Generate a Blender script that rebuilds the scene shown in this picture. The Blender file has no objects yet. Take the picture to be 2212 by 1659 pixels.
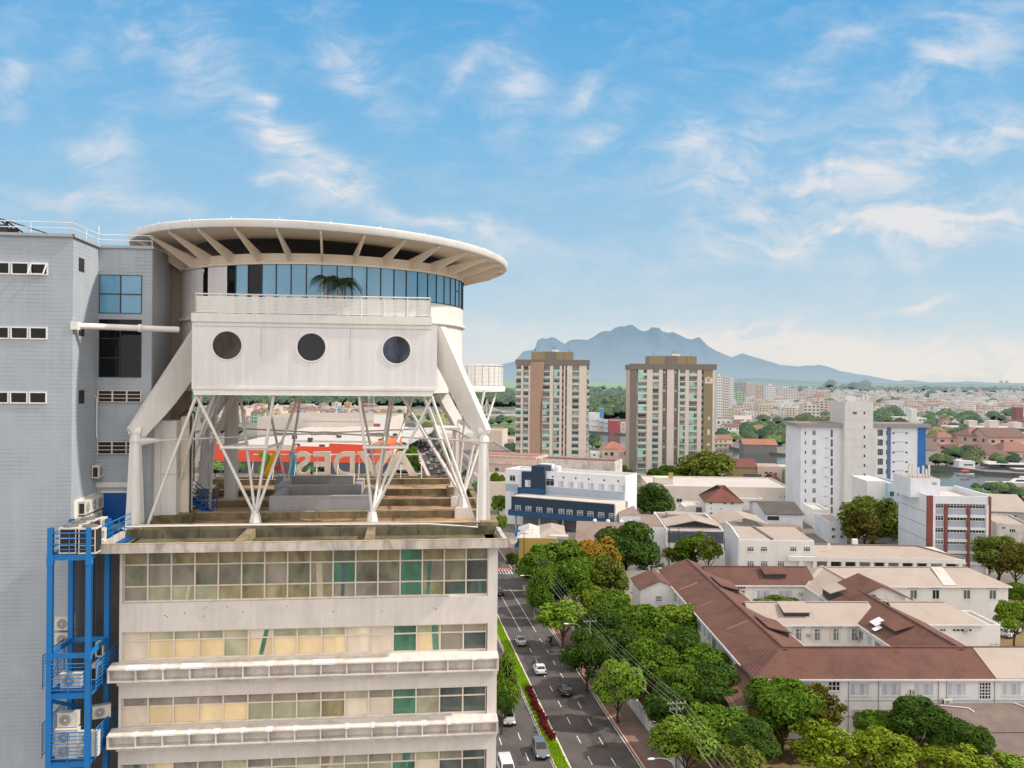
import bpy, math, random
from mathutils import Vector, Matrix
from mathutils.noise import noise as pnoise
C = bpy.context.scene.collection
sin, cos, rad, PI = math.sin, math.cos, math.radians, math.pi
R = random.Random(11)

# ---------------------------------------------------------------- camera
H, K, ROLL, CU, HV = 48.0, 1850.0, .009, 1106.0, 816.0
XA = Vector((cos(ROLL), 0, sin(ROLL))); YA = Vector((-sin(ROLL), 0, cos(ROLL)))
EYE = Vector((0, 0, H))
def ray(u, v): return XA*((u-CU)/K) + YA*(-(v-HV)/K) + Vector((0, 1, 0))
def G(u, v, z=0.0):                      # where a sight line meets the level z
    d = ray(u, v); return EYE + d*((z-H)/d.z)
def AT(u, v, y): return EYE + ray(u, v)*y  # where it reaches the distance y
cam_d = bpy.data.cameras.new('camera'); cam = bpy.data.objects.new('camera', cam_d); C.objects.link(cam)
cam_d.sensor_width = 36.0; cam_d.lens = 36.0*K/2212.0; cam_d.shift_y = -(829.5-HV)/2212.0
cam_d.clip_start = .5; cam_d.clip_end = 60000
m = Matrix((( XA.x, YA.x, 0, 0), (XA.y, YA.y, -1, 0), (XA.z, YA.z, 0, H), (0, 0, 0, 1)))
cam.matrix_world = m
bpy.context.scene.camera = cam
vs = bpy.context.scene.view_settings; vs.view_transform = 'Standard'; vs.look = 'None'; vs.exposure = 0; vs.gamma = 1
cy = bpy.context.scene.cycles
cy.max_bounces = 6; cy.transparent_max_bounces = 8; cy.caustics_reflective = False; cy.caustics_refractive = False

# ---------------------------------------------------------------- materials
def hx(s):
    s = s.lstrip('#'); o = []
    for i in (0, 2, 4):
        c = int(s[i:i+2], 16)/255; o.append(c/12.92 if c <= .04045 else ((c+.055)/1.055)**2.4)
    return tuple(o)
class NT:
    def __init__(s, nt): s.nt = nt
    def n(s, t, **kw):
        nd = s.nt.nodes.new(t)
        for k, v in kw.items():
            if k.startswith('i_'):
                key = k[2:]; key = int(key) if key.isdigit() else key.replace('_', ' ')
                nd.inputs[key].default_value = v
            else: setattr(nd, k, v)
        return nd
    def l(s, a, b): s.nt.links.new(a, b)
    def math(s, op, a, b=None, clamp=False):
        nd = s.nt.nodes.new('ShaderNodeMath'); nd.operation = op; nd.use_clamp = clamp
        for i, x in enumerate((a, b)):
            if x is None: continue
            if isinstance(x, (int, float)): nd.inputs[i].default_value = x
            else: s.l(x, nd.inputs[i])
        return nd.outputs[0]
    def mix(s, f, a, b, blend='MIX'):
        nd = s.nt.nodes.new('ShaderNodeMix'); nd.data_type = 'RGBA'; nd.blend_type = blend
        for i, x in ((0, f), (6, a), (7, b)):
            if isinstance(x, (int, float)): nd.inputs[i].default_value = x
            elif isinstance(x, tuple): nd.inputs[i].default_value = (x[0], x[1], x[2], 1)
            else: s.l(x, nd.inputs[i])
        return nd.outputs[2]
    def ramp(s, f, stops):
        nd = s.nt.nodes.new('ShaderNodeValToRGB'); e = nd.color_ramp.elements
        while len(e) < len(stops): e.new(.5)
        for el, (p, c) in zip(e, stops):
            el.position = p; el.color = (c, c, c, 1) if isinstance(c, (int, float)) else (c[0], c[1], c[2], 1)
        s.l(f, nd.inputs[0]); return nd.outputs[0]
    def noise(s, vec, scale, detail=4, rough=.55, dist=0):
        nd = s.n('ShaderNodeTexNoise'); nd.inputs['Scale'].default_value = scale; nd.inputs['Detail'].default_value = detail
        nd.inputs['Roughness'].default_value = rough; nd.inputs['Distortion'].default_value = dist
        s.l(vec, nd.inputs['Vector']); return nd.outputs['Fac']
    def mapping(s, vec, scale=(1, 1, 1), rot=(0, 0, 0), loc=(0, 0, 0)):
        nd = s.n('ShaderNodeMapping'); nd.inputs['Scale'].default_value = scale; nd.inputs['Rotation'].default_value = rot
        nd.inputs['Location'].default_value = loc; s.l(vec, nd.inputs['Vector']); return nd.outputs[0]
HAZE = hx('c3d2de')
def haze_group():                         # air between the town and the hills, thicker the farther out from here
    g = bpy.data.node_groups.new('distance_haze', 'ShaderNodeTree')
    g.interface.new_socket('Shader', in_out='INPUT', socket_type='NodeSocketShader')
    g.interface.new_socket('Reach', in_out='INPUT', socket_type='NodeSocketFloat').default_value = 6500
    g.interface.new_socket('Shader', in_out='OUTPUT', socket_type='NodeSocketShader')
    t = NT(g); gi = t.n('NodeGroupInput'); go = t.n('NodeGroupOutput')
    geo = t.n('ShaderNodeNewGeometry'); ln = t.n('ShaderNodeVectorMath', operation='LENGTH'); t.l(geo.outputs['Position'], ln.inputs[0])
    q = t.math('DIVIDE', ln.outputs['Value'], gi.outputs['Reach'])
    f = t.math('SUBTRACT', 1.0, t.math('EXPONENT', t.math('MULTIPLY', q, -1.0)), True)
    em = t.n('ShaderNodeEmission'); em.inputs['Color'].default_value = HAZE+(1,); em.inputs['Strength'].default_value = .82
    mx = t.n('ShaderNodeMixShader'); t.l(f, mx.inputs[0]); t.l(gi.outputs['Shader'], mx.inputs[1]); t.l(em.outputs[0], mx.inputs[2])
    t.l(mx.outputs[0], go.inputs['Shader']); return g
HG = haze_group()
MATS = {}
def mat(name, col, rough=.7, var=.12, scale=1.2, streak=0., dirt=None, dirt_amt=0., spec=.3, metal=0., bump=0., bscale=8., haze=0,
        brick=None, corr=None, island=0., objrand=0., coat=0., trans=0., tile=None, rvar=0.):
    """plaster / paint / concrete / roof material: large and small noise, rain streaks, optional brick, tile or corrugation"""
    if name in MATS: return MATS[name]
    col = hx(col) if isinstance(col, str) else col
    m = bpy.data.materials.new(name); m.use_nodes = True; nt = m.node_tree; nt.nodes.clear(); t = NT(nt)
    out = t.n('ShaderNodeOutputMaterial'); b = t.n('ShaderNodeBsdfPrincipled')
    tc = t.n('ShaderNodeTexCoord'); P = tc.outputs['Object']
    c = col
    n1 = t.noise(P, scale*.35, 3); n2 = t.noise(P, scale*3.1, 5)
    lum = t.math('ADD', t.math('MULTIPLY', t.math('SUBTRACT', n1, .5), 1.6*var), t.math('MULTIPLY', t.math('SUBTRACT', n2, .5), 1.1*var))
    lum = t.math('ADD', 1.0, lum)
    if streak:
        sn = t.noise(t.mapping(P, (2.6, 2.6, .16)), 1.3, 5, .65)
        lum = t.math('MULTIPLY', lum, t.math('ADD', 1.0, t.math('MULTIPLY', t.math('SUBTRACT', sn, .56), streak)))
    if island:
        g2 = t.n('ShaderNodeNewGeometry'); lum = t.math('MULTIPLY', lum, t.math('ADD', 1-island/2, t.math('MULTIPLY', g2.outputs['Random Per Island'], island)))
    if objrand:
        oi = t.n('ShaderNodeObjectInfo'); lum = t.math('MULTIPLY', lum, t.math('ADD', 1-objrand/2, t.math('MULTIPLY', oi.outputs['Random'], objrand)))
    bumpsrc = n2
    colo = c
    if brick:
        bt = t.n('ShaderNodeTexBrick'); bt.inputs['Scale'].default_value = 1.0; bw, bh, c2 = brick
        bt.inputs['Brick Width'].default_value = bw; bt.inputs['Row Height'].default_value = bh; bt.inputs['Mortar Size'].default_value = .014
        bt.inputs['Color1'].default_value = c+(1,); bt.inputs['Color2'].default_value = tuple(x*.9 for x in c)+(1,); bt.inputs['Mortar'].default_value = hx(c2)+(1,)
        geo = t.n('ShaderNodeNewGeometry')
        sx = t.n('ShaderNodeSeparateXYZ'); t.l(P, sx.inputs[0]); cb = t.n('ShaderNodeCombineXYZ')
        t.l(t.math('ADD', sx.outputs[0], sx.outputs[1]), cb.inputs[0]); t.l(sx.outputs[2], cb.inputs[1]); t.l(cb.outputs[0], bt.inputs['Vector'])
        pn = t.ramp(t.noise(P, .55, 4), ((.35, 0), (.62, 1)))
        colo = t.mix(t.math('MULTIPLY', pn, .6), c, bt.outputs['Color'])
    if corr:
        ax, per, amt = corr
        w = t.n('ShaderNodeTexWave', wave_type='BANDS', bands_direction=ax); w.inputs['Scale'].default_value = 2*PI/per/20.0*1.0
        t.l(P, w.inputs['Vector']); lum = t.math('MULTIPLY', lum, t.math('ADD', 1-amt/2, t.math('MULTIPLY', w.outputs['Fac'], amt))); bumpsrc = w.outputs['Fac']
    if tile:
        ax, per = tile
        w2 = t.n('ShaderNodeTexWave', wave_type='BANDS', bands_direction=ax); w2.inputs['Scale'].default_value = 2*PI/per/20.0
        t.l(P, w2.inputs['Vector']); lum = t.math('MULTIPLY', lum, t.math('ADD', .86, t.math('MULTIPLY', w2.outputs['Fac'], .22)))
    vm = t.n('ShaderNodeVectorMath', operation='SCALE')
    if isinstance(colo, tuple): vm.inputs[0].default_value = colo
    else: t.l(colo, vm.inputs[0])
    t.l(lum, vm.inputs['Scale']); co = vm.outputs[0]
    if dirt is not None:
        dn = t.ramp(t.noise(t.mapping(P, (1, 1, .45)), scale*.9, 7, .68, .6), ((.44, 0), (.68, 1)))
        co = t.mix(t.math('MULTIPLY', dn, dirt_amt), co, hx(dirt) if isinstance(dirt, str) else dirt)
    t.l(co, b.inputs['Base Color'])
    if rvar: t.l(t.math('ADD', rough-rvar/2, t.math('MULTIPLY', n2, rvar)), b.inputs['Roughness'])
    else: b.inputs['Roughness'].default_value = rough
    b.inputs['Specular IOR Level'].default_value = spec; b.inputs['Metallic'].default_value = metal; b.inputs['Coat Weight'].default_value = coat
    if bump:
        bp = t.n('ShaderNodeBump'); bp.inputs['Strength'].default_value = bump; bp.inputs['Distance'].default_value = .05
        if not corr and bscale != 8.: bumpsrc = t.noise(P, bscale, 5)
        t.l(bumpsrc, bp.inputs['Height']); t.l(bp.outputs[0], b.inputs['Normal'])
    sh = b.outputs[0]
    if trans:
        tr = t.n('ShaderNodeBsdfTranslucent'); t.l(t.mix(.5, co, (.35, .42, .03)), tr.inputs['Color']); mx = t.n('ShaderNodeMixShader'); mx.inputs[0].default_value = trans
        t.l(sh, mx.inputs[1]); t.l(tr.outputs[0], mx.inputs[2]); sh = mx.outputs[0]
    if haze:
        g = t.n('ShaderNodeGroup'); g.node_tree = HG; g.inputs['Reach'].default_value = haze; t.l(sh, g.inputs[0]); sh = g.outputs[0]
    t.l(sh, out.inputs[0]); MATS[name] = m; return m
def glass(name, col, rough=.06, haze=0, blotch=.5, scale=.6, spec=.7):
    """window glass seen by day: a dark room, tint or painted reflection under a mirror-like sheet, uneven from pane to pane"""
    if name in MATS: return MATS[name]
    col = hx(col) if isinstance(col, str) else col
    m = bpy.data.materials.new(name); m.use_nodes = True; nt = m.node_tree; nt.nodes.clear(); t = NT(nt)
    out = t.n('ShaderNodeOutputMaterial'); b = t.n('ShaderNodeBsdfPrincipled'); tc = t.n('ShaderNodeTexCoord')
    oi = t.n('ShaderNodeObjectInfo'); off = t.n('ShaderNodeVectorMath', operation='SCALE'); off.inputs[0].default_value = (37, 11, 23); t.l(oi.outputs['Random'], off.inputs['Scale'])
    add = t.n('ShaderNodeVectorMath', operation='ADD'); t.l(tc.outputs['Object'], add.inputs[0]); t.l(off.outputs[0], add.inputs[1])
    n1 = t.ramp(t.noise(t.mapping(add.outputs[0], (1, 1, .55)), scale*1.1, 4, .55, .35), ((.3, 1-blotch), (.7, 1+blotch)))
    geo = t.n('ShaderNodeNewGeometry')
    lum = t.math('MULTIPLY', n1, t.math('ADD', .78, t.math('MULTIPLY', geo.outputs['Random Per Island'], .44)))
    vm = t.n('ShaderNodeVectorMath', operation='SCALE'); vm.inputs[0].default_value = col; t.l(lum, vm.inputs['Scale'])
    t.l(vm.outputs[0], b.inputs['Base Color']); b.inputs['Roughness'].default_value = rough; b.inputs['Specular IOR Level'].default_value = spec
    bp = t.n('ShaderNodeBump'); bp.inputs['Strength'].default_value = .06; bp.inputs['Distance'].default_value = .05
    t.l(t.noise(add.outputs[0], 1.1, 2), bp.inputs['Height']); t.l(bp.outputs[0], b.inputs['Normal'])
    sh = b.outputs[0]
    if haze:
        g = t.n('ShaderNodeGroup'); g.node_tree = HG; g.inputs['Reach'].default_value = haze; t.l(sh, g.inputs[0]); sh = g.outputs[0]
    t.l(sh, out.inputs[0]); MATS[name] = m; return m

# ---------------------------------------------------------------- objects
def tag(o, label=None, cat=None, group=None, kind=None):
    if label: o['label'] = label
    if cat: o['category'] = cat
    if group: o['group'] = group
    if kind: o['kind'] = kind
    return o
def thing(name, label, cat, loc=(0, 0, 0), rz=0., group=None):
    o = bpy.data.objects.new(name, None); C.objects.link(o); o.location = loc; o.rotation_euler = (0, 0, rz); o.empty_display_size = .3
    return tag(o, label, cat, group)
def kids(o): return [x for x in o.children]
def copy_tree(o, loc=None, rz=None, label=None, scale=None, parent=None):
    c = o.copy(); C.objects.link(c); c.parent = parent
    if loc is not None: c.location = loc
    if rz is not None: c.rotation_euler = (0, 0, rz)
    if label: c['label'] = label
    if scale is not None: c.scale = scale if not isinstance(scale, (int, float)) else (scale,)*3
    for ch in o.children: copy_tree(ch, parent=c)
    return c
def setmat(o, mats):
    for i, mm in enumerate(mats):
        o.material_slots[i].link = 'OBJECT'; o.material_slots[i].material = mm
class MB:
    def __init__(s): s.v = []; s.f = []; s.m = []
    def add(s, pts, faces, m=0):
        k = len(s.v); s.v += [tuple(p) for p in pts]; s.f += [tuple(i+k for i in f) for f in faces]; s.m += [m]*len(faces); return s
    def quad(s, a, b, c, d, m=0): return s.add((a, b, c, d), ((0, 1, 2, 3),), m)
    def poly(s, pts, m=0): return s.add(pts, (tuple(range(len(pts))),), m)
    def box(s, x0, x1, y0, y1, z0, z1, m=0, top=None, skip=''):
        p = ((x0, y0, z0), (x1, y0, z0), (x1, y1, z0), (x0, y1, z0), (x0, y0, z1), (x1, y0, z1), (x1, y1, z1), (x0, y1, z1))
        fs = {'b': (0, 3, 2, 1), 't': (4, 5, 6, 7), 'f': (0, 1, 5, 4), 'r': (1, 2, 6, 5), 'k': (2, 3, 7, 6), 'l': (3, 0, 4, 7)}
        k = len(s.v); s.v += p
        for n, f in fs.items():
            if n in skip: continue
            s.f.append(tuple(i+k for i in f)); s.m.append(top if (n == 't' and top is not None) else m)
        return s
    def beam(s, p0, p1, w, h, m=0, up=(0, 0, 1)):
        p0, p1 = Vector(p0), Vector(p1); d = (p1-p0).normalized(); up = Vector(up)
        if abs(d.dot(up)) > .98: up = Vector((0, 1, 0))
        a = d.cross(up).normalized()*(w/2); b = a.cross(d).normalized()*(h/2)
        pts = [p0-a-b, p0+a-b, p0+a+b, p0-a+b, p1-a-b, p1+a-b, p1+a+b, p1-a+b]
        return s.add(pts, ((3, 2, 1, 0), (4, 5, 6, 7), (0, 1, 5, 4), (1, 2, 6, 5), (2, 3, 7, 6), (3, 0, 4, 7)), m)
    def tube(s, p0, p1, r0, r1=None, n=8, m=0, cap=True):
        r1 = r0 if r1 is None else r1; p0, p1 = Vector(p0), Vector(p1); d = (p1-p0).normalized()
        a = d.orthogonal().normalized(); b = d.cross(a); pts = []
        for p, r in ((p0, r0), (p1, r1)):
            for i in range(n): t = 2*PI*i/n; pts.append(p+(a*cos(t)+b*sin(t))*r)
        fs = [(i, (i+1) % n, n+(i+1) % n, n+i) for i in range(n)]
        if cap: fs += [tuple(reversed(range(n))), tuple(range(n, 2*n))]
        return s.add(pts, fs, m)
    def path(s, pts, r, n=6, m=0):
        for a, b in zip(pts[:-1], pts[1:]): s.tube(a, b, r, r, n, m)
        return s
    def lathe(s, prof, n=24, m=0, a0=0., a1=2*PI, c=(0, 0, 0), fn=None):
        full = abs(a1-a0-2*PI) < 1e-6; cols = n if full else n+1; pts = []
        for i in range(cols):
            t = a0+(a1-a0)*i/n
            for r, z in prof:
                x, y = r*cos(t), r*sin(t); pts.append((c[0]+x, c[1]+y, c[2]+z+(fn(x, y) if fn else 0)))
        k = len(prof); fs = []
        for i in range(n):
            j = (i+1) % cols
            for q in range(k-1): fs.append((i*k+q, j*k+q, j*k+q+1, i*k+q+1))
        return s.add(pts, fs, m)
    def prism(s, poly, a, b, plane='xy', m=0, fn=None):
        """extrude a 2-D outline between a and b; fn maps (p, q, depth) to 3-D"""
        fn = fn or {'xy': lambda p, q, d: (p, q, d), 'xz': lambda p, q, d: (p, d, q), 'yz': lambda p, q, d: (d, p, q)}[plane]
        n = len(poly); pts = [fn(p, q, a) for p, q in poly]+[fn(p, q, b) for p, q in poly]
        fs = [tuple(reversed(range(n))), tuple(range(n, 2*n))]+[(i, (i+1) % n, n+(i+1) % n, n+i) for i in range(n)]
        return s.add(pts, fs, m)
    def ball(s, c, rx, ry=None, rz=None, n=10, k=6, m=0):
        ry = rx if ry is None else ry; rz = rx if rz is None else rz; pts = [(c[0], c[1], c[2]-rz)]
        for j in range(1, k):
            f = -PI/2+PI*j/k
            for i in range(n): t = 2*PI*i/n; pts.append((c[0]+rx*cos(f)*cos(t), c[1]+ry*cos(f)*sin(t), c[2]+rz*sin(f)))
        pts.append((c[0], c[1], c[2]+rz)); e = len(pts)-1; fs = [(0, 1+(i+1) % n, 1+i) for i in range(n)]
        for j in range(k-2):
            for i in range(n): a = 1+j*n+i; b = 1+j*n+(i+1) % n; fs.append((a, b, b+n, a+n))
        fs += [(e, e-n+i, e-n+(i+1) % n) for i in range(n)]
        return s.add(pts, fs, m)
    def mesh(s, name, mats, smooth=False, fixn=True):
        me = bpy.data.meshes.new(name); me.from_pydata(s.v, [], s.f)
        for mm in (mats if isinstance(mats, (list, tuple)) else [mats]): me.materials.append(mm)
        me.polygons.foreach_set('material_index', s.m)
        if fixn:
            import bmesh
            bm = bmesh.new(); bm.from_mesh(me); bmesh.ops.recalc_face_normals(bm, faces=bm.faces); bm.to_mesh(me); bm.free()
        if smooth:
            me.shade_smooth()
            try: me.set_sharp_from_angle(angle=rad(38))
            except Exception: pass
        me.update(); return me
    def build(s, name, mats, parent=None, label=None, smooth=False, fixn=True):
        o = bpy.data.objects.new(name, s.mesh(name, mats, smooth, fixn)); C.objects.link(o); o.parent = parent
        if label: o['label'] = label
        return o
def place(name, me, parent=None, loc=(0, 0, 0), rz=0., scale=None):
    o = bpy.data.objects.new(name, me); C.objects.link(o); o.parent = parent; o.location = loc; o.rotation_euler = (0, 0, rz)
    if scale: o.scale = scale
    return o

# ---------------------------------------------------------------- a frame to build a building in
class Site:
    """local frame of a building: x along its front, y into its depth, z up from the ground; X / Z read a sight line on a plane y = ly"""
    def __init__(s, u, v, z, yaw, P=None):
        p = P if P is not None else G(u, v, z); s.o = Vector((p.x, p.y, 0)); s.yaw = yaw
        s.e1 = Vector((cos(yaw), sin(yaw), 0)); s.e2 = Vector((-sin(yaw), cos(yaw), 0))
    def X(s, u, ly=0., v=HV):
        d = ray(u, v); o = s.o+s.e2*ly
        # o + e1*a = d*t  (plan)
        det = s.e1.x*(-d.y)-(-d.x)*s.e1.y
        return ((-o.x)*(-d.y)-(-d.x)*(-o.y))/det
    def Z(s, u, v, ly=0.):
        a = s.X(u, ly, v); p = s.o+s.e2*ly+s.e1*a; d = ray(u, v); return H+d.z*(p.y/d.y)
    def Y(s, u, v, lx):                       # depth at which the sight line crosses the plane x = lx
        d = ray(u, v); o = s.o+s.e1*lx; det = s.e2.x*(-d.y)-(-d.x)*s.e2.y
        return ((-o.x)*(-d.y)-(-d.x)*(-o.y))/det
    def Zs(s, u, v, lx):
        ly = s.Y(u, v, lx); p = s.o+s.e1*lx+s.e2*ly; d = ray(u, v); return H+d.z*(p.y/d.y)
    def W(s, x, y, z): return s.o+s.e1*x+s.e2*y+Vector((0, 0, z))
    def thing(s, name, label, cat, group=None): s.root = thing(name, label, cat, s.o, s.yaw, group); return s.root
WIN = {}
def win_mesh(w, h, nx, rows, gm, fm, fw=.06, sill=True, depth=.07):
    """framed window, outer size w x h, front towards -y; rows = heights of the glazing rows as shares from the bottom"""
    key = (round(w, 2), round(h, 2), nx, tuple(rows), gm.name, fm.name, sill)
    if key in WIN: return WIN[key]
    b = MB(); d = depth
    b.box(0, w, -d, 0, 0, fw, 1); b.box(0, w, -d, 0, h-fw, h, 1); b.box(0, fw, -d, 0, fw, h-fw, 1); b.box(w-fw, w, -d, 0, fw, h-fw, 1)
    zs = [0]
    for r in rows: zs.append(zs[-1]+r)
    zs = [fw+(h-2*fw)*z/zs[-1] for z in zs]
    for z in zs[1:-1]: b.box(fw, w-fw, -d+.015, 0, z-fw*.4, z+fw*.4, 1)
    for i in range(1, nx): x = w*i/nx; b.box(x-fw*.4, x+fw*.4, -d+.01, 0, fw, h-fw, 1)
    for z0, z1 in zip(zs[:-1], zs[1:]):
        for i in range(nx): b.quad((w*i/nx+.01, -.025, z0), (w*(i+1)/nx-.01, -.025, z0), (w*(i+1)/nx-.01, -.025, z1), (w*i/nx+.01, -.025, z1), 0)
    if sill: b.box(-.06, w+.06, -d-.08, 0, -.08, -.003, 1)
    WIN[key] = b.mesh('window', [gm, fm]); return WIN[key]
ROT = {'f': 0., 'r': PI/2, 'l': -PI/2, 'k': PI}
def put_win(root, me, x, y, z, face='f', name='window'):
    return place(name, me, root, (x, y, z), ROT[face])
def gable(b, x0, x1, y0, y1, ze, zr, axis='x', m=0, hip0=0., hip1=0., t=.18, oh=.35, gm=None):
    """ridge roof over a rectangle; hip0/hip1 pull the ridge ends in; gm closes the gable ends with wall"""
    X0, X1, Y0, Y1 = x0-oh, x1+oh, y0-oh, y1+oh
    if axis == 'x':
        ym = (y0+y1)/2; k = (zr-ze)/(ym-y0); zo = ze-k*oh
        A, B = (X0+(hip0+oh if hip0 else 0), ym, zr), (X1-(hip1+oh if hip1 else 0), ym, zr)
        c = ((X0, Y0, zo), (X1, Y0, zo), (X1, Y1, zo), (X0, Y1, zo))
        ends = (((x0, y0, ze-.02), (x0, y1, ze-.02), (x0, ym, zr-.02)), ((x1, y0, ze-.02), (x1, y1, ze-.02), (x1, ym, zr-.02)))
    else:
        xm = (x0+x1)/2; k = (zr-ze)/(xm-x0); zo = ze-k*oh
        A, B = (xm, Y0+(hip0+oh if hip0 else 0), zr), (xm, Y1-(hip1+oh if hip1 else 0), zr)
        c = ((X1, Y0, zo), (X1, Y1, zo), (X0, Y1, zo), (X0, Y0, zo))
        ends = (((x0, y0, ze-.02), (x1, y0, ze-.02), (xm, y0, zr-.02)), ((x0, y1, ze-.02), (x1, y1, ze-.02), (xm, y1, zr-.02)))
    up = lambda p: (p[0], p[1], p[2]+t)
    pts = [up(p) for p in c]+[up(A), up(B)]+list(c)+[A, B]
    fs = [(0, 1, 5, 4), (2, 3, 4, 5), (3, 0, 4), (1, 2, 5), (6, 10, 11, 7), (8, 11, 10, 9), (9, 10, 6), (7, 11, 8)]
    fs += [(0, 6, 7, 1), (1, 7, 8, 2), (2, 8, 9, 3), (3, 9, 6, 0)]
    if not hip0: fs = [f for f in fs if f not in ((3, 0, 4), (9, 10, 6), (3, 9, 6, 0))]+[(0, 4, 10, 6), (4, 3, 9, 10)]
    if not hip1: fs = [f for f in fs if f not in ((1, 2, 5), (7, 11, 8), (1, 7, 8, 2))]+[(1, 7, 11, 5), (5, 11, 8, 2)]
    b.add(pts, fs, m)
    if gm is not None:
        if not hip0: b.poly(ends[0], gm)
        if not hip1: b.poly(ends[1], gm)
    return b
def flat_block(b, x0, x1, y0, y1, z0, z1, wm=0, rm=1, par=.5, pt=.2):
    """walls with a parapet round a sunken flat roof"""
    b.box(x0, x1, y0, y1, z0, z1-par, wm, top=rm)
    b.box(x0, x1, y0, y0+pt, z1-par, z1, wm, skip='b'); b.box(x0, x1, y1-pt, y1, z1-par, z1, wm, skip='b')
    b.box(x0, x0+pt, y0+pt, y1-pt, z1-par, z1, wm, skip='b'); b.box(x1-pt, x1, y0+pt, y1-pt, z1-par, z1, wm, skip='b')
    return b

# ---------------------------------------------------------------- world and sun
SUN_EL, SUN_AZ = rad(43), rad(90)        # azimuth from +y towards +x
SUND = Vector((sin(SUN_AZ)*cos(SUN_EL), cos(SUN_AZ)*cos(SUN_EL), sin(SUN_EL)))
def make_world():
    w = bpy.data.worlds.new('World'); bpy.context.scene.world = w; w.use_nodes = True
    nt = w.node_tree; nt.nodes.clear(); t = NT(nt)
    w.cycles.sampling_method = 'MANUAL'; w.cycles.sample_map_resolution = 256
    out = t.n('ShaderNodeOutputWorld'); bg = t.n('ShaderNodeBackground'); bg.inputs['Strength'].default_value = .11
    sky = t.n('ShaderNodeTexSky', sky_type='NISHITA'); sky.sun_disc = False; sky.sun_elevation = SUN_EL; sky.sun_rotation = SUN_AZ
    sky.air_density = 1.0; sky.dust_density = 1.0; sky.ozone_density = 1.6
    tc = t.n('ShaderNodeTexCoord'); D = tc.outputs['Generated']; sx = t.n('ShaderNodeSeparateXYZ'); t.l(D, sx.inputs[0])
    z = t.math('MAXIMUM', sx.outputs[2], 0.0)
    # blue deepening with height, pale near the ground, warm white fill added overhead, out of view
    grad = t.ramp(z, ((0.0, hx('e4e3de')), (.03, hx('dbe4e8')), (.07, hx('c6dbe7')), (.17, hx('a0cbe8')), (.27, hx('80bee8')), (.40, hx('5dade4')), (.48, hx('62abe0')), (.64, hx('dccfc4')), (1., hx('f4e2d2'))))
    gs = t.n('ShaderNodeVectorMath', operation='SCALE'); gs.inputs['Scale'].default_value = 9.0; t.l(grad, gs.inputs[0])
    glow = t.math('ADD', 1.0, t.math('ADD', t.math('MULTIPLY', t.ramp(z, ((.46, 0), (.75, 1))), .35), t.math('MULTIPLY', t.ramp(t.math('MULTIPLY', sx.outputs[1], -1), ((0, 0), (.5, 1))), .8)))   # added fill: unseen sky overhead and behind brightened to lift the shade
    gs2 = t.n('ShaderNodeVectorMath', operation='SCALE'); t.l(gs.outputs[0], gs2.inputs[0]); t.l(glow, gs2.inputs['Scale'])
    base = t.mix(.93, sky.outputs[0], gs2.outputs[0])
    base = t.mix(t.math('MULTIPLY', t.ramp(t.math('MULTIPLY', sx.outputs[1], -1), ((0, 0), (.45, 1))), .85), base, (15.4, 14.7, 14.2))   # added warm fill in the unseen sky behind the viewpoint
    # cirrus: patches of cloud at their bearings and heights, torn by drawn-out noise
    yy = t.math('MAXIMUM', sx.outputs[1], .05)
    cb = t.n('ShaderNodeCombineXYZ'); t.l(t.math('DIVIDE', sx.outputs[0], yy), cb.inputs[0]); t.l(t.math('DIVIDE', sx.outputs[2], yy), cb.inputs[1]); AB = cb.outputs[0]
    wob = t.n('ShaderNodeTexNoise'); wob.inputs['Scale'].default_value = 6; wob.inputs['Detail'].default_value = 3; t.l(AB, wob.inputs['Vector'])
    wv = t.n('ShaderNodeVectorMath', operation='SUBTRACT'); t.l(wob.outputs['Color'], wv.inputs[0]); wv.inputs[1].default_value = (.5, .5, .5)
    wsc = t.n('ShaderNodeVectorMath', operation='SCALE'); wsc.inputs['Scale'].default_value = .09; t.l(wv.outputs[0], wsc.inputs[0])
    wa = t.n('ShaderNodeVectorMath', operation='ADD'); t.l(AB, wa.inputs[0]); t.l(wsc.outputs[0], wa.inputs[1]); ABw = wa.outputs[0]
    PATCH = [(630, 330, 185, 42, -40, .95), (558, 217, 40, 17, 0, .75), (700, 436, 105, 24, -14, .7), (575, 405, 58, 14, 2, .6), (215, 437, 165, 26, -12, .55), (225, 330, 75, 60, -40, .45), (20, 180, 40, 70, 0, .5),
             (425, 110, 60, 100, 15, .42), (290, 40, 50, 80, 0, .38), (130, 60, 110, 50, -30, .22), (760, 130, 110, 55, -50, .5), (975, 180, 80, 24, 45, .4), (1110, 190, 60, 95, 10, .45), (1240, 205, 65, 24, 50, .5), (1300, 255, 110, 34, 38, .6), 
             (1470, 285, 90, 50, 45, .5), (1565, 360, 110, 45, 30, .5), (1640, 250, 180, 40, 30, .3), (1770, 105, 100, 34, 24, .5), (2000, 170, 90, 40, 15, .35), (1850, 400, 420, 120, 12, .42), (1790, 385, 270, 36, 18, .5), (1880, 490, 330, 34, 9, .75), (2060, 505, 260, 42, 4, .75),              (1985, 640, 85, 9, 5, .8), (1960, 760, 720, 50, -2, 1.9), (1460, 705, 210, 16, -3, .6), (980, 508, 165, 22, -8, .75), (2090, 90, 190, 110, 25, .36), (2160, 290, 70, 26, 14, .5)]
    dens = None
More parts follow.
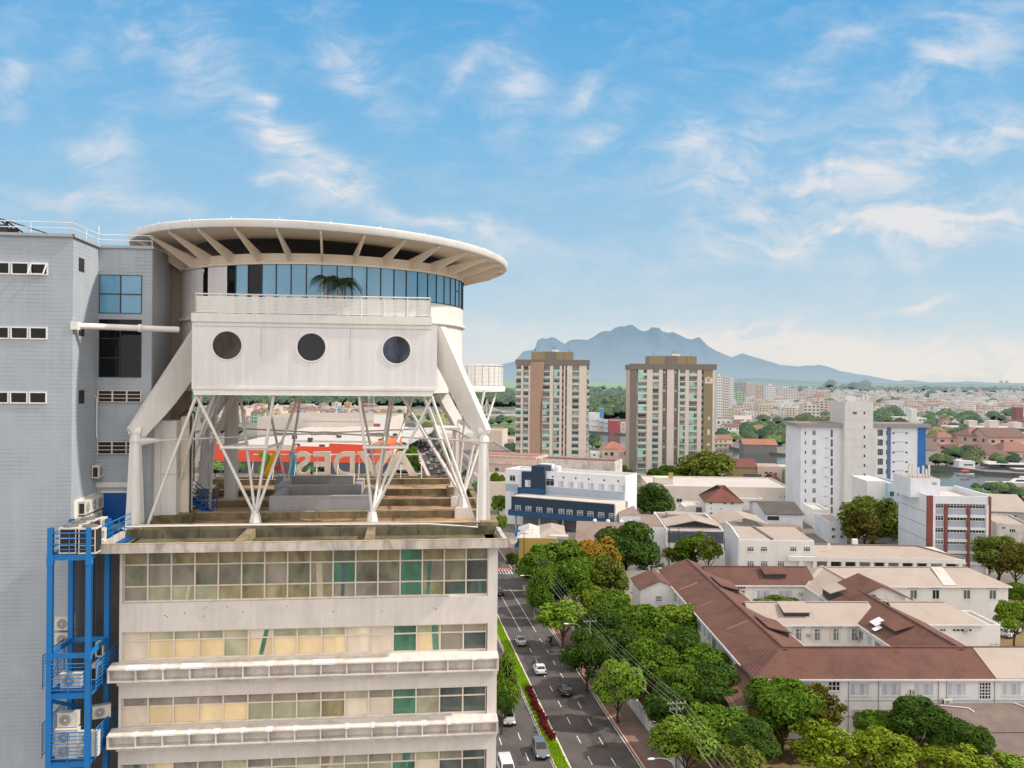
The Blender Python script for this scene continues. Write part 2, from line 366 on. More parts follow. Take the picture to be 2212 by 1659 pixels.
    for (u, v, hl, hw, ang, st) in PATCH:
        mp = t.mapping(ABw, (K/hl, K/hw, 0), (0, 0, 0)); nd = mp.node; a = rad(ang); nd.vector_type = 'TEXTURE'
        nd.inputs['Location'].default_value = ((u-CU)/K, -(v-HV)/K, 0); nd.inputs['Rotation'].default_value = (0, 0, a); nd.inputs['Scale'].default_value = (hl/K, hw/K, 1)
        ln = t.n('ShaderNodeVectorMath', operation='LENGTH'); t.l(mp, ln.inputs[0]); g = t.math('MULTIPLY', t.math('EXPONENT', t.math('MULTIPLY', t.math('MULTIPLY', ln.outputs['Value'], ln.outputs['Value']), -1.1)), st)
        dens = g if dens is None else t.math('ADD', dens, g)
    s1 = t.noise(t.mapping(ABw, (1.0, 3.4, 1), (0, 0, rad(-24))), 7, 6, .62, .5); s2 = t.noise(t.mapping(ABw, (1, 1.6, 1), (0, 0, rad(-20))), 16, 4, .6, .6)
    nn = t.ramp(t.math('ADD', t.math('MULTIPLY', s1, .58), t.math('MULTIPLY', s2, .42)), ((.40, .08), (.61, 1)))
    thin = t.math('MULTIPLY', t.ramp(t.math('ADD', t.math('MULTIPLY', s1, .6), t.math('MULTIPLY', s2, .4)), ((.47, 0), (.68, 1))), .2)
    f = t.math('ADD', t.math('MULTIPLY', t.math('MULTIPLY', dens, nn), 1.25), thin)
    f = t.math('MULTIPLY', f, t.ramp(sx.outputs[1], ((.05, 0), (.2, 1))))
    ff = t.math('MINIMUM', f, .9)
    cl = t.mix(t.ramp(z, ((0, 0), (.3, 1))), (7.7, 7.3, 6.85), (7.4, 7.4, 7.75))
    t.l(t.mix(ff, base, cl), bg.inputs['Color']); t.l(bg.outputs[0], out.inputs[0])
make_world()
sd = bpy.data.lights.new('sun', 'SUN'); sd.energy = 4.3; sd.angle = rad(1.5); sd.color = (1, .92, .83)
so = bpy.data.objects.new('sun', sd); C.objects.link(so); so.rotation_euler = SUND.to_track_quat('Z', 'Y').to_euler(); so.location = (60, -20, 120)
# ================================================================ FOREGROUND
YAW = rad(6.9)
FA = Site(258, 1300, 0, YAW, P=AT(258, 1300, 39.14))     # left end of the beige front
def zc(z): return H+z                                      # heights counted from eye level
M_white = mat('white_steel_paint', 'dedad4', .45, .05, 1.5, streak=.14, dirt='9a8f80', dirt_amt=.18)
M_white2 = mat('white_render', 'd9d4ce', .7, .06, .8, streak=.22, dirt='a2978a', dirt_amt=.15)
M_box = mat('light_grey_panel', 'dad5d3', .6, .05, .7, streak=.36, dirt='a39b94', dirt_amt=.16)
M_cream = mat('cream_soffit', 'e2d3c0', .7, .06, .8, dirt='b09a80', dirt_amt=.15)
M_dkpan = mat('dark_skylight', '57525a', .35, .12, .6)
M_beige = mat('beige_render', 'd8cfc6', .8, .08, .7, streak=.28, dirt='978b7e', dirt_amt=.25)
M_ledge = mat('weathered_white_ledge', 'd8d0c7', .75, .08, 1.1, streak=.3, dirt='8d7a66', dirt_amt=.45)
M_patch = mat('fresh_white_paint', 'e4e2e2', .6, .04, 1.)
M_stain = mat('stained_concrete_edge', 'c4bab0', .85, .16, 1.5, streak=.5, dirt='6b6055', dirt_amt=.6)
M_deck = mat('mossy_roof_deck', 'b3936f', .85, .3, .7, dirt='53453a', dirt_amt=.8, rvar=.3, bump=.3, bscale=4)
M_beam = mat('mossy_concrete_beam', '8e7f62', .9, .25, .8, dirt='353021', dirt_amt=.8)
M_beamtop = mat('pale_beam_top', 'b3a58c', .9, .15, 1.5, dirt='6b5d48', dirt_amt=.6)
M_trough = mat('dark_wet_gutter', '6d6652', .7, .3, 1., dirt='1f1d17', dirt_amt=.8)
M_mull = mat('beige_window_frame', 'dccfbf', .55, .06, 2., dirt='a8967f', dirt_amt=.3)
M_gry = mat('pale_grey_tile_wall', 'a4aab0', .65, .07, .5, streak=.28, brick=(1.3, .19, '757c84'), dirt='8a9097', dirt_amt=.25)
M_gry2 = mat('grey_smooth_wall', 'a2a5a9', .7, .06, .6, streak=.3, dirt='747476', dirt_amt=.3)
M_brn = mat('brown_tile_wall', '8d7f70', .7, .08, .6, brick=(.5, .12, '6d6155'))
M_gap = mat('grey_beige_wall', '8c857f', .8, .1, .7, streak=.3, dirt='4d4844', dirt_amt=.4)
M_blue = mat('blue_painted_steel', '1870b2', .5, .1, 1.2, streak=.3, dirt='3f5f78', dirt_amt=.4)
M_blued = mat('blue_door_paint', '0e4c8c', .45, .08, 1.2, corr=('Z', .12, .2))
M_ac = mat('off_white_ac_casing', 'cfcabf', .5, .06, 2., dirt='9a917f', dirt_amt=.25)
M_grille = mat('dark_grille', '2e2b2a', .6, .2, 4.)
M_fan = mat('grey_fan_guard', '6f6c68', .5, .15, 6.)
M_duct = mat('grey_painted_beam', 'a3a0a1', .6, .06, .8, streak=.15, dirt='6a686a', dirt_amt=.3)
M_ductw = mat('pale_grey_beam_side', 'b9b3ad', .7, .08, 1., streak=.2, dirt='87807a', dirt_amt=.3)
M_dk = mat('dark_metal', '35322f', .5, .1, 3.)
M_gblu = glass('blue_curtain_glass', '6398b6', .05, blotch=.22, scale=.35)  # light blue base carries a painted sky reflection
M_gdrk = glass('dark_office_glass', '0c0e11', .05, blotch=.5, scale=.5, spec=.25)
M_gpale = glass('pale_beige_glass', 'a8a498', .12, blotch=.25, scale=.5)
GLS = dict(o=glass('olive_reflection_glass', '958b68', .1, blotch=.55, scale=.9, spec=.5), c=glass('cream_reflection_glass', 'e3ca9f', .12, blotch=.2, scale=.6, spec=.5),
           p=glass('pale_reflection_glass', 'dccdb8', .12, blotch=.2, scale=.6, spec=.5), g=glass('green_reflection_glass', '4f7f66', .1, blotch=.5, scale=.9, spec=.5),
           k=glass('dark_grey_glass', '4f5653', .08, blotch=.6, scale=.9, spec=.6), t=glass('grey_taupe_glass', '90877a', .1, blotch=.4, scale=.7, spec=.5),
           y=glass('grey_olive_glass', '7b7a66', .1, blotch=.5, scale=1.1, spec=.5), l=glass('light_sage_glass', 'a8a488', .1, blotch=.35, scale=.8, spec=.5))  # front panes: warped reflections painted in as tints

M_refl1 = glass('green_reflection', '4a7564', .12, blotch=.5, scale=1.2, spec=.5); M_refl2 = glass('slate_reflection', '4d5a5e', .12, blotch=.5, scale=1.2, spec=.5); M_refl3 = glass('sand_reflection', 'b9ad92', .12, blotch=.3, scale=1.2, spec=.5)  # colours of strips painted over panes to imitate reflections
# ---------------------------------------------------------------- beige office block
W = 17.37
ob = FA.thing('office_block', 'beige office block with stained flat roof, window bands and ribbed ledges', 'building')
b = MB()
b.box(0, W, .02, 22.2, 0, zc(-19.3)); b.build('lower_wall', [M_beige], ob)
b = MB()   # spandrels and piers; the glazing fills the gaps between
D0 = .3
for z0, z1 in ((-11.81, -10.49), (-14.83, -13.15), (-17.87, -16.16)):
    b.box(0, W, .0, .42, zc(z0), zc(z1))
b.box(W-.46, W, .003, 22.2, zc(-19.31), zc(-8.0)); b.box(0, .12, .003, 22.2, zc(-19.31), zc(-8.0))
b.box(.12, W-.46, 4.5, 22.19, zc(-19.31), zc(-8.0)); b.box(.12, W-.46, 2.2, 2.3, zc(-19.31), zc(-8.05))
b.build('wall', [M_beige], ob)
for z0, z1 in ((-13.87, -13.29), (-16.85, -16.29)):         # ribbed ledges
    b = MB(); x0, x1, f = -.28, W+.02, -.72
    b.box(x0, x1, f, 0, zc(z0), zc(z0)+.06); b.box(x0, x1, f+.42, f+.46, zc(z0)+.06, zc(z1)+.0)
    b.add([(x0, f, zc(z1)+.03), (x1, f, zc(z1)+.03), (x1, 0, zc(z1)+.12), (x0, 0, zc(z1)+.12), (x0, f, zc(z1)-.03), (x1, f, zc(z1)-.03), (x1, 0, zc(z1)+.06), (x0, 0, zc(z1)+.06)],
          ((0, 1, 2, 3), (7, 6, 5, 4), (0, 4, 5, 1), (1, 5, 6, 2), (0, 3, 7, 4)))
    for i in range(16):
        x = x0+.02+(x1-x0-.12)*i/15; b.box(x, x+.07, f+.02, f+.42, zc(z0)+.061, zc(z1)-.035)
    b.box(x0, x0+.05, f+.01, 0, zc(z0)+.06, zc(z1)-.035); b.box(x1-.05, x1, f+.01, 0, zc(z0)+.06, zc(z1)-.035)
    b.box(.0, W, -.3, -.003, zc(z0)-.28, zc(z0)-.005)
    lo = b.build('ledge', [M_ledge], ob)
    b = MB()
    for i in range(1, 15):
        if R.random() < .62:
            x = x0+(x1-x0)*i/15; w = R.choice((.2, .22, .3, 1.0)); zf = zc(z1)+.03
            b.quad((x-w*.4, f-.004, zf-.07), (x+w*.6, f-.004, zf-.07), (x+w*.6, f-.004, zf+.01), (x-w*.4, f-.004, zf+.01))
            b.quad((x-w*.4, f-.004, zf+.012), (x+w*.6, f-.004, zf+.012), (x+w*.6, f+.4, zf+.066), (x-w*.4, f+.4, zf+.066))
    b.build('paint_patch', [M_patch], lo, fixn=False)['kind'] = 'stuff'
def glaze(x0, x1, z0, z1, n, rows, pats, fw=.07, fd=.1):
    """one framed bay after another; pats gives each bay's panes from the top row down"""
    for i in range(n):
        a, c = x0+(x1-x0)*i/n, x0+(x1-x0)*(i+1)/n; w = c-a; h = z1-z0
        fb = MB(); fb.box(0, fw*.5, 0, fd, 0, h); fb.box(w-fw*.5, w, 0, fd, 0, h); fb.box(fw*.5, w-fw*.5, 0, fd, 0, fw); fb.box(fw*.5, w-fw*.5, 0, fd, h-fw*.7, h)
        zz = h; zs = [h]
        for r in rows: zz -= r*h; zs.append(zz)
        for q in zs[1:-1]: fb.box(fw*.5, w-fw*.5, .01, fd, q-fw*.45, q+fw*.45)
        wo = fb.build('window', [M_mull], ob); wo.location = (a, D0-fd, z0)
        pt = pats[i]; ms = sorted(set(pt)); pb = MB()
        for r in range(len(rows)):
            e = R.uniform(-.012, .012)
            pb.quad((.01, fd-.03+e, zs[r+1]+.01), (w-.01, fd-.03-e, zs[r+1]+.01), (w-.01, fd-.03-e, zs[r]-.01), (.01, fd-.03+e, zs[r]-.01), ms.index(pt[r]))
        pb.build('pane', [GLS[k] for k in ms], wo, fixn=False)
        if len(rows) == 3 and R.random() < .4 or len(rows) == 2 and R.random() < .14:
            cb_ = MB(); yq = fd-.046; cm = R.choice((M_refl1, M_refl1, M_refl2, M_refl3)); x = w*R.uniform(.15, .7); r0 = R.choice((len(rows)-1, len(rows)-2)); zt2, zb2 = zs[r0]-.02, zs[len(rows)]+.05; ww = w*R.uniform(.12, .3); sl = R.uniform(-.25, .25)*w
            cb_.quad((x, yq, zb2), (min(w-.04, x+ww), yq, zb2), (max(.05, min(w-.04, x+ww+sl)), yq, zt2), (max(.04, x+sl), yq, zt2)); cb_.build('reflection_strip', [cm], wo, fixn=False)  # slanted strip added on the pane as a painted reflection
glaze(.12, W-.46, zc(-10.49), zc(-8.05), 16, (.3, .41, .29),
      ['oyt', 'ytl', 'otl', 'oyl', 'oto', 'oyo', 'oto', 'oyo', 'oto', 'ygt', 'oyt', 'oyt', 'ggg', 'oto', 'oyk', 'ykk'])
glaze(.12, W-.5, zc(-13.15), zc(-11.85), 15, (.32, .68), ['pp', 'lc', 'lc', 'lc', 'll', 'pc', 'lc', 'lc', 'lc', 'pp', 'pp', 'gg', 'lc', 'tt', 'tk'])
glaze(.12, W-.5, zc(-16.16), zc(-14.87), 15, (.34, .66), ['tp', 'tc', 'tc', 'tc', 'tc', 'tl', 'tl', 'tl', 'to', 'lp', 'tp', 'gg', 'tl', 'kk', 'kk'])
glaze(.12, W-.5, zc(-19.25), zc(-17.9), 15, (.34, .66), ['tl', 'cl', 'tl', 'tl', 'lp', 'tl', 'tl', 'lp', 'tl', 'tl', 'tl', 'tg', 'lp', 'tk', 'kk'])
b = MB(); z = -8.0                                          # roof slab with gutter
b.box(-.75, W+.35, -1.0, -.82, zc(-8.0), zc(-7.62)); b.box(-.75, -.55, -.82, 2.5, zc(-8.), zc(-7.62)); b.box(W+.15, W+.35, -.82, 2.5, zc(-8.), zc(-7.62))
b.build('roof_edge', [M_stain], ob)
b = MB(); b.box(-.74, W+.34, -.99, -.825, zc(-7.62)+.002, zc(-7.57)); b.build('coping', [M_beamtop], ob)
b = MB(); b.box(-.55, W+.15, -.82, 2.5, zc(-8.04), zc(-8.0)); b.box(-.5, W+.1, 2.5, 2.7, zc(-8.02), zc(-7.55)); b.build('gutter', [M_trough], ob)
b = MB(); b.box(-.4, W+.1, 2.7, 22.4, zc(-8.0), zc(-7.85)); dk = b.build('roof_deck', [M_deck], ob)
for y in (3.0, 7.0, 11.6, 16.3, 21.9):
    b = MB(); b.box(-.3, W+.1, y, y+.32, zc(-7.85), zc(-7.47)); b.box(-.3, W+.1, y-.01, y+.33, zc(-7.47), zc(-7.43), 1); b.build('roof_beam', [M_beam, M_beamtop], ob)
for q in ((5.2, 5.6, -.8, 2.48, -7.98, -7.56), (11.05, 11.45, -.8, 2.48, -7.98, -7.56), (5.2, 5.55, 3.33, 7.0, -7.85, -7.6), (W-.6, W+.3, 2.72, 4.4, -7.85, -7.4), (-.35, .9, 20.2, 21.6, -7.85, -7.2), (15.6, 16.8, 15.1, 16.2, -7.85, -7.2), (-.35, .95, 15.0, 16.28, -7.85, -7.2)):
    b = MB(); b.box(*q[:4], zc(q[4]), zc(q[5])); b.build('plinth', [M_beam], ob)
b = MB()
for x in (0, W+.02): b.box(x-.3, x+.05, 2.72, 22.3, zc(-7.84), zc(-7.5))
b.box(-.3, W+.1, 22.3, 22.5, zc(-7.9), zc(-7.3)); b.build('parapet', [M_beam], ob)
b = MB(); b.path([FA_ for FA_ in ((-.6, 2.62, zc(-7.42)), (5, 2.6, zc(-7.4)), (9.4, 2.62, zc(-7.42)), (14.2, 2.6, zc(-7.45)), (16.6, 2.5, zc(-7.62)))], .035)
for x in (1.2, 2.9, 4.3, 6.3, 8.1, 9.7, 12.1, 13.6): b.tube((x, 2.55, zc(-7.43)), (x, 2.48, zc(-7.95)), .018, n=5, m=1)
b.build('pipe', [M_patch, M_dk], ob)
b = MB()     # conduit brackets and stains left by old fixings
for _ in range(26):
    x = R.uniform(.6, W-.8); zq = R.choice((-10.75, -11.1, -14.95, -18.05))+R.uniform(-.08, .08); b.box(x, x+R.uniform(.03, .06), -.006, .003, zc(zq), zc(zq)+R.uniform(.03, .06))
b.build('fixing_hole', [M_dk], ob)['kind'] = 'stuff'

# ---------------------------------------------------------------- white pavilion on steel legs
CX, CYL = 8.05, 11.6; RD, RR = 8.23, 10.9
pv = FA.thing('raised_pavilion', 'white pavilion with portholes, round glass lounge and disc roof on steel struts', 'building')
Bx0, Bx1, By, Bz0, Bz1 = 2.46, 14.45, 2.6, -.57, 2.62
b = MB(); b.box(Bx0, Bx1, By, By+7.5, zc(Bz0), zc(Bz1)); 
bo = b.build('box_body', [M_box], pv)
b = MB()
b.box(Bx0+.02, Bx1-.02, By-.05, By+7.4, zc(-.70), zc(-.572)); b.box(Bx0+.06, Bx1-.12, By+.0, By+7.3, zc(-.84), zc(-.702)); b.box(Bx0+.1, Bx1-.2, By-.03, By+7.2, zc(-.98), zc(-.842)); b.build('floor_trim', [M_white], pv)
b = MB(); b.box(Bx0-.02, Bx1-.28, By-.1, By+5.5, zc(Bz1)+.005, zc(3.04)); b.box(Bx0+.1, Bx1-.3, By-.04, By-.003, zc(2.42), zc(Bz1)+.004); b.build('deck_band', [M_white2], pv)
b = MB()
for x in (5.75, 10.1): b.box(x, x+.02, By-.008, By+.001, zc(.9), zc(2.4))
b.build('panel_joint', [M_gry2], pv)
for px, pvv in ((490, 746), (672, 750), (856, 756)):
    x = FA.X(px, By); z = FA.Z(px, pvv, By); r = .70
    yc = lambda a, q, d: (x+a, By-d, z+q)
    b = MB(); n = 40; pts = []
    for rr, d in ((r+.05, 0), (r+.05, .03), (r-.0, .03), (r-.02, -.02)):
        for i in range(n): pts.append((x+rr*cos(2*PI*i/n), By-d, z+rr*sin(2*PI*i/n)))
    b.add(pts, [(k*n+i, k*n+(i+1) % n, (k+1)*n+(i+1) % n, (k+1)*n+i) for k in range(3) for i in range(n)])
    fr = b.build('round_window', [M_white], pv, smooth=True)
    b = MB(); b.poly([(x+(r-.02)*cos(2*PI*i/n), By-.012, z+(r-.02)*sin(2*PI*i/n)) for i in range(n)]); b.build('pane', [{490: glass('porthole_hill_reflection', '35291f', .05, blotch=.95, scale=1.0, spec=.25), 672: glass('porthole_plain_glass', '26262a', .05, blotch=.25, scale=.4, spec=.25), 856: glass('porthole_curtain_glass', '353c4c', .05, blotch=.9, scale=.9, spec=.25)}[px]], fr, fixn=False)  # left pane: hill reflection painted in as blotchy brown
# balcony rail
def railing(b, pts, z0, z1, slats=9, step=1.15, r=.03, mesh=True):
    for a, c in zip(pts[:-1], pts[1:]):
        a, c = Vector(a), Vector(c); L = (c-a).length; n = max(1, round(L/step))
        b.tube(a+Vector((0, 0, z1)), c+Vector((0, 0, z1)), r*1.2, n=6)
        for i in range(n+1): p = a+(c-a)*i/n; b.tube(p+Vector((0, 0, z0)), p+Vector((0, 0, z1)), r, n=6)
        if mesh:
            for k in range(slats):
                zq = z0+.06+(z1-z0-.2)*k/(slats-1); b.beam(a+Vector((0, 0, zq)), c+Vector((0, 0, zq)), .02, .055)
b = MB(); railing(b, [(Bx0+.15, 8.0, 0), (Bx0+.15, By+.06, 0), (Bx1-.36, By+.06, 0), (Bx1-.36, 7.0, 0)], zc(3.05), zc(4.0), 12)
b.build('railing', [M_white], pv)
# drum
Cc = (CX, CYL, 0)
A_g0, A_g1 = rad(-118), rad(20)      # glazed arc, angle in the local frame (-90 = towards the viewer)
b = MB(); b.lathe([(RD-.02, zc(-.9)), (RD-.02, zc(2.9))], 72, c=Cc); b.lathe([(RD+.02, zc(2.9)), (RD+.16, zc(2.95)), (RD+.16, zc(3.1)), (RD, zc(3.12)), (RD, zc(4.1))], 72, c=Cc)
b.build('drum_wall', [M_white2], pv, smooth=True)
b = MB(); b.lathe([(RD, zc(4.1)), (RD, zc(5.65))], 40, a0=rad(22), a1=rad(225), c=Cc); b.lathe([(RD, zc(4.1)), (RD, zc(5.65))], 3, a0=rad(-132), a1=rad(-122), c=Cc); b.build('upper_drum_wall', [M_box], pv, smooth=True)
b = MB(); b.lathe([(RD-.05, zc(3.1)), (RD-.05, zc(5.65))], 5, a0=rad(-135), a1=rad(-118), c=Cc); b.build('side_window', [M_gdrk], pv)
np_ = 26
for i in range(np_):
    a0 = A_g0+(A_g1-A_g0)*i/np_; a1 = A_g0+(A_g1-A_g0)*(i+1)/np_
    p0 = Vector((CX+RD*cos(a0), CYL+RD*sin(a0), 0)); p1 = Vector((CX+RD*cos(a1), CYL+RD*sin(a1), 0)); zb = zc(3.1) if a0 < rad(-48) else zc(4.1)
    b = MB(); b.beam(p0+Vector((0, 0, zb)), p0+Vector((0, 0, zc(5.65))), .05, .08, 0, up=(cos(a0), sin(a0), 0)); b.beam(p0+Vector((0, 0, zb)), p1+Vector((0, 0, zb)), .04, .04)
    if i in (6, 18, 22): b.beam(p0+Vector((0, 0, zc(5.0))), p1+Vector((0, 0, zc(5.0))), .06, .06, 1 if i == 6 else 0)
    if i == 6:
        for p in (p0*.96+p1*.04, p0*.04+p1*.96): b.beam(p+Vector((0, -.03, zb)), p+Vector((0, -.03, zc(5.0))), .07, .07, 1)
    w = b.build('curtain_window', [M_dk, M_white], pv)
    b = MB(); b.quad(p0+Vector((0, 0, zb)), p1+Vector((0, 0, zb)), p1+Vector((0, 0, zc(5.65))), p0+Vector((0, 0, zc(5.65)))); b.build('pane', [M_gdrk if i == 1 else M_gpale if i > 20 else M_gblu], w, fixn=False)
b = MB(); b.lathe([(RD+.04, zc(5.75)), (RD+.1, zc(5.65)), (RD+.1, zc(5.77)), (RD+.02, zc(5.81)), (RD+.02, zc(6.2)), (RD-.15, zc(6.23)), (RD-.15, zc(5.61))], 72, c=Cc)
for i in range(32):
    a = 2*PI*(i+.5)/32; p = Vector((CX+(RD+.11)*cos(a), CYL+(RD+.11)*sin(a), zc(5.75))); tv = Vector((-sin(a), cos(a), 0))*.42; b.beam(p-tv, p+tv, .05, .06)
b.build('ring_beam', [M_cream], pv, smooth=True)
ta, tb = -.032, -.016
tilt = lambda x, y: ta*x+tb*y
zt = 6.9
b = MB(); b.lathe([(RR-.5, zc(zt-.04)), (RR-.05, zc(zt-.06)), (RR, zc(zt)), (RR+.02, zc(zt+.28)), (RR-.1, zc(zt+.34)), (0.01, zc(zt+.5))], 96, c=Cc, fn=tilt); b.build('disc_roof', [M_white], pv, smooth=True)
b = MB(); b.lathe([(7.65, zc(zt-.02)), (RR-.45, zc(zt-.04))], 96, c=Cc, fn=tilt); b.build('soffit', [M_cream], pv, fixn=False)
b = MB(); b.lathe([(.1, zc(zt-.01)), (7.65, zc(zt-.022))], 96, c=Cc, fn=tilt); b.build('skylight', [M_dkpan], pv, fixn=False)
for i in range(32):
    a = 2*PI*(i+.35)/32; u_ = Vector((cos(a), sin(a), 0)); tv = Vector((-sin(a), cos(a), 0))*.05
    q = lambda r, z: Vector((CX, CYL, 0))+u_*r+Vector((0, 0, z)); zi = zc(zt-.03)+tilt(*(u_*RD).xy); zo = zc(zt-.06)+tilt(*(u_*RR).xy)
    pr = [q(RD-.1, zc(5.79)), q(RD+.22, zc(5.77)), q(RR-.3, zo-.13), q(RR-.25, zo), q(RD-.1, zc(6.26))]
    b = MB(); b.add([p-tv for p in pr]+[p+tv for p in pr], [(0, 1, 2, 3, 4), (9, 8, 7, 6, 5)]+[(k, 5+k, 5+(k+1) % 5, (k+1) % 5) for k in range(5)]); b.build('rib', [M_cream], pv)
b = MB()
for i in range(14):
    a = -PI*(i+.5)/14; p = Vector((CX+(RR-.15)*cos(a), CYL+(RR-.15)*sin(a), zc(zt+.3)+tilt((RR)*cos(a), RR*sin(a)))); b.tube(p, p+Vector((0, 0, .14)), .02, n=5)
b.build('spike', [M_white], pv)['kind'] = 'stuff'
# legs: fin above, flared column below
LEGS = [(-.47, 3.7), (16.95, 3.6), (.2, 15.7), (16.2, 15.6)]
TOPS = [(2.42, 6.4), (14.48, 6.4), (3.2, 13.2), (13.8, 13.2)]
for k, ((fx, fy), (tx, ty)) in enumerate(zip(LEGS, TOPS)):
    A = Vector((tx, ty, 0)); Bv = Vector((fx, fy, 0)); d = Bv-A; L = d.length; dn = d/L; nrm = Vector((-dn.y, dn.x, 0))*.17
    pr = [(0, 2.72), (.17, 2.75), (1.1, -2.72), (1.06, -3.0), (.9, -3.15), (.8, -2.72), (.64, -2.1), (.5, -1.5), (.38, -.9), (.27, -.3), (.15, .3), (0, .95)]
    if k > 1: pr = [(max(t, .02), min(z, 1.2)) for t, z in pr]
    P3 = [A+d*t+Vector((0, 0, zc(z))) for t, z in pr]; n = len(pr)
    b = MB(); b.add([p-nrm for p in P3]+[p+nrm for p in P3], [tuple(range(n)), tuple(reversed(range(n, 2*n)))]+[(i, n+i, n+(i+1) % n, (i+1) % n) for i in range(n)])
    lg = b.build('leg', [M_white], pv)
    zb = zc(-7.85) if k < 2 else zc(-7.2)
    b = MB(); top = Bv+Vector((0, 0, zc(-2.95)))
    b.tube(Bv+Vector((0, 0, zb)), Bv+Vector((0, 0, zc(-3.1))), .36, .24, 10); b.tube(Bv+Vector((0, 0, zc(-3.35))), Bv+Vector((0, 0, zc(-3.0))), .30, .26, 10)
    for i in range(4):
        a = PI/4+i*PI/2; u_ = Vector((cos(a), sin(a), 0)); b.add([Bv+u_*.2+Vector((0, 0, zb)), Bv+u_*.52+Vector((0, 0, zb)), Bv+u_*.30+Vector((0, 0, zc(-3.2))), Bv+u_*.1+Vector((0, 0, zc(-3.2)))], ((0, 1, 2, 3),))
    b.box(fx-.55, fx+.55, fy-.5, fy+.5, zb-.02, zb+.06); b.tube(Bv+Vector((-.3, 0, zc(-2.85))), Bv+Vector((.3, 0, zc(-2.85))), .22, n=12)
    b.build('column', [M_white], lg)
    if k < 2:
        b = MB()
        for a in (0, 2.1, 4.2): p = Bv+Vector((.5*cos(a), .45*sin(a)-.1, zb+.1)); b.tube(p, p+Vector((.25*cos(a), .2*sin(a), .18)), .05, n=6)
        b.build('base_lamp', [M_patch], lg)
# fans of struts on the four sides
def strut(p0, p1, r=.076):
    b = MB(); b.tube(p0, p1, r, n=10); return b.build('strut', [M_white], pv, smooth=True)
def fan(base, tops, pair):
    B0 = Vector(base); b = MB(); b.tube(B0, B0+Vector((0, 0, .65)), .34, .22, 8); b.box(base[0]-.4, base[0]+.4, base[1]-.32, base[1]+.32, base[2]-.03, base[2]+.05); b.build('strut_base', [M_white], pv)
    mids = []
    for t in tops:
        T = Vector(t); s0 = B0+Vector((0, 0, .5))+(T-B0)*.02; strut(s0, T); mids.append(s0+(T-s0)*.56)
    b = MB()
    for i, j in pair: b.tube(mids[i], mids[j], .07, n=8)
    for q_ in sorted({x for p_ in pair for x in p_}): b.ball(mids[q_], .12, n=8, k=5)
    b.build('strut_brace', [M_white], pv)
zf = zc(-.98); zb = zc(-7.82)
for bx in (5.39, 11.24):
    s = bx-5.39
    xs = (2.62, 6.35) if bx < 8 else (10.55, 14.25)
    fan((bx, 3.6, zb+.2), [(xs[0], By+.25, zf), (xs[1], By+.25, zf), (xs[0]+1.1 if bx < 8 else xs[0]+1.5, 8.2, zf), (xs[1]+.6 if bx < 8 else xs[1]-.9, 8.2, zf)], ((0, 1), (0, 2), (1, 3)))
    fan((bx-.1, 15.7, zb), [(bx-1.3, 14.5, zf), (bx+.9, 14.5, zf)], ((0, 1),))
for sx_, xb in ((-1, .45), (1, 16.1)):
    for yb in (7.0, 11.3):
        xi = 3.2 if sx_ < 0 else 13.8
        tops = [(2.9, yb-1.2, zf), (2.7, yb+.9, zf)] if sx_ < 0 else [(xi, yb-2.2, zf), (xi+.1, yb+.6, zf), (xi-1.2, yb-.6, zf)]
        if sx_ > 0: tops += [(17.3, yb+.3, zc(-.72)), (18.2, yb+2.2, zc(-.72))] if yb < 9 else [(16.6, yb-.5, zc(-.72))]
        bz = zb+.55 if sx_ > 0 else zb+.1
        fan((xb, yb, bz), tops, ((0, 1),))
        if sx_ > 0: b = MB(); b.box(xb-.45, xb+.45, yb-.4, yb+.4, zb-.05, bz); b.build('pedestal', [M_white2], pv)
for (p, q) in ((0, 3), (1, 2)):
    b = MB(); A = Vector((*LEGS[p], zc(-3.35))); Bv = Vector((*LEGS[q], zc(-3.3))); d = (Bv-A).normalized()
    b.tube(A, Bv, .045, n=8); b.tube(A, A+d*1.2, .28, .07, 8); b.tube(Bv, Bv-d*1.2, .28, .07, 8); mid = (A+Bv)/2; b.tube(mid-d*.5, mid+d*.5, .1, n=8); b.build('tie_rod', [M_white], pv, smooth=True)
b = MB()
for p, q in ((1, 3), (0, 2)): b.tube((*LEGS[p], zc(-3.6)), (*LEGS[q], zc(-3.5)), .07, n=8)
b.build('side_tie', [M_white], pv)
# columns under the drum, service shafts and lift core
for p0, p1 in (((Bx0+.2, By+.2, zf), (.05, 3.75, zc(-7.75))), ((Bx1-.25, By+.2, zf), (16.6, 3.65, zc(-7.75)))): strut(p0, p1)
for p0, p1 in (((Bx0+.3, 3.6, zf), (.45, 7.0, zc(-7.3))), ((2.3, 9.0, zf), (1.5, 11.0, zc(-7.8)))): strut(p0, p1, .08)
b = MB(); b.lathe([(RD-.4, zc(-.95)), (.05, zc(-.96))], 48, c=Cc); b.build('drum_floor', [M_white2], pv, fixn=False)
# round balcony on the right
RB = Vector((16.2, 10.2, 0)); rb = 2.55
b = MB(); b.lathe([(rb-.12, zc(-.86)), (rb+.03, zc(-.82)), (rb+.05, zc(-.62)), (rb-.02, zc(-.5)), (.1, zc(-.5)), (.1, zc(-.86)), (rb-.12, zc(-.86))], 40, c=RB); b.build('round_balcony', [M_white], pv, smooth=True)
b = MB(); pts = [(RB.x+(rb-.1)*cos(a), RB.y+(rb-.1)*sin(a), 0) for a in [rad(-150+10.6*i) for i in range(29)]]; railing(b, pts, zc(-.48), zc(.72), 14, .8, .025); b.build('balcony_railing', [M_white], pv)
b = MB(); b.tube(FA_W := (0, 0, 0), (0, 0, .01), .01); b = MB()
p0 = AT(158, 703.5, 40.35); p1 = AT(386, 712, 43.3)
def toL(p): d = p-FA.o; return Vector((d.dot(FA.e1), d.dot(FA.e2), p.z))
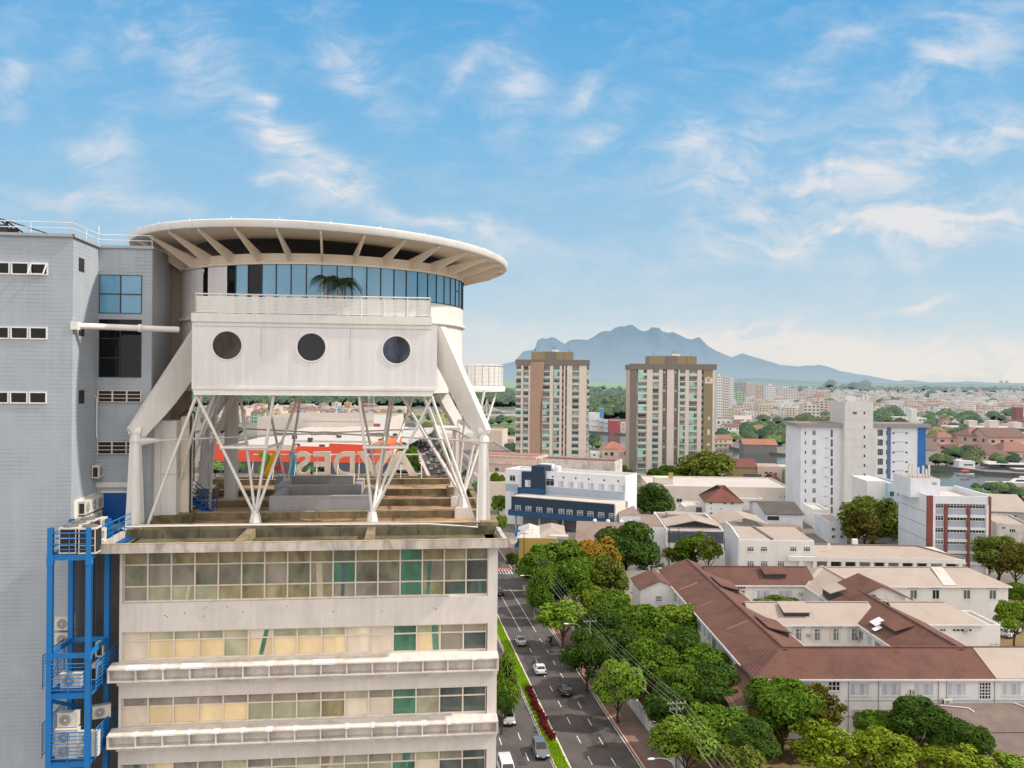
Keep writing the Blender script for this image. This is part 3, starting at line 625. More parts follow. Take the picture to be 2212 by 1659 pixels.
b.tube(toL(p0), toL(p1), .15, n=12); pm = toL(p0)*.38+toL(p1)*.62; b.tube(pm-Vector((.09, 0, 0)), pm+Vector((.09, 0, 0)), .2, n=12); pe = toL(p0); b.box(pe.x-.05, pe.x+.28, pe.y-.2, pe.y+.2, pe.z-.19, pe.z+.19)
b.build('bracing_pipe', [M_white], pv, smooth=True)
sh = FA.thing('service_shaft', 'tall white clad service shaft standing on the roof beside the grey block', 'shaft')
b = MB(); b.box(-.15, 1.05, 5.4, 6.8, zc(-7.3), zc(-2.4)); b.box(-.15, 1.05, 5.39, 5.4, zc(-5.2), zc(-5.17), 1); b.box(-.2, .3, 5.25, 5.38, zc(-7.3), zc(-2.5)); b.build('cladding', [M_white2, M_gry2], sh)
b = MB(); b.box(1.06, 1.5, 6.2, 7.0, zc(-7.4), zc(-2.2)); b.build('side_panel', [M_cream], sh)
b = MB(); b.box(-.3, 1.7, 5.0, 7.0, zc(-7.85), zc(-7.3)); b.build('plinth', [M_beam], sh)
b = MB(); b.tube((1.6, 6.1, zc(-7.8)), (1.6, 6.1, zc(-1.9)), .05, n=6, m=0); b.tube((1.75, 6.2, zc(-5.6)), (1.75, 6.2, zc(-2.0)), .04, n=6); b.path([(1.1, 6.0, zc(-2.2)), (1.4, 6.0, zc(-1.9)), (1.75, 6.2, zc(-2.0))], .05); b.build('pipe', [M_dk], sh)
s2 = FA.thing('lift_shaft', 'white square lift shaft rising through the struts at the left of the roof', 'shaft')
b = MB(); b.box(2.0, 2.55, 13.2, 14.0, zc(-7.85), zc(-.9)); b.box(1.8, 1.99, 13.5, 14.0, zc(-7.85), zc(-1.1)); b.build('shaft_wall', [M_white2], s2)

# palms on the balcony
M_palm = mat('palm_leaf', '22361a', .6, .3, 3., island=.7, trans=.25)
M_trunk = mat('palm_trunk', '6e5c48', .9, .2, 6.)
M_pot = mat('white_pot', 'dcd8d2', .6, .05)
for i, (px, hh) in enumerate(((706, 1.85), (743, 1.75))):
    x = FA.X(px, 3.0); y = 3.0
    p = thing('potted_palm', ('potted palm on the balcony nearest the glass door, taller crown' if i == 0 else 'potted palm on the balcony right of its twin, wide drooping crown'), 'palm', FA.W(x, y, zc(3.05)), YAW+i)
    b = MB(); b.lathe([(.05, 0), (.2, .02), (.27, .4), (.25, .42), (.02, .38)], 14); b.build('pot', [M_pot], p, smooth=True)
    b = MB(); b.tube((0, 0, .38), (.03, 0, hh+.05), .06, .05, 7); b.build('trunk', [M_trunk], p)
    b = MB()
    for k in range(26):
        a = 2*PI*k/26+R.uniform(-.2, .2); L = R.uniform(.75, 1.1); el = R.uniform(.1, 1.2); pts = []
        for q in range(6): s_ = q/5; pts.append(Vector((cos(a)*L*s_*cos(el*.4), sin(a)*L*s_*cos(el*.4), hh+L*(sin(el)*s_*.9-1.15*s_*s_*.8))))
        for q in range(5):
            for sd_ in (-1, 1):
                for e in range(3):
                    pp = pts[q].lerp(pts[q+1], e/3); tng = (pts[q+1]-pts[q]).normalized(); sdv = Vector((-sin(a), cos(a), 0))*sd_; Lf = .26*(1-.6*abs(q/5-.4))
                    tip = pp+sdv*Lf*.75+tng*Lf*.6-Vector((0, 0, Lf*.45)); b.add([pp, pp+tng*.05, tip], ((0, 1, 2),))
    b.build('crown', [M_palm], p, fixn=False)

# grey stepped beams on the roof
for k, (x0, x1, y) in enumerate(((5.42, 10.95, 7.75), (4.95, 10.2, 12.6), (4.3, 9.4, 17.6))):
    t_ = FA.thing('roof_girder', ('lowest wide grey steel girder across the roof, nearest the front', 'grey steel girder across the roof, middle of the three', 'grey steel girder across the roof, farthest back of the three')[k], 'girder', 'grey girders across the roof')
    b = MB(); b.box(x0, x1, y, y+.35, zc(-7.5), zc(-6.73)); b.box(x0+.02, x1-.02, y-.02, y+.37, zc(-6.728), zc(-6.69), 1); b.build('web', [M_duct, M_ductw], t_)
    b = MB()
    for x in (x0-.0, x1-.5): b.box(x+.02, x+.48, y+.36, y+(4.4 if k < 2 else 2.), zc(-7.45), zc(-6.78))
    b.build('side_arm', [M_ductw], t_)
    b = MB()
    for x in (x0+.5, x1-.7): b.box(x, x+.25, y+.05, y+.3, zc(-7.86), zc(-7.5))
    b.build('foot', [M_dk], t_)
# blue steps
st = FA.thing('steel_steps', 'small blue steel steps with handrails coming down onto the roof', 'stairs')
b = MB()
for i in range(6): b.box(1.25+.2*i, 1.5+.2*i, 7.5, 8.2, zc(-6.75)-.18*i, zc(-6.71)-.18*i)
b.build('tread', [M_blued], st)
b = MB()
for y in (7.48, 8.22): b.beam((1.2, y, zc(-6.8)), (2.55, y, zc(-7.85)), .04, .2)
b.build('stringer', [M_blued], st)
b = MB()
for y in (7.48, 8.22):
    for x, z in ((1.2, -6.75), (1.85, -7.3), (2.5, -7.8)): b.tube((x, y, zc(z)), (x, y, zc(z)+.95), .025, n=6)
    for dz in (.5, .95): b.tube((1.2, y, zc(-6.75)+dz), (2.5, y, zc(-7.8)+dz), .025, n=6)
b.build('handrail', [M_blued], st)
b = MB(); b.box(.3, 1.24, 7.45, 8.25, zc(-6.78), zc(-6.72)); b.box(.3, .38, 7.45, 7.53, zc(-7.85), zc(-6.78)); b.box(1.1, 1.18, 7.45, 7.53, zc(-7.85), zc(-6.78)); b.build('landing', [M_blued], st)

# ---------------------------------------------------------------- roof sign seen from behind
def letter_mesh(ch, h, depth, mats):
    cu = bpy.data.curves.new('letter', 'FONT'); cu.body = ch; cu.size = 1; cu.extrude = .04; cu.offset = .028
    ot = bpy.data.objects.new('letter', cu); C.objects.link(ot); dg = bpy.context.evaluated_depsgraph_get(); dg.update()
    me = bpy.data.meshes.new_from_object(ot.evaluated_get(dg)); bpy.data.objects.remove(ot); bpy.data.curves.remove(cu)
    xs = [v.co.x for v in me.vertices]; ys = [v.co.y for v in me.vertices]; s = h/.73
    x0, w = min(xs), max(xs)-min(xs)
    for v in me.vertices: v.co = Vector(((v.co.x-x0)*s, v.co.z/.04*depth/2, v.co.y*s))
    me.materials.clear()
    for mm in mats: me.materials.append(mm)
    me.update(); return me, w*s
M_sgn = mat('cream_sign_letter', 'f2eadc', .6, .06, 1.5, dirt='9b8f7e', dirt_amt=.3)
LC = dict(w=M_sgn, b=mat('cyan_sign_letter', '1b9cc4', .5), y=mat('yellow_sign_letter', 'd9a514', .5), r=mat('red_sign_letter', 'c23a2c', .5), g=mat('green_sign_letter', '6fb52c', .5))
sg = FA.thing('roof_sign', 'row of big sign letters on the far roof edge, seen from behind', 'sign')
ys = 22.75; hL = 1.84
for ch, u0, u1, col in (('A', 905, 826, 'w'), ('V', 850, 773, 'w'), ('D', 768, 722, 'w'), ('E', 716, 678, 'w'), ('S', 672, 641, 'w'), ('I', 638, 627, 'b'), ('A', 625, 578, 'r'), ('S', 586, 560, 'g')):
    me, w = letter_mesh(ch, hL, .16, [LC[col]]); x0, x1 = FA.X(u0, ys), FA.X(u1, ys)
    lo = place('letter', me, sg, (x0, ys, zc(-7.3)), PI, ((x0-x1)/w, 1, 1)); lo['label'] = {'w': 'cream', 'b': 'blue', 'r': 'red', 'g': 'green'}[col]+' sign letter'
b = MB(); xa, xb_ = FA.X(601, ys), FA.X(578, ys); b.beam((xb_+.7, ys-.1, zc(-5.5)), (xb_-.1, ys-.1, zc(-7.3)), .12, .36, up=(1, 0, 0)); b.build('letter_stroke', [LC['y']], sg)
b = MB(); xl, xr = FA.X(548, ys), FA.X(912, ys)
for z in (-7.2, -5.75): b.tube((xl, ys+.14, zc(z)), (xr, ys+.14, zc(z)), .05, n=6)
for i in range(9): x = xl+(xr-xl)*i/8; b.tube((x, ys+.16, zc(-7.9)), (x, ys+.16, zc(-5.7)), .04, n=6); b.tube((x, ys-.9, zc(-7.4)), (x, ys+.15, zc(-6.2)), .025, n=5)
b.build('frame', [M_white], sg)

# ---------------------------------------------------------------- grey block on the left
GA = Site(155, 1000, 0, YAW, P=AT(155, 900, 40.2))
gb = GA.thing('grey_block', 'tall pale grey tiled office block with ribbon windows at the left edge', 'building')
zt_ = zc(6.53)
b = MB(); b.box(-11, 0, 0, 9, 0, zt_); b.build('wall', [M_gry], gb)
x2, x3 = .02, 2.62
b = MB(); b.box(.0, x3, 3.3, 9.0, 0, zt_); b.box(x3-.001, x3+.02, 3.4, 9.02, zc(-20), zt_-.01, 1); b.build('stair_wall', [M_gry, M_gry2], gb)
b = MB(); b.box(x3+.02, GA.X(394, 6.9), 6.9, 9.0, zc(-8.2), zt_-.02); b.build('link_wall', [M_brn], gb)
b = MB(); b.box(-11, .1, -.12, 0, zt_-.12, zt_+.02); b.box(.0, .12, -.12, 3.2, zt_-.12, zt_+.02); b.box(.12, x3+.1, 3.2, 3.32, zt_-.12, zt_+.02); b.build('coping', [M_gry2], gb)
for v0, v1 in ((567, 594), (706, 733), (846, 872)):
    for k, (u0, u1) in enumerate(((-45, 20), (22, 61), (63, 102))):
        xx0, xx1 = GA.X(u0), GA.X(u1); z0, z1 = GA.Z(60, v1), GA.Z(60, v0); w, h = xx1-xx0, z1-z0; opened = (v0 == 567 and k == 2)
        b = MB(); f = .06
        for a in ((0, w, 0, f), (0, w, h-f, h)): b.box(a[0], a[1], -.05, .02, a[2], a[3])
        for a in ((0, f), (w-f, w)): b.box(a[0], a[1], -.05, .02, f, h-f)
        fo = b.build('window', [M_white], gb); fo.location = (xx0, 0, z0)
        b = MB(); b.quad((f, -.012, f), (w-f, -.012, f), (w-f, -.012, h-f), (f, -.012, h-f)); b.build('pane', [M_gdrk], fo, fixn=False)
        if opened:
            b = MB(); b.beam((f, -.06, h-f), (f-.05, -.3, .03), .04, .05); b.beam((w-f, -.06, h-f), (w-f-.05, -.3, .03), .04, .05); b.beam((f-.05, -.3, .03), (w-f-.05, -.3, .03), .04, .06); b.beam((f, -.06, h-f), (w-f, -.06, h-f), .04, .05); b.build('sash', [M_white], fo)
for v0, v1, cols, rows, gm in ((594, 677, 2, 2, M_gblu), (690, 815, 2, 3, M_gdrk)):
    xx0, xx1 = GA.X(213.5, 3.3), GA.X(305, 3.3); z0, z1 = GA.Z(260, v1, 3.3), GA.Z(260, v0, 3.3); w, h = xx1-xx0, z1-z0
    b = MB(); f = .05
    for i in range(cols+1): x = w*i/cols; b.box(max(0, x-f/2), min(w, x+f/2), -.05, .02, 0, h)
    for i in range(rows+1): z = h*i/rows; b.box(0, w, -.045, .018, max(0, z-f/2), min(h, z+f/2))
    fo = b.build('stair_window', [M_dk], gb); fo.location = (xx0, 3.3, z0)
    b = MB(); b.quad((0, -.012, 0), (w, -.012, 0), (w, -.012, h), (0, -.012, h)); b.build('pane', [gm], fo, fixn=False)
for v0, v1 in ((844, 868), (954, 980)):
    xx0, xx1 = GA.X(213, 3.3), GA.X(306, 3.3); z0, z1 = GA.Z(260, v1, 3.3), GA.Z(260, v0, 3.3)
    b = MB(); b.box(xx0, xx1, 3.285, 3.305, z0, z1, 1)
    for i in range(4): x = xx0+(xx1-xx0)*i/3; b.box(x-.03, x+.03, 3.2, 3.3, z0, z1)
    for i in range(4): z = z0+(z1-z0)*i/3; b.beam((xx0, 3.22, z), (xx1, 3.22, z), .1, .03)
    b.build('louvre_vent', [M_mull, M_grille], gb)
for v in (575, 713, 858):
    z = GA.Zs(180, v, 0); y = GA.Y(176, v, 0.0); b = MB(); b.box(-.0, .012, y-.35, y+.35, z-.3, z+.35); b.build('slot_window', [M_grille], gb)
b = MB()
for pts in ([(-11, -.06), (-.02, -.06)], [(-.02, -.06), (0.06, 3.25)], [(.06, 3.25), (x3, 3.25)]):
    a, c = Vector((*pts[0], 0)), Vector((*pts[1], 0))
    for dz in (.28, .55): b.tube(a+Vector((0, 0, zt_+dz)), c+Vector((0, 0, zt_+dz)), .02, n=5)
    nn = max(1, int((c-a).length/1.6))
    for i in range(nn+1): p = a+(c-a)*i/nn; b.tube(p+Vector((0, 0, zt_)), p+Vector((0, 0, zt_+.55)), .02, n=5)
b.tube((.04, 3.2, zt_), (.04, 3.2, zt_+1.0), .02, n=5); b.build('roof_rail', [M_white], gb)
b = MB(); zd = zc(-7.6)      # blue door and pale frame at the deck
xd0, xd1 = GA.X(225, 3.3), GA.X(276, 3.3); b.box(xd0, xd1, 3.27, 3.298, zd, zc(-6.05)); b.build('door', [M_blued], gb)
b = MB(); b.box(xd0-.75, xd1+.25, 3.24, 3.299, zc(-5.75), zc(-5.5)); b.box(xd1+.02, xd1+.2, 3.25, 3.299, zd, zc(-5.76)); b.box(xd0-.1, xd1+.02, 3.25, 3.299, zc(-6.03), zc(-5.93)); b.build('door_frame', [M_white2], gb)
b = MB(); b.box(.003, .03, .3, 3.2, zc(-7.9), zc(-6.0)); b.build('white_panel', [M_white2], gb)
b = MB(); b.tube((.12, 2.9, zc(-3.2)), (.12, 2.9, zc(-1.2)), .03, n=6); b.path([(.12, 2.9, zc(-1.2)), (.12, 2.7, zc(-1.1))], .03); b.tube((.05, 3.2, zc(-5.1)), (.05, 3.2, zc(-3.0)), .012, n=5); b.build('drain_pipe', [M_white], gb)
# the dark slot between the two blocks
b = MB(); b.box(.05, 4.2, 3.29, 3.31, zc(-30), zc(-8.2)); b.build('slot_wall', [M_gap], gb)
b = MB(); b.box(2.2, 4.0, 3.22, 3.28, zc(-12.6), zc(-10.0), 0); b.box(2.15, 4.1, 3.15, 3.285, zc(-10.0), zc(-8.9), 1); b.build('slot_window', [M_gdrk, M_gap], gb)
sp = GA.thing('solar_panel', 'dark tilted solar panel on the flat roof of the grey block', 'solar panel')
b = MB(); b.add([(-3.9, .6, zt_+.9), (-1.6, .6, zt_+.2), (-1.6, 1.9, zt_+.25), (-3.9, 1.9, zt_+.95), (-3.9, .6, zt_+.85), (-1.6, .6, zt_+.15), (-1.6, 1.9, zt_+.2), (-3.9, 1.9, zt_+.9)], ((0, 1, 2, 3), (7, 6, 5, 4), (0, 4, 5, 1), (2, 6, 7, 3), (3, 7, 4, 0), (1, 5, 6, 2))); b.build('panel', [M_grille], sp)
b = MB()
for y in (.7, 1.8): b.tube((-3.6, y, zt_-.1), (-3.75, y, zt_+.85), .05, n=6); b.tube((-2.4, y, zt_-.1), (-3.7, y, zt_+.8), .04, n=6); b.box(-3.9, -3.2, y-.05, y+.05, zt_-.1, zt_+.5)
b.build('support', [M_dk], sp)

# ---------------------------------------------------------------- air-conditioning units
def ac_side(w=.85, d=.34, h=.62, fans=1):
    r = thing('air_conditioner', 'x', 'air conditioner')
    b = MB(); b.box(0, w, -d, 0, 0, h); b.box(.04, w-.03, -d-.006, -d+.001, .03, h-.03); b.box(-.02, w+.02, -d-.01, .0, h, h+.025); b.box(-.006, .001, -d+.05, -.06, .06, h-.08, 1); b.build('casing', [M_ac, M_grille], r)
    for k in range(fans):
        cz = h*(k+.5)/fans; cx = w*.4; rr = min(w*.32, h/fans*.4); pts = [(cx+rr*cos(2*PI*i/20), -d-.012, cz+rr*sin(2*PI*i/20)) for i in range(20)]
        b = MB(); b.poly(pts, 0); b.tube((cx, -d-.02, cz), (cx, -d-.008, cz), rr*.25, n=10, m=1)
        for q in (.55, .85): b.lathe([(rr*q-.012, 0), (rr*q+.012, 0)], 20, 1)
        kk = len(b.v)-80
        b.v[kk:] = [(cx+x, -d-.018, cz+y) for x, y, z in b.v[kk:]]
        b.build('fan', [M_fan, M_ac], r, fixn=False)
    return r
def ac_top(w=.78, d=.78, h=1.15):
    r = thing('condenser_unit', 'x', 'air conditioner')
    b = MB(); b.box(0, w, -d, 0, 0, h, 1); 
    for x in (0, w-.05):
        for y in (-d-.006, -.05): b.box(x, x+.05, y, y+.056, 0, h+.002)
    b.box(-.02, w+.02, -d-.02, .02, h, h+.07); b.box(-.01, w+.01, -d-.01, .01, -.01, .06)
    for k in range(2): b.box(.03, w-.03, -d-.008, -d+.002, h*(.33+.3*k), h*(.35+.3*k))
    b.build('casing', [M_ac, M_grille], r)
    b = MB(); b.lathe([(w*.44, h+.07), (w*.42, h+.16), (w*.36, h+.17), (.02, h+.13)], 20, c=(w/2, -d/2, 0)); b.build('fan', [M_fan], r, smooth=True)
    return r
A1 = ac_side(); A2 = ac_side(.95, .36, 1.25, 2); A3 = ac_top()
used = set()
def put_ac(proto, p, rz, label, s=1.):
    if proto.name not in used:
        used.add(proto.name); o = proto; o.location = p; o.rotation_euler = (0, 0, rz); o.scale = (s,)*3; o['label'] = label
    else: o = copy_tree(proto, p, rz, label, s)
    o['group'] = 'air conditioners on and beside the blue steel platform'; return o
E = PI/2+YAW
def gW(x, y, z): return GA.W(x, y, zc(z))
put_ac(A1, gW(.04, 2.5, -5.2), E, 'single outdoor air conditioner high on the grey return wall above the white panel')
for k, y in enumerate((.75, 1.6, 2.4)): put_ac(A1, gW(.035, y, -6.75), E, ('air conditioner on the white wall panel, nearest of its row of three', 'air conditioner on the white wall panel, middle of its row of three', 'air conditioner on the white wall panel, closest to the blue door')[k])
for k, y in enumerate((.6, 1.5, 2.35)): put_ac(A2, gW(.06, y, -7.88), E, ('double-fan air conditioner under the wall row, nearest of three on the deck', 'double-fan air conditioner under the wall row, middle of three on the deck', 'double-fan air conditioner under the wall row, beside the blue door')[k], .8)
for k, (u, y) in enumerate(((122, 37.35), (164, 37.35), (140, 38.3), (160, 39.2))):
    p = AT(u, 1180, y); put_ac(A3, (p.x, p.y+.75, zc(-7.86)), YAW, ('round-topped condenser at the front rail of the top platform, left', 'round-topped condenser at the front rail of the top platform, beside the post', 'round-topped condenser in the second rank on the top platform', 'round-topped condenser in the third rank on the top platform')[k], .92)
p = AT(204, 1150, 40.2); put_ac(A2, (p.x, p.y, zc(-7.8)), E-.1, 'white boxy condenser on the walkway in front of the blue door', .78)
p = AT(203, 1150, 38.6); put_ac(A2, (p.x, p.y, zc(-7.95)), E-.1, 'white boxy condenser behind the right front platform post', .72)
# platform
pf = thing('steel_platform', 'blue steel frame platform stacked with air conditioners between the two blocks', 'platform', AT(104, 900, 37.2)*Vector((1, 1, 0)) if False else (AT(104, 900, 37.2).x, AT(104, 900, 37.2).y, 0), YAW)
PW, PD = 1.82, 2.35
b = MB()
posts = []
for x in (0, PW-.22):
    for y in (0, PD):
        pb = MB(); pb.box(x, x+.22, y, y+.04, zc(-34), zc(-6.72)); pb.box(x, x+.22, y+.18, y+.22, zc(-34), zc(-6.72)); pb.box(x+.09, x+.13, y+.04, y+.18, zc(-34), zc(-6.73)); pb.box(x-.015, x+.235, y-.015, y+.235, zc(-8.35), zc(-7.85)); pb.box(x-.015, x+.235, y-.015, y+.235, zc(-12.5), zc(-12.2)); pb.build('post', [M_blue], pf)
def beams(z, h=.24):
    for a, c in (((.2, .11), (PW-.2, .11)), ((.2, PD+.11), (PW-.2, PD+.11))): pb = MB(); pb.box(a[0], c[0], a[1]-.06, a[1]+.06, zc(z)-h, zc(z)); pb.build('beam', [M_blue], pf)
    for x in (.11, PW-.11): pb = MB(); pb.box(x-.05, x+.05, .2, PD, zc(z)-h, zc(z)-.01); pb.build('beam', [M_blue], pf)
def bluerail(b, pts, z0, n=4, h=1.0):
    for a, c in zip(pts[:-1], pts[1:]):
        a, c = Vector(a), Vector(c)
        for k in range(n): b.tube(a+Vector((0, 0, z0+h*(k+1)/n)), c+Vector((0, 0, z0+h*(k+1)/n)), .02 if k < n-1 else .03, n=5)
        m_ = max(1, round((c-a).length/.8))
        for i in range(m_+1): p = a+(c-a)*i/m_; b.tube(p+Vector((0, 0, z0)), p+Vector((0, 0, z0+h)), .022, n=5)
for z, out, nr in ((-7.9, 0, 4), (-13.95, .5, 8), (-16.95, .45, 8), (-19.95, .4, 8)):
    beams(z); pb = MB(); pb.box(.02, PW-.02, .22, PD+.1, zc(z)-.06, zc(z)-.0); pb.build('floor_plate', [M_blued], pf)
    pb = MB()
    if z == -7.9: bluerail(pb, [(.2, .02, 0), (PW-.2, .02, 0)], zc(z), 4, .95); bluerail(pb, [(PW-.05, .25, 0), (PW+.1, PD+3.6, 0)], zc(z), 4, 1.0); bluerail(pb, [(.06, .25, 0), (.3, PD+.6, 0)], zc(z), 3, .9)
    else: bluerail(pb, [(.2, .02, 0), (PW-.2, .02, 0)], zc(z), nr, 1.3); bluerail(pb, [(-.25, .3, 0), (-.3, PD+.5, 0)], zc(z)+.1, nr+3, 1.5); bluerail(pb, [(PW+.15, .3, 0), (PW+.3, PD+1.6, 0)], zc(z), nr, 1.3)
    pb.build('railing', [M_blue], pf)
beams(-12.2, .22)
pb = MB(); pb.box(.3, 2.3, PD+.3, PD+4.0, zc(-8.0), zc(-7.9)); pb.build('walkway', [M_blued], pf)
pb = MB(); pb.beam((.15, .2, zc(-14.3)), (.6, PD, zc(-15.4)), .1, .16); pb.build('brace', [M_blue], pf)
pW = lambda x, y, z: pf.location+Vector((x*cos(YAW)-y*sin(YAW), x*sin(YAW)+y*cos(YAW), zc(z)))
for (x, y, z, pr, rz, s, lb) in ((.35, 1.0, -13.93, A1, YAW, 1., 'single-fan air conditioner behind the rail of the middle platform level'), (.24, .75, -16.93, A2, YAW, 1.0, 'tall double-fan condenser behind the rail of the lowest platform level'),
        (.26, .9, -15.62, A1, YAW, 1., 'single-fan air conditioner lying on top of the tall double-fan condenser'), (1.2, .8, -16.93, A2, YAW, .85, 'white condenser at the right end of the lowest platform level'),
        (1.25, 1.6, -13.93, A1, E, 1., 'air conditioner turned sideways on the middle platform level'), (1.35, 2.0, -13.0, A1, E, 1., 'open white casing perched by the right post above the middle level'),
        (1.3, 1.8, -15.7, A1, .5, .9, 'tilted air conditioner casing heaped on the lowest platform level'),
        (2.3, 3.0, -12.4, A2, E, .9, 'tall white casing hung in the dark slot behind the right rear post'), (2.6, 3.2, -14.9, A1, E, 1., 'air conditioner in the dark slot level with the middle platform'), (2.3, 2.6, -15.5, A1, E, .9, 'lower air conditioner in the dark slot beside the lower rail')):
    put_ac(pr, pW(x, y, z), rz, lb, s)
for k, (v, f) in enumerate(((1338, 0), (1372, 0))):
    p = AT(124, v+8, 40.1); put_ac(A1, (p.x, p.y, p.z-.25), YAW, ('upper air conditioner on the grey tiled wall behind the blue posts', 'lower air conditioner on the grey tiled wall behind the blue posts')[k], .95)
# ================================================================ STREET
RDX = -.1503
def rp(q, y, z=0.): return Vector((q+RDX*(y-105.4), y, z))   # point on the avenue: q metres across, y metres out
def ruv(u, v): p = G(u, v); return p.x-RDX*(p.y-105.4), p.y
M_asph = mat('asphalt', '575250', .85, .2, .25, dirt='3b3838', dirt_amt=.75, bump=.2, bscale=18)
M_asph2 = mat('dark_asphalt', '46423f', .9, .2, .3, haze=6500)
M_line = mat('white_road_paint', 'd8d3cf', .7, .12, 1.5, dirt='85807c', dirt_amt=.5)
M_redp = mat('red_road_paint', 'c0574c', .7, .12, 1.5)
M_kerb = mat('pale_kerb', 'c4bab0', .85, .1, 1.5, dirt='857d74', dirt_amt=.4)
M_pave = mat('pink_grey_paving', '7d6b64', .9, .16, .7, dirt='554a46', dirt_amt=.5)
M_soil = mat('dry_earth', '7e6a4b', .95, .25, .3, dirt='5d5233', dirt_amt=.7)
M_grs = mat('lawn_green', '71920e', .9, .22, 1.2, dirt='46700e', dirt_amt=.5, bump=.4, bscale=14)
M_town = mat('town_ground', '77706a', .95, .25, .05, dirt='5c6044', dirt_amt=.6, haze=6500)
M_yard = mat('yard_paving', '8b837b', .9, .2, .2, dirt='6a625a', dirt_amt=.5)
def S(o, name=None): o['kind'] = 'structure'; return o
b = MB()   # one sheet out to the horizon
b.quad((-9000, -400, -.25), (12000, -400, -.25), (16000, 30000, -.25), (-12000, 30000, -.25)); S(b.build('ground', [M_town], fixn=False))
def strip(name, q0, q1, y0, y1, z, m, n=1, kind='structure'):
    b = MB()
    for i in range(n):
        a, c = y0+(y1-y0)*i/n, y0+(y1-y0)*(i+1)/n; b.quad(rp(q0, a, z), rp(q1, a, z), rp(q1, c, z), rp(q0, c, z))
    return S(b.build(name, [m], fixn=False))
Q_L0, Q_L1, Q_R0, Q_R1 = -2.95, 5.75, 7.7, 16.75
strip('road', Q_L0, Q_R1, 20, 900, -.12, M_asph, 1)
b = MB(); b.quad(rp(16.6, 196, -.123), rp(75, 206, -.123), rp(75, 214, -.123), rp(16.6, 216, -.123)); S(b.build('side_street', [M_asph], fixn=False))
def kerbrun(name, q0, q1, y0, y1, m, h=.16):
    b = MB(); n = 1
    P = [rp(q0, y0), rp(q1, y0), rp(q1, y1), rp(q0, y1)]
    b.add([(p.x, p.y, -.2) for p in P]+[(p.x, p.y, h-.12) for p in P], ((4, 5, 6, 7), (0, 1, 5, 4), (1, 2, 6, 5), (2, 3, 7, 6), (3, 0, 4, 7))); return S(b.build(name, [m]))
kerbrun('median_kerb', Q_L1+.05, Q_L1+.2, 20, 196, M_kerb); kerbrun('median_kerb', Q_R0-.2, Q_R0-.05, 20, 196, M_kerb)
strip('median_bed', Q_L1+.2, Q_R0-.2, 20, 196, .02, M_soil)
kerbrun('median_kerb', Q_L1+.05, Q_R0-.05, 222, 560, M_kerb)
kerbrun('pavement_kerb', Q_R1+.02, Q_R1+.18, 20, 198, M_kerb); kerbrun('pavement_kerb', Q_R1+.02, Q_R1+.18, 212, 620, M_kerb)
kerbrun('gutter_strip', Q_R1+.18, Q_R1+.72, 20, 198, mat('red_brown_strip', '8a5a4d', .9, .15, .8), .155)
kerbrun('pavement', Q_R1+.72, 20.6, 20, 199.5, M_pave); kerbrun('pavement', Q_R1+.18, 20.6, 212, 620, M_pave)
kerbrun('pavement', -9.5, Q_L0-.15, 20, 520, M_pave); kerbrun('pavement_kerb', Q_L0-.15, Q_L0, 20, 520, M_kerb, .165)
zm = -.112
def mark(b, q0, q1, y0, y1): b.quad(rp(q0, y0, zm), rp(q1, y0, zm), rp(q1, y1, zm), rp(q0, y1, zm))
b = MB()
for q in (Q_L1-.14, Q_R0+.02, Q_R1-.28): mark(b, q, q+.12, 20, 192 if q < 16 else 196)
mark(b, Q_L0+.15, Q_L0+.27, 20, 500)
for q, ph in ((.08, 0), (2.85, 1.6), (10.64, .8), (13.5, .4)):
    y = 44+ph
    while y < 640:
        if not 196 < y < 224:
            if q > 10 and 160 < y < 193: mark(b, q-.05, q+.07, y, min(193.5, y+6.2))
            else: mark(b, q-.06, q+.07, y, y+2.3)
        y += 6.2 if y < 240 else 7.5
mark(b, Q_R0+.1, Q_R1-.3, 193.6, 194.1)
for i in range(13): q = Q_R0-.2+i*.72; mark(b, q, q+.36, 210, 214.5)
S(b.build('road_markings', [M_line], fixn=False))
rp_ = random.Random(4); b = MB()
for _ in range(34):     # repaired patches and worn wheel tracks
    q, y = rp_.uniform(Q_L0+.5, Q_R1-3), rp_.uniform(84, 300); w_, l_ = rp_.uniform(.5, 2.0), rp_.uniform(2, 9)
    if Q_L1-w_-.1 < q < Q_R0+.1: continue
    zq = -.1165; b.poly([rp(q+rp_.uniform(-.1, .1), y, zq), rp(q+w_, y+rp_.uniform(-.2, .3), zq), rp(q+w_+rp_.uniform(-.2, .1), y+l_, zq), rp(q+rp_.uniform(-.1, .2), y+l_*rp_.uniform(.9, 1.05), zq)])
S(b.build('asphalt_patch', [mat('patched_asphalt', '403c3b', .9, .25, .6, dirt='5d5755', dirt_amt=.6)], fixn=False))
b = MB(); mark(b, Q_R0-.3, Q_R1-.2, 214.8, 216.2); S(b.build('red_road_bar', [M_redp], fixn=False))
b = MB(); q = 8.9; y = 186   # lane arrow
mark(b, q-.08, q+.08, y-3, y); b.quad(rp(q-.5, y, zm), rp(q+.5, y, zm), rp(q+.02, y+1.8, zm), rp(q-.02, y+1.8, zm)); S(b.build('lane_arrow', [M_line], fixn=False))
def ground_patch(name, pts, z, m): b = MB(); b.poly([(p.x, p.y, z) for p in pts]); return S(b.build(name, [m], fixn=False))
ground_patch('hospital_yard', [rp(20.9, 70), rp(95, 70), rp(140, 205), rp(21, 205)], -.1, M_soil)
ground_patch('parking_yard', [G(1255, 1262), G(1300, 1290), G(1420, 1300), G(1420, 1235), G(1260, 1232)], -.09, M_yard)
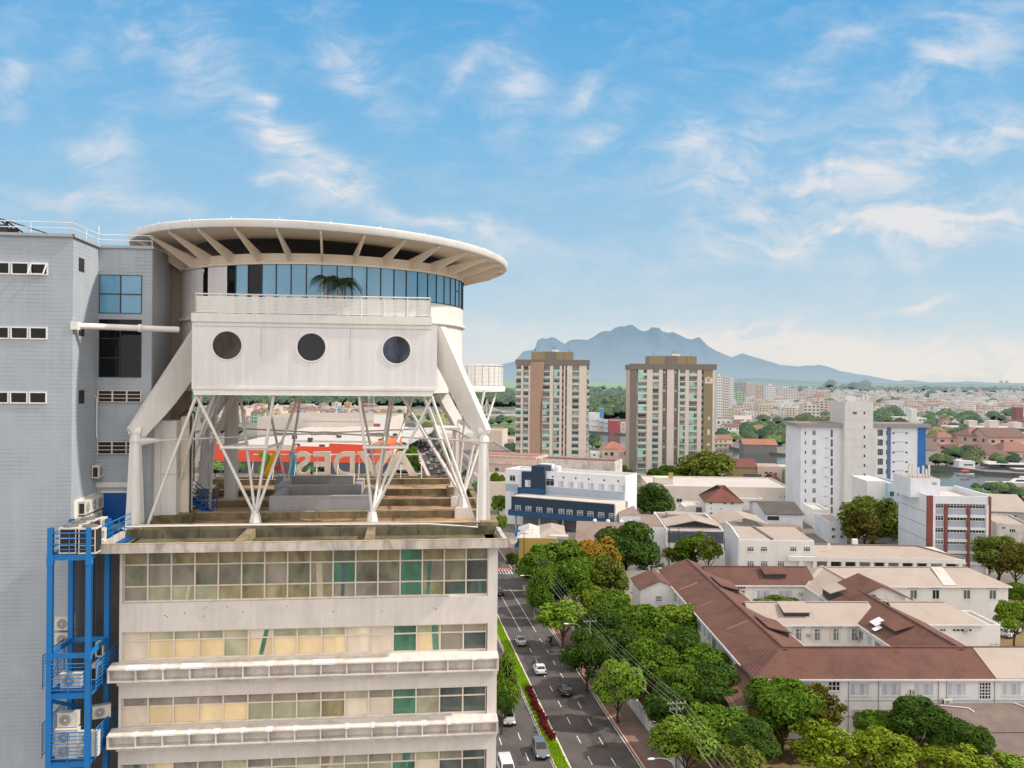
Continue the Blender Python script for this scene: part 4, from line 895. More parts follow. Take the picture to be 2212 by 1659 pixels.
# grass on the median
def blades(name, q0, q1, y0, y1, n, col, h=.16):
    m = mat(col[0], col[1], .8, .2, .8, island=.6, trans=.2); b = MB(); r = random.Random(5)
    for _ in range(n):
        q, y = r.uniform(q0, q1), r.uniform(y0, y1); p = rp(q, y, .02); a = r.uniform(0, PI); w = .09; d = Vector((cos(a)*w, sin(a)*w, 0)); tp = p+Vector((r.uniform(-.1, .1), r.uniform(-.1, .1), h*r.uniform(.6, 1.2)))
        b.add([p-d, p+d, tp+d*.3, tp-d*.3], ((0, 1, 2, 3),))
    o = b.build(name, [m], fixn=False); tag(o, 'bright green grass strip growing along the middle of the avenue', 'grass', kind='stuff'); return o
strip('median_lawn', Q_L1+.22, Q_R0-.22, 20, 196, .04, M_grs)
blades('median_grass', Q_L1+.2, Q_R0-.2, 84, 194, 26000, ('grass_blade', '86a80e'))

# ---------------------------------------------------------------- trees
M_bark = mat('tree_bark', '4a3c30', .95, .2, 3.)
def leafmat(name, col, isl=.9, dirt=None, da=0., tr=.13, haze=0): return mat(name, col, .7, .4, 1.9, island=isl, dirt=dirt, dirt_amt=da, trans=tr, spec=.12, haze=haze)
L_ = dict(deep=leafmat('deep_green_leaf', '39551a', dirt='4a5a20', da=.45), mango=leafmat('mid_green_leaf', '50701c', dirt='687422', da=.5), lime=leafmat('lime_green_leaf', '678424', dirt='7c852e', da=.5), yel=leafmat('yellow_green_leaf', '75841f', dirt='527018', da=.5),
          oliv=leafmat('olive_leaf', '5e6a26'), oran=leafmat('orange_brown_leaf', 'a07428', dirt='62701f', da=.95), brow=leafmat('brown_green_leaf', '5f5424', dirt='425816', da=.7), red=leafmat('red_leaf', '651a2a'),
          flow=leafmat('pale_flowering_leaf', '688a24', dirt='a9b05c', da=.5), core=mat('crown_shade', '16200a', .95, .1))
def crown_mesh(seed, n=5200, lobes=16, leaf=.1, squash=.85, airy=0., core=.62, mats=None, clump=.42):
    """leaves gathered in lobes over the crown, denser outside, with hollows between the lobes"""
    r = random.Random(seed); b = MB(); L = []
    for i in range(lobes):
        z = r.uniform(-.55, .95); a = i*2.39996+r.uniform(-.4, .4); s = math.sqrt(max(0, 1-z*z)); k = r.uniform(.48, .8)
        L.append((Vector((cos(a)*s*k, sin(a)*s*k, z*k*squash)), r.uniform(clump*.6, clump*1.15)*(1.15-.45*(k-.48)/.32)))
    L.append((Vector((0, 0, .15)), .5))
    wts = [l[1]**2 for l in L]
    for _ in range(n):
        c, rad_ = r.choices(L, wts)[0]; d = Vector((r.gauss(0, 1), r.gauss(0, 1), r.gauss(0, 1))).normalized()
        if d.z < -.3 and r.random() < .6: d.z = -d.z
        rr = rad_*(1-abs(r.gauss(0, .1+airy*.25))); p = c+Vector((d.x, d.y, d.z*.85))*rr; p += d*.07*pnoise(p*6)
        nn = (d+Vector((r.gauss(0, .5), r.gauss(0, .5), r.gauss(.25, .5)))).normalized(); u_ = nn.orthogonal().normalized(); w_ = nn.cross(u_); an = r.uniform(0, 2*PI); u2 = u_*cos(an)+w_*sin(an); w2 = nn.cross(u2)
        sz = leaf*r.uniform(.6, 1.25)
        b.add([p-u2*sz*.7, p-w2*sz*.42+nn*sz*.1, p+u2*sz*.8-nn*sz*.12, p+w2*sz*.42+nn*sz*.1], ((0, 1, 2, 3),), 0)
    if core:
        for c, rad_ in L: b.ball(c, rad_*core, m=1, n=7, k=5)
    return b.mesh('crown', mats or [L_['mango'], L_['core']], fixn=False)
def trunk_mesh(seed, crown_z=.0, h=1.0):
    """unit trunk: base at z = 0, limbs reach into the crown at z about 1"""
    r = random.Random(seed); b = MB(); pts = [Vector((0, 0, -.02))]
    for i in range(4): pts.append(pts[-1]+Vector((r.uniform(-.03, .03), r.uniform(-.03, .03), .16)))
    for i in range(4): b.tube(pts[i], pts[i+1], .05-.006*i, .044-.006*i, 8)
    for i in range(6):
        a = i*1.05+r.uniform(-.3, .3); p = pts[2+i % 3]; q = p+Vector((cos(a)*.2, sin(a)*.2, .22)); e = q+Vector((cos(a)*.22, sin(a)*.22, .26)); b.tube(p, q, .026, .018, 6); b.tube(q, e, .018, .008, 5)
    return b.mesh('trunk', [M_bark])
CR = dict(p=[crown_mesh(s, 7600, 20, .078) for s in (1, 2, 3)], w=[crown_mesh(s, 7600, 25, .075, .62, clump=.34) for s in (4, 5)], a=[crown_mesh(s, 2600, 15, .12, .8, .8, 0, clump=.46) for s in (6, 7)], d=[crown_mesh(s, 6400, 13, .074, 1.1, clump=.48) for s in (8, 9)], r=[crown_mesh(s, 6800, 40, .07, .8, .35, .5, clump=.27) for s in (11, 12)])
TK = [trunk_mesh(s) for s in (1, 2, 3)]
CORE0 = L_['core']
def tree(u, v, ru, rv, leaf, label, kind='p', zcr=None, name='tree', cat='tree', group=None, y=None, idx=[0]):
    """crown centred on the sight line (u, v) with the given half width and half height in picture units, standing on the ground below it"""
    idx[0] += 1; i = idx[0]
    zcr = 5.5 if zcr is None else zcr
    P = AT(u, v, y) if y else G(u, v, zcr); s = P.y/K*1.3; rx, rz_ = ru*s, rv*s*.95; zcr = P.z
    t = thing(name, label, cat, (P.x, P.y, 0), i*2.4, group)
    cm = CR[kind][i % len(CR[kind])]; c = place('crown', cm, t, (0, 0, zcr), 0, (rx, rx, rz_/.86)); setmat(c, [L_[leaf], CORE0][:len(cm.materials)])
    hh = max(zcr-rz_*.1, 1.2); k = place('trunk', TK[i % 3], t, (0, 0, 0), i, (max(3.2, rx*1.1), max(3.2, rx*1.1), hh*1.02)); return t
NT_ = 'trees between the avenue and the hospital'
for a in ((1158, 1232, 32, 34, 'mango', 'mid green tree at the street corner, leftmost behind the lamp head', 'p'), (1215, 1212, 56, 38, 'mango', 'broad green tree left of the orange tree', 'p'),
          (1242, 1262, 48, 52, 'mango', 'large bushy green tree in front of the orange tree', 'p'), (1167, 1284, 25, 42, 'mango', 'small dense egg-shaped tree by the kerb below the lamp head', 'd'),
          (1284, 1208, 56, 48, 'oran', 'tree with a bronze and orange crown', 'r'), (1306, 1248, 42, 44, 'oliv', 'olive tree with a mottled crown just below the orange crown', 'p'),
          (1352, 1192, 58, 54, 'deep', 'tall dark green spreading tree behind the car park wall', 'p'),
          (1216, 1332, 46, 30, 'lime', 'airy lime green tree leaning over the kerb', 'a'), (1290, 1288, 30, 18, 'yel', 'small sparse yellowish tree on the lawn above the round tree', 'a'),
          (1318, 1318, 52, 44, 'mango', 'round leafy tree beside the lime green tree', 'w'), (1384, 1350, 58, 50, 'mango', 'wide tree with a billowing crown in front of the long brown roof', 'w'),
          (1454, 1346, 54, 46, 'lime', 'tree with yellow-green tips against the eave of the long brown roof', 'w'), (1268, 1416, 42, 44, 'deep', 'dark round tree over the pavement beside the motorcycle', 'd'),
          (1440, 1398, 50, 42, 'mango', 'green tree tucked under the billowing tree by the white wall', 'w'),
          (1336, 1476, 44, 46, 'flow', 'tree with pale flower tips standing on the pavement', 'p'), (1404, 1440, 50, 46, 'mango', 'green tree behind the pale flowering tree', 'p'),
          (1474, 1482, 52, 48, 'mango', 'bushy tree right of the pale flowering tree, near the wires', 'r'), (1548, 1486, 62, 52, 'deep', 'large dark tree at the corner of the front hospital wing', 'w'),
          (1486, 1606, 62, 46, 'lime', 'pale green tree at the bottom below the power pole', 'p'), (1552, 1582, 64, 48, 'mango', 'green tree behind the power pole at the bottom', 'p'), (1600, 1640, 44, 30, 'oliv', 'low olive bush beside the power pole', 'a'),
          (1302, 1362, 44, 42, 'deep', 'dark crown behind the dark round pavement tree', 'p'), (1336, 1404, 48, 44, 'deep', 'deep green crown in the shade of the billowing tree', 'p'),
          (1474, 1412, 56, 50, 'deep', 'heavy dark crown against the white side of the left wing', 'p'), (1522, 1436, 54, 48, 'mango', 'leafy crown below the eaves of the left wing', 'w'), (1452, 1536, 50, 46, 'deep', 'dark crown behind the pale green bottom tree', 'p'), (1196, 1262, 36, 34, 'mango', 'crown joining the egg-shaped tree to the bushy one', 'p'), (1620, 1606, 48, 40, 'deep', 'dark crown by the foot of the bright green hospital tree', 'p')):
    tree(*a[:5], a[5], a[6], group=NT_)
for a in ((1690, 1528, 68, 58, 'mango', 'dense bright green tree before the white front of the hospital', 'p', 6.5), (1752, 1532, 64, 52, 'brow', 'tree with browning leaves hugging the dense bright green tree', 'r', 5.5), (1655, 1560, 44, 46, 'brow', 'brown-tinged tree at the left corner of the hospital front', 'w', 4.5),
          (1778, 1614, 72, 50, 'yel', 'golden green tree in front of the hospital entrance', 'r', 4.5), (1912, 1622, 68, 46, 'yel', 'yellow-green feathery tree left of the brown shed roof', 'r', 4.5), (1988, 1566, 54, 46, 'deep', 'glossy dark green tree touching the brown shed roof', 'p', 5.5),
          (1895, 1568, 40, 36, 'mango', 'green tree between the golden tree and the glossy dark tree', 'w', 4.5), (2076, 1598, 48, 38, 'deep', 'dark tree overlapping the brown shed roof, lower right', 'p', 5.5), (2068, 1640, 56, 30, 'yel', 'yellow-green tree at the bottom edge before the shed', 'a', 4.5), (2196, 1652, 40, 20, 'lime', 'lime green tree top in the lower right corner', 'a', 4)):
    tree(*a[:5], a[5], a[6], a[7], group='trees in front of the hospital')
tree(2192, 1332, 36, 34, 'lime', 'light green tree at the right edge beside the parked cars', 'p', 5.5); tree(2200, 1285, 26, 22, 'mango', 'green tree at the right edge behind the beige hospital wing', 'p', 5)
tree(1885, 1122, 64, 54, 'oliv', 'big olive brown tree in front of the white hotel tower', 'r', 8); tree(1868, 1142, 44, 40, 'brow', 'lower dark part-brown tree against the big olive tree', 'r', 6)
tree(2160, 1198, 54, 44, 'oliv', 'dark olive tree at the right edge beside the red and white block', 'r', 7); tree(2196, 1215, 40, 40, 'brow', 'brownish tree cut by the right edge of the view', 'r', 6)
tree(1502, 1182, 34, 32, 'mango', 'feathery green tree left of the white two storey block', 'a', 6); tree(1470, 1202, 30, 20, 'oliv', 'low shrubby tree below the twin poles', 'a', 3); tree(1530, 1190, 26, 30, 'oliv', 'thin olive tree touching the corner of the white two storey block', 'a', 6)
tree(1408, 1080, 37, 27, 'deep', 'round dark green tree beside the blue and grey hospital block', 'd', 6); tree(1435, 1032, 34, 22, 'deep', 'dark green tree at the foot of the right apartment tower', 'p', 5)
tree(1522, 1010, 48, 34, 'oliv', 'flat-topped tree with open layered branches by the right apartment tower', 'a', 9); tree(1480, 1032, 30, 16, 'oliv', 'low shrubs at the foot of the right apartment tower', 'p', 4); tree(1540, 1040, 30, 14, 'lime', 'light green bush beside the flat-topped tree', 'a', 3)
tree(1414, 993, 8, 32, 'deep', 'slim dark conifer against the right apartment tower', 'd', 9); tree(1330, 1030, 30, 28, 'deep', 'dark tree at the foot of the left apartment tower', 'p', 6)
tree(1412, 960, 5, 18, 'deep', 'narrow dark fir in front of the red-tiled house', 'd', 6, y=430)
tree(1092, 1478, 24, 52, 'lime', 'tall green tree on the pavement beside the beige office block', 'd', 5.5); tree(1084, 1520, 20, 22, 'deep', 'low dark crown under the tall pavement tree', 'd', 4)
tree(1074, 1052, 15, 26, 'mango', 'green street tree right of the pavilion leg', 'p', 6); tree(1082, 1130, 13, 16, 'lime', 'bright small bush beside the roof corner', 'p', 4); tree(1077, 1088, 14, 18, 'lime', 'light green tree under the street tree by the roof corner', 'p', 5)
tree(1108, 1208, 12, 13, 'deep', 'small round clipped tree on the street corner', 'd', 3)
for a in ((880, 990, 20, 24, 'mango', 'dense tree on the avenue beside the sign letters', 'p', 8), (866, 972, 15, 16, 'mango', 'tree behind the last sign letter', 'p', 8), (893, 1012, 14, 17, 'deep', 'dark median tree nearest the roof edge', 'p', 7)):
    tree(*a[:5], a[5], a[6], a[7], group='trees along the far avenue')
tree(1675, 1292, 44, 9, 'oliv', 'small pale tree in the courtyard between the brown and beige roofs', 'a', 5)
# red shrubs on the median
for i in range(13):
    y = 113.5+i*1.45; P = rp(6.75+R.uniform(-.25, .25), y); t = thing('red_shrub', 'low dark red shrub on the median strip', 'shrub', P, i*1.7, 'red shrubs on the median')
    c = place('crown', CR['a'][i % 2], t, (0, 0, .55), 0, (.62, .62, .6)); setmat(c, [L_['red']])
    b_ = place('stem', TK[i % 3], t, (0, 0, 0), 0, (.6, .6, .5))

# ---------------------------------------------------------------- vehicles
M_tyre = mat('tyre', '171717', .9, .1, 8.); M_rim = mat('alloy', 'a9abad', .35, .05, metal=.6); M_cgl = glass('car_glass', '10161b', .04, blotch=.2, spec=.8); M_head = mat('headlamp', 'd9dde0', .15, .05, spec=.8); M_tail = mat('tail_lamp', '8c1512', .25, .1); M_plate = mat('number_plate', 'c9cacb', .5); M_trim = mat('black_trim', '1a1b1d', .6, .1)
PAINT = {k: mat('car_paint_'+k, c, .32, .03, .6, spec=.5, coat=.8, metal=mt) for k, c, mt in (('silver', 'a5a6a8', .35), ('white', 'dcdcda', 0), ('dark', '3d3f42', .3), ('champagne', 'b9b2a6', .35), ('grey', '6c7076', .35), ('black', '131416', .2), ('yellow', 'cf9d18', 0), ('red', '8d1d1a', 0), ('blue', '244a7c', .2))}
def car_proto(kind, paint):
    """car with its nose towards +y, standing on z = 0"""
    Lc, Wc, Hc = dict(hatch=(3.95, 1.74, 1.5), sedan=(4.45, 1.76, 1.46), suv=(4.35, 1.82, 1.66), van=(4.9, 1.9, 2.0))[kind]
    r = thing('car', 'x', 'car'); h = Lc/2; w = Wc/2
    # body: cross-sections along the length (y, floor, shoulder, half width at sill, half width at shoulder)
    hood = .92 if kind != 'van' else 1.1; tail = {'hatch': 1.02, 'sedan': 1.03, 'suv': 1.08, 'van': 1.25}[kind]
    sec = [(-h, .42, .8, .74*w, .7*w), (-h+.06, .3, tail-.08, .9*w, .84*w), (-h+.25, .25, tail, .97*w, .92*w), (-h*.45, .22, tail-.04, w, .95*w), (0, .2, .98 if kind != 'van' else 1.15, w, .96*w), (h*.42, .22, hood+.03, w, .95*w), (h-.45, .24, hood-.12, .96*w, .88*w), (h-.12, .3, hood-.26, .88*w, .78*w), (h, .4, hood-.38, .72*w, .66*w)]
    b = MB(); n = 10
    for y, z0, z1, ws, wt in sec: zm_ = z0+(z1-z0)*.55; b.v += [(-ws*.82, y, z0), (-ws, y, z0+.12), (-ws*1.01, y, zm_), (-wt, y, z1-.07), (-wt*.9, y, z1), (wt*.9, y, z1), (wt, y, z1-.07), (ws*1.01, y, zm_), (ws, y, z0+.12), (ws*.82, y, z0)]
    for i in range(len(sec)-1):
        for q in range(n): b.f.append((i*n+q, i*n+(q+1) % n, (i+1)*n+(q+1) % n, (i+1)*n+q)); b.m.append(0)
    b.f += [tuple(range(n)), tuple(range((len(sec)-1)*n, len(sec)*n))]; b.m += [0, 0]
    for sy in (-1, 1): b.box(-.8*w, .8*w, sy*(h-.02)-.03, sy*(h-.02)+.03, .3, .44, 1)
    b.build('body', [PAINT[paint], M_trim], r, smooth=True)
    # cabin: glass with pillars, and a painted roof
    yb0, yb1, yt0, yt1 = dict(hatch=(-h+.22, h*.44, -h+.62, h*.02), sedan=(-h+.85, h*.42, -h+1.5, h*.04), suv=(-h+.2, h*.44, -h+.5, h*.06), van=(-h+.12, h*.72, -h+.25, h*.4))[kind]
    zb = .93 if kind != 'van' else 1.1; bw, tw = .9*w, .74*w
    B_ = [(-bw, yb0, zb), (bw, yb0, zb), (bw, yb1, zb), (-bw, yb1, zb)]; T_ = [(-tw, yt0, Hc-.06), (tw, yt0, Hc-.06), (tw, yt1, Hc-.06), (-tw, yt1, Hc-.06)]
    V = Vector
    def lp(a, c, t): return V(a).lerp(V(c), t)
    cab = MB(); cab.add(B_+T_, ((0, 1, 5, 4), (1, 2, 6, 5), (2, 3, 7, 6), (3, 0, 4, 7), (4, 5, 6, 7)), 0); cab.build('cabin', [PAINT[paint]], r)
    for nm, (a, c, d, e) in (('rear_window', (0, 1, 5, 4)), ('windscreen', (2, 3, 7, 6))):
        q = (B_+T_); A_, B2, C2, D2 = (V(q[i]) for i in (a, c, d, e)); nv = (B2-A_).cross(D2-A_).normalized()*.012; ctr = (A_+B2+C2+D2)/4; p = [ctr+(x-ctr)*.88+nv for x in (A_, B2, C2, D2)]; g_ = MB(); g_.poly(p); g_.build(nm, [M_cgl], r, fixn=False)
    for a, c, d, e in ((1, 2, 6, 5), (3, 0, 4, 7)):
        q = B_+T_; A_, B2, C2, D2 = (V(q[i]) for i in (a, c, d, e)); nv = (B2-A_).cross(D2-A_).normalized()*.012
        for t0, t1 in ((.1, .47), (.53, .9)):
            p = [lp(A_, B2, t0).lerp(lp(D2, C2, t0), .12), lp(A_, B2, t1).lerp(lp(D2, C2, t1), .12), lp(A_, B2, t1).lerp(lp(D2, C2, t1), .86), lp(A_, B2, t0).lerp(lp(D2, C2, t0), .86)]; g_ = MB(); g_.poly([x+nv for x in p]); g_.build('side_window', [M_cgl], r, fixn=False)
    rf = MB(); f_ = .05; rf.add([(-tw*.98, yt0-.02, Hc-.06), (tw*.98, yt0-.02, Hc-.06), (tw*.98, yt1+.02, Hc-.06), (-tw*.98, yt1+.02, Hc-.06), (-tw*.8, yt0+.12, Hc), (tw*.8, yt0+.12, Hc), (tw*.8, yt1-.15, Hc), (-tw*.8, yt1-.15, Hc)], ((0, 1, 5, 4), (1, 2, 6, 5), (2, 3, 7, 6), (3, 0, 4, 7), (4, 5, 6, 7))); rf.build('roof', [PAINT[paint]], r, smooth=True)
    for sx_ in (-1, 1):
        for y in (-h*.62, h*.64):
            wh = MB(); wh.tube((sx_*(w-.2), y, .31), (sx_*(w+.015), y, .31), .31, n=18); wo = wh.build('wheel', [M_tyre], r, smooth=True); wh = MB(); wh.tube((sx_*(w-.1), y, .31), (sx_*(w+.022), y, .31), .19, n=12); wh.build('rim', [M_rim], wo)
        hl = MB(); hl.add([(sx_*.52*w, h-.03, hood-.42), (sx_*.84*w, h-.12, hood-.4), (sx_*.86*w, h-.3, hood-.22), (sx_*.56*w, h-.14, hood-.24), (sx_*.52*w, h-.06, hood-.44)], ((0, 1, 2, 3),)); hl.v = [(x*1.015, y+.02, z+.02) for x, y, z in hl.v]; hl.build('headlight', [M_head], r, fixn=False)
        tl = MB(); tl.box(sx_*.8*w-.12, sx_*.8*w+.1, -h+.0, -h+.1, tail-.35, tail-.1); tl.build('tail_light', [M_tail], r)
        mr = MB(); mr.box(sx_*(w+.02)-.09, sx_*(w+.02)+.09, yb1-.55, yb1-.42, .94, 1.06); mr.build('wing_mirror', [PAINT[paint]], r)
    for sy in (-1, 1): pl = MB(); pl.box(-.2, .2, sy*(h+.012)-.006, sy*(h+.012)+.006, .46, .58); pl.build('number_plate', [M_plate], r)
    gr = MB(); gr.box(-.45*w, .45*w, h-.03, h+.006, .47, .62); gr.build('grille', [M_trim], r)
    return r
CARP = {}
AZ = math.atan(-RDX)       # heading of the avenue
def car(kind, paint, P, away, label, group='cars driving on the avenue', rz=None):
    k = (kind, paint); h = (AZ if away else AZ+PI) if rz is None else rz
    if k not in CARP: o = CARP[k] = car_proto(kind, paint); o.location = P; o.rotation_euler = (0, 0, h); o['label'] = label
    else: o = copy_tree(CARP[k], P, h, label)
    o['group'] = group; return o
def on(u, v): p = G(u, v, -.11); return (p.x, p.y, -.11)
car('sedan', 'silver', on(1124, 1390), True, 'silver saloon driving away beside the grass median'); car('hatch', 'white', on(1165, 1452), True, 'white hatchback driving away beside the red shrubs')
car('hatch', 'dark', on(1220, 1497), True, 'dark grey hatchback driving away in the middle lane'); car('suv', 'champagne', on(1097, 1558), False, 'champagne car coming towards us beside the pavement tree')
car('suv', 'grey', on(1167, 1628), False, 'dark grey car with black front coming towards us beside the median'); car('hatch', 'black', on(1078, 1284), True, 'black car half hidden by the beige office corner', ); car('van', 'white', on(1094, 1676), False, 'white van roof at the bottom edge beside the office block')
lot = 'cars parked round the hospital'
for kd, pc, u, v, rz, lb in (('hatch', 'white', 1387, 1280, 1.5, 'white hatchback parked on the yard beside the white hospital corner'), ('hatch', 'grey', 1393, 1296, 1.5, 'grey hatchback parked below the white one at the hospital corner'), ('sedan', 'white', 1412, 1234, 1.6, 'white saloon parked behind the yard wall'),
        ('suv', 'white', 1393, 1226, .2, 'white car parked behind the yard wall under the dark tree'), ('sedan', 'silver', 1415, 1221, 1.4, 'silver saloon parked in the second row behind the yard wall'),
        ('suv', 'white', 2166, 1372, .4, 'white car parked at the far right by the beige wing'), ('sedan', 'silver', 2180, 1362, .4, 'silver car parked beside the white one at the far right'), ('hatch', 'white', 2192, 1205, 1.2, 'white car parked under the brownish tree at the right edge'), ('suv', 'silver', 1846, 1640, .5, 'silver car parked under the golden green tree')):
    p = G(u, v); car(kd, pc, (p.x, p.y, -.1), True, lb, lot, rz)
cols = ['white', 'silver', 'black', 'grey', 'white', 'champagne', 'red', 'white', 'dark', 'blue']
k = 0
def far_label(c, where): return '%s car %s' % ({'champagne': 'beige', 'dark': 'charcoal'}.get(c, c), where)
for q, away, y0, y1, n in ((9.2, True, 255, 640, 11), (12.1, True, 262, 690, 12), (15.1, True, 250, 600, 10), (4.3, False, 420, 720, 9), (1.4, False, 440, 760, 8), (-1.4, False, 470, 720, 6)):
    for i in range(n):
        y = y0+(y1-y0)*(i+R.uniform(.2, .8))/n; c = R.choice(cols); kd = R.choice(('hatch', 'sedan', 'suv', 'hatch')); kd = 'hatch' if (kd, c) not in CARP and len(CARP) > 12 else kd
        if (kd, c) not in CARP: kd, c = R.choice(list(CARP))
        p = rp(q+R.uniform(-.3, .3), y, -.11); lane = {9.2: 'beside the median going away', 12.1: 'in mid lane going away', 15.1: 'in outer lane going away', 4.3: 'approaching beside the median', 1.4: 'approaching in mid lane', -1.4: 'approaching along the kerb'}[q]
        dist = 'near the roof sign' if y < 340 else 'level with the tree row' if y < 450 else 'by the old long building' if y < 560 else 'close to the roundabout'
        car(kd, c, p, away, far_label(c, lane+', '+dist), 'cars in the far traffic')
p = rp(4.2, 385, -.11); car('hatch', 'yellow', p, False, 'yellow taxi coming towards us beside the last sign letter', 'cars in the far traffic'); p = rp(12.6, 378, -.11); car('hatch', 'yellow', p, True, 'yellow taxi going away beside the box lorry', 'cars in the far traffic')
lo = thing('box_lorry', 'white box lorry in the far traffic between the struts', 'lorry', rp(14.6, 352, -.11), AZ)
b = MB(); b.box(-1.15, 1.15, -3.2, 1.6, .8, 3.2); b.build('cargo_box', [PAINT['white']], lo); b = MB(); b.box(-1.05, 1.05, 1.7, 3.3, .5, 2.3); b.box(-.95, .95, 3.29, 3.32, 1.3, 2.1, 1); b.build('cab', [PAINT['white'], M_cgl], lo)
for sx_ in (-1, 1):
    for y in (-2.1, 2.4): b = MB(); b.tube((sx_*.8, y, .45), (sx_*1.1, y, .45), .45, n=14); b.build('wheel', [M_tyre], lo)
b = MB(); b.box(-.9, .9, -3.1, 3.1, .45, .79); b.build('chassis', [M_trim], lo)

# motorcycle with rider
P = on(1190, 1393); mb_ = thing('motorcycle', 'small motorcycle ridden away along the middle lane', 'motorcycle', P, AZ)
b = MB(); b.path([(0, -.45, .55), (0, 0, .5), (0, .45, .75)], .07); b.box(-.11, .11, -.2, .3, .35, .62); b.build('frame', [M_trim], mb_)
b = MB(); b.ball((0, .22, .82), .16, .28, .14); b.build('tank', [PAINT['red']], mb_, smooth=True); b = MB(); b.box(-.13, .13, -.7, .02, .76, .84); b.build('seat', [M_trim], mb_)
for y in (-.6, .65): b = MB(); b.tube((-.06, y, .31), (.06, y, .31), .31, n=18); b.build('wheel', [M_tyre], mb_, smooth=True)
b = MB(); b.tube((0, .65, .31), (0, .42, .98), .035); b.tube((-.36, .36, 1.02), (.36, .36, 1.02), .025); b.build('handlebar', [M_rim], mb_); b = MB(); b.box(-.07, .07, -.76, -.7, .66, .76); b.build('tail_light', [M_tail], mb_); b = MB(); b.box(-.09, .09, -.79, -.77, .45, .6); b.build('number_plate', [M_plate], mb_)
def person_body(name, joints, edges, mat_, parent, root=0):
    me = bpy.data.meshes.new(name); me.from_pydata([j[:3] for j in joints], edges, []); me.materials.append(mat_); o = bpy.data.objects.new(name, me); C.objects.link(o); o.parent = parent
    sk = o.modifiers.new('skin', 'SKIN'); sv = me.skin_vertices[0].data
    for i, j in enumerate(joints): sv[i].radius = (j[3], j[4] if len(j) > 4 else j[3]); sv[i].use_root = (i == root)
    o.modifiers.new('sub', 'SUBSURF').levels = 1; o.modifiers['sub'].render_levels = 1
    dg = bpy.context.evaluated_depsgraph_get(); dg.update(); m2 = bpy.data.meshes.new_from_object(o.evaluated_get(dg)); m2.materials.clear(); m2.materials.append(mat_); o.modifiers.clear(); o.data = m2; m2.shade_smooth(); return o
M_skin = mat('skin', '8d5f48', .6, .05); M_cloth = mat('dark_clothing', '1d1f26', .9, .15, 4.); M_helm = mat('pale_helmet', 'c9ced4', .25, .05)
pr = thing('person', 'person in dark clothes and pale helmet riding the motorcycle', 'person', P, AZ)
J = [(0, -.22, .92, .15, .12), (0, -.2, 1.12, .15, .11), (0, -.12, 1.34, .18, .11), (0, -.06, 1.48, .07), (0, -.03, 1.56, .06),
     (-.2, -.08, 1.4, .07), (-.32, .1, 1.2, .05), (-.33, .33, 1.06, .04), (.2, -.08, 1.4, .07), (.32, .1, 1.2, .05), (.33, .33, 1.06, .04),
     (-.12, -.15, .88, .1), (-.2, .22, .74, .08), (-.18, .02, .34, .055), (-.18, .14, .28, .045), (.12, -.15, .88, .1), (.2, .22, .74, .08), (.18, .02, .34, .055), (.18, .14, .28, .045)]
E_ = [(0, 1), (1, 2), (2, 3), (3, 4), (2, 5), (5, 6), (6, 7), (2, 8), (8, 9), (9, 10), (0, 11), (11, 12), (12, 13), (13, 14), (0, 15), (15, 16), (16, 17), (17, 18)]
person_body('body', J, E_, M_cloth, pr)
b = MB(); b.ball((0, .01, 1.66), .1, .12, .13, 12, 8); hd = b.build('head', [M_skin], pr, smooth=True)
b = MB(); b.ball((0, 0, 1.7), .135, .155, .135, 14, 9); b.build('helmet', [M_helm], pr, smooth=True)
b = MB()
for sx_ in (-1, 1):
    for i in range(5):
        x = sx_*(.29+.02*i); y = .36; b.path([(x, y-.03, 1.06), (x, y+.05, 1.05), (x, y+.03, 1.0)], .011, 5)
b.build('hands', [M_skin], pr)
for q, y, lb in ((11.3, 372, 'person in dark clothes crossing the far avenue'), (15.9, 300, 'person standing at the kerb of the far avenue')):
    t = thing('person', lb, 'person', rp(q, y, -.11), 1.1)
    J2 = [(0, 0, .92, .15, .11), (0, 0, 1.15, .14, .1), (0, 0, 1.38, .18, .1), (0, 0, 1.5, .06), (0, .01, 1.56, .055), (-.2, 0, 1.4, .065), (-.25, -.03, 1.12, .05), (-.26, .03, .86, .038), (.2, 0, 1.4, .065), (.25, .03, 1.12, .05), (.26, .09, .86, .038), (-.1, 0, .86, .09), (-.1, .1, .48, .065), (-.1, .02, .08, .045), (-.1, .14, .04, .04), (.1, 0, .86, .09), (.1, -.02, .48, .065), (.1, -.15, .1, .045), (.1, -.03, .04, .04)]
    person_body('body', J2, E_, M_cloth, t); b = MB(); b.ball((0, .01, 1.66), .09, .11, .125, 10, 7); b.build('head', [M_skin], t, smooth=True); b = MB(); b.ball((0, -.02, 1.7), .1, .11, .1, 10, 7); b.build('hair', [M_trim], t, smooth=True)

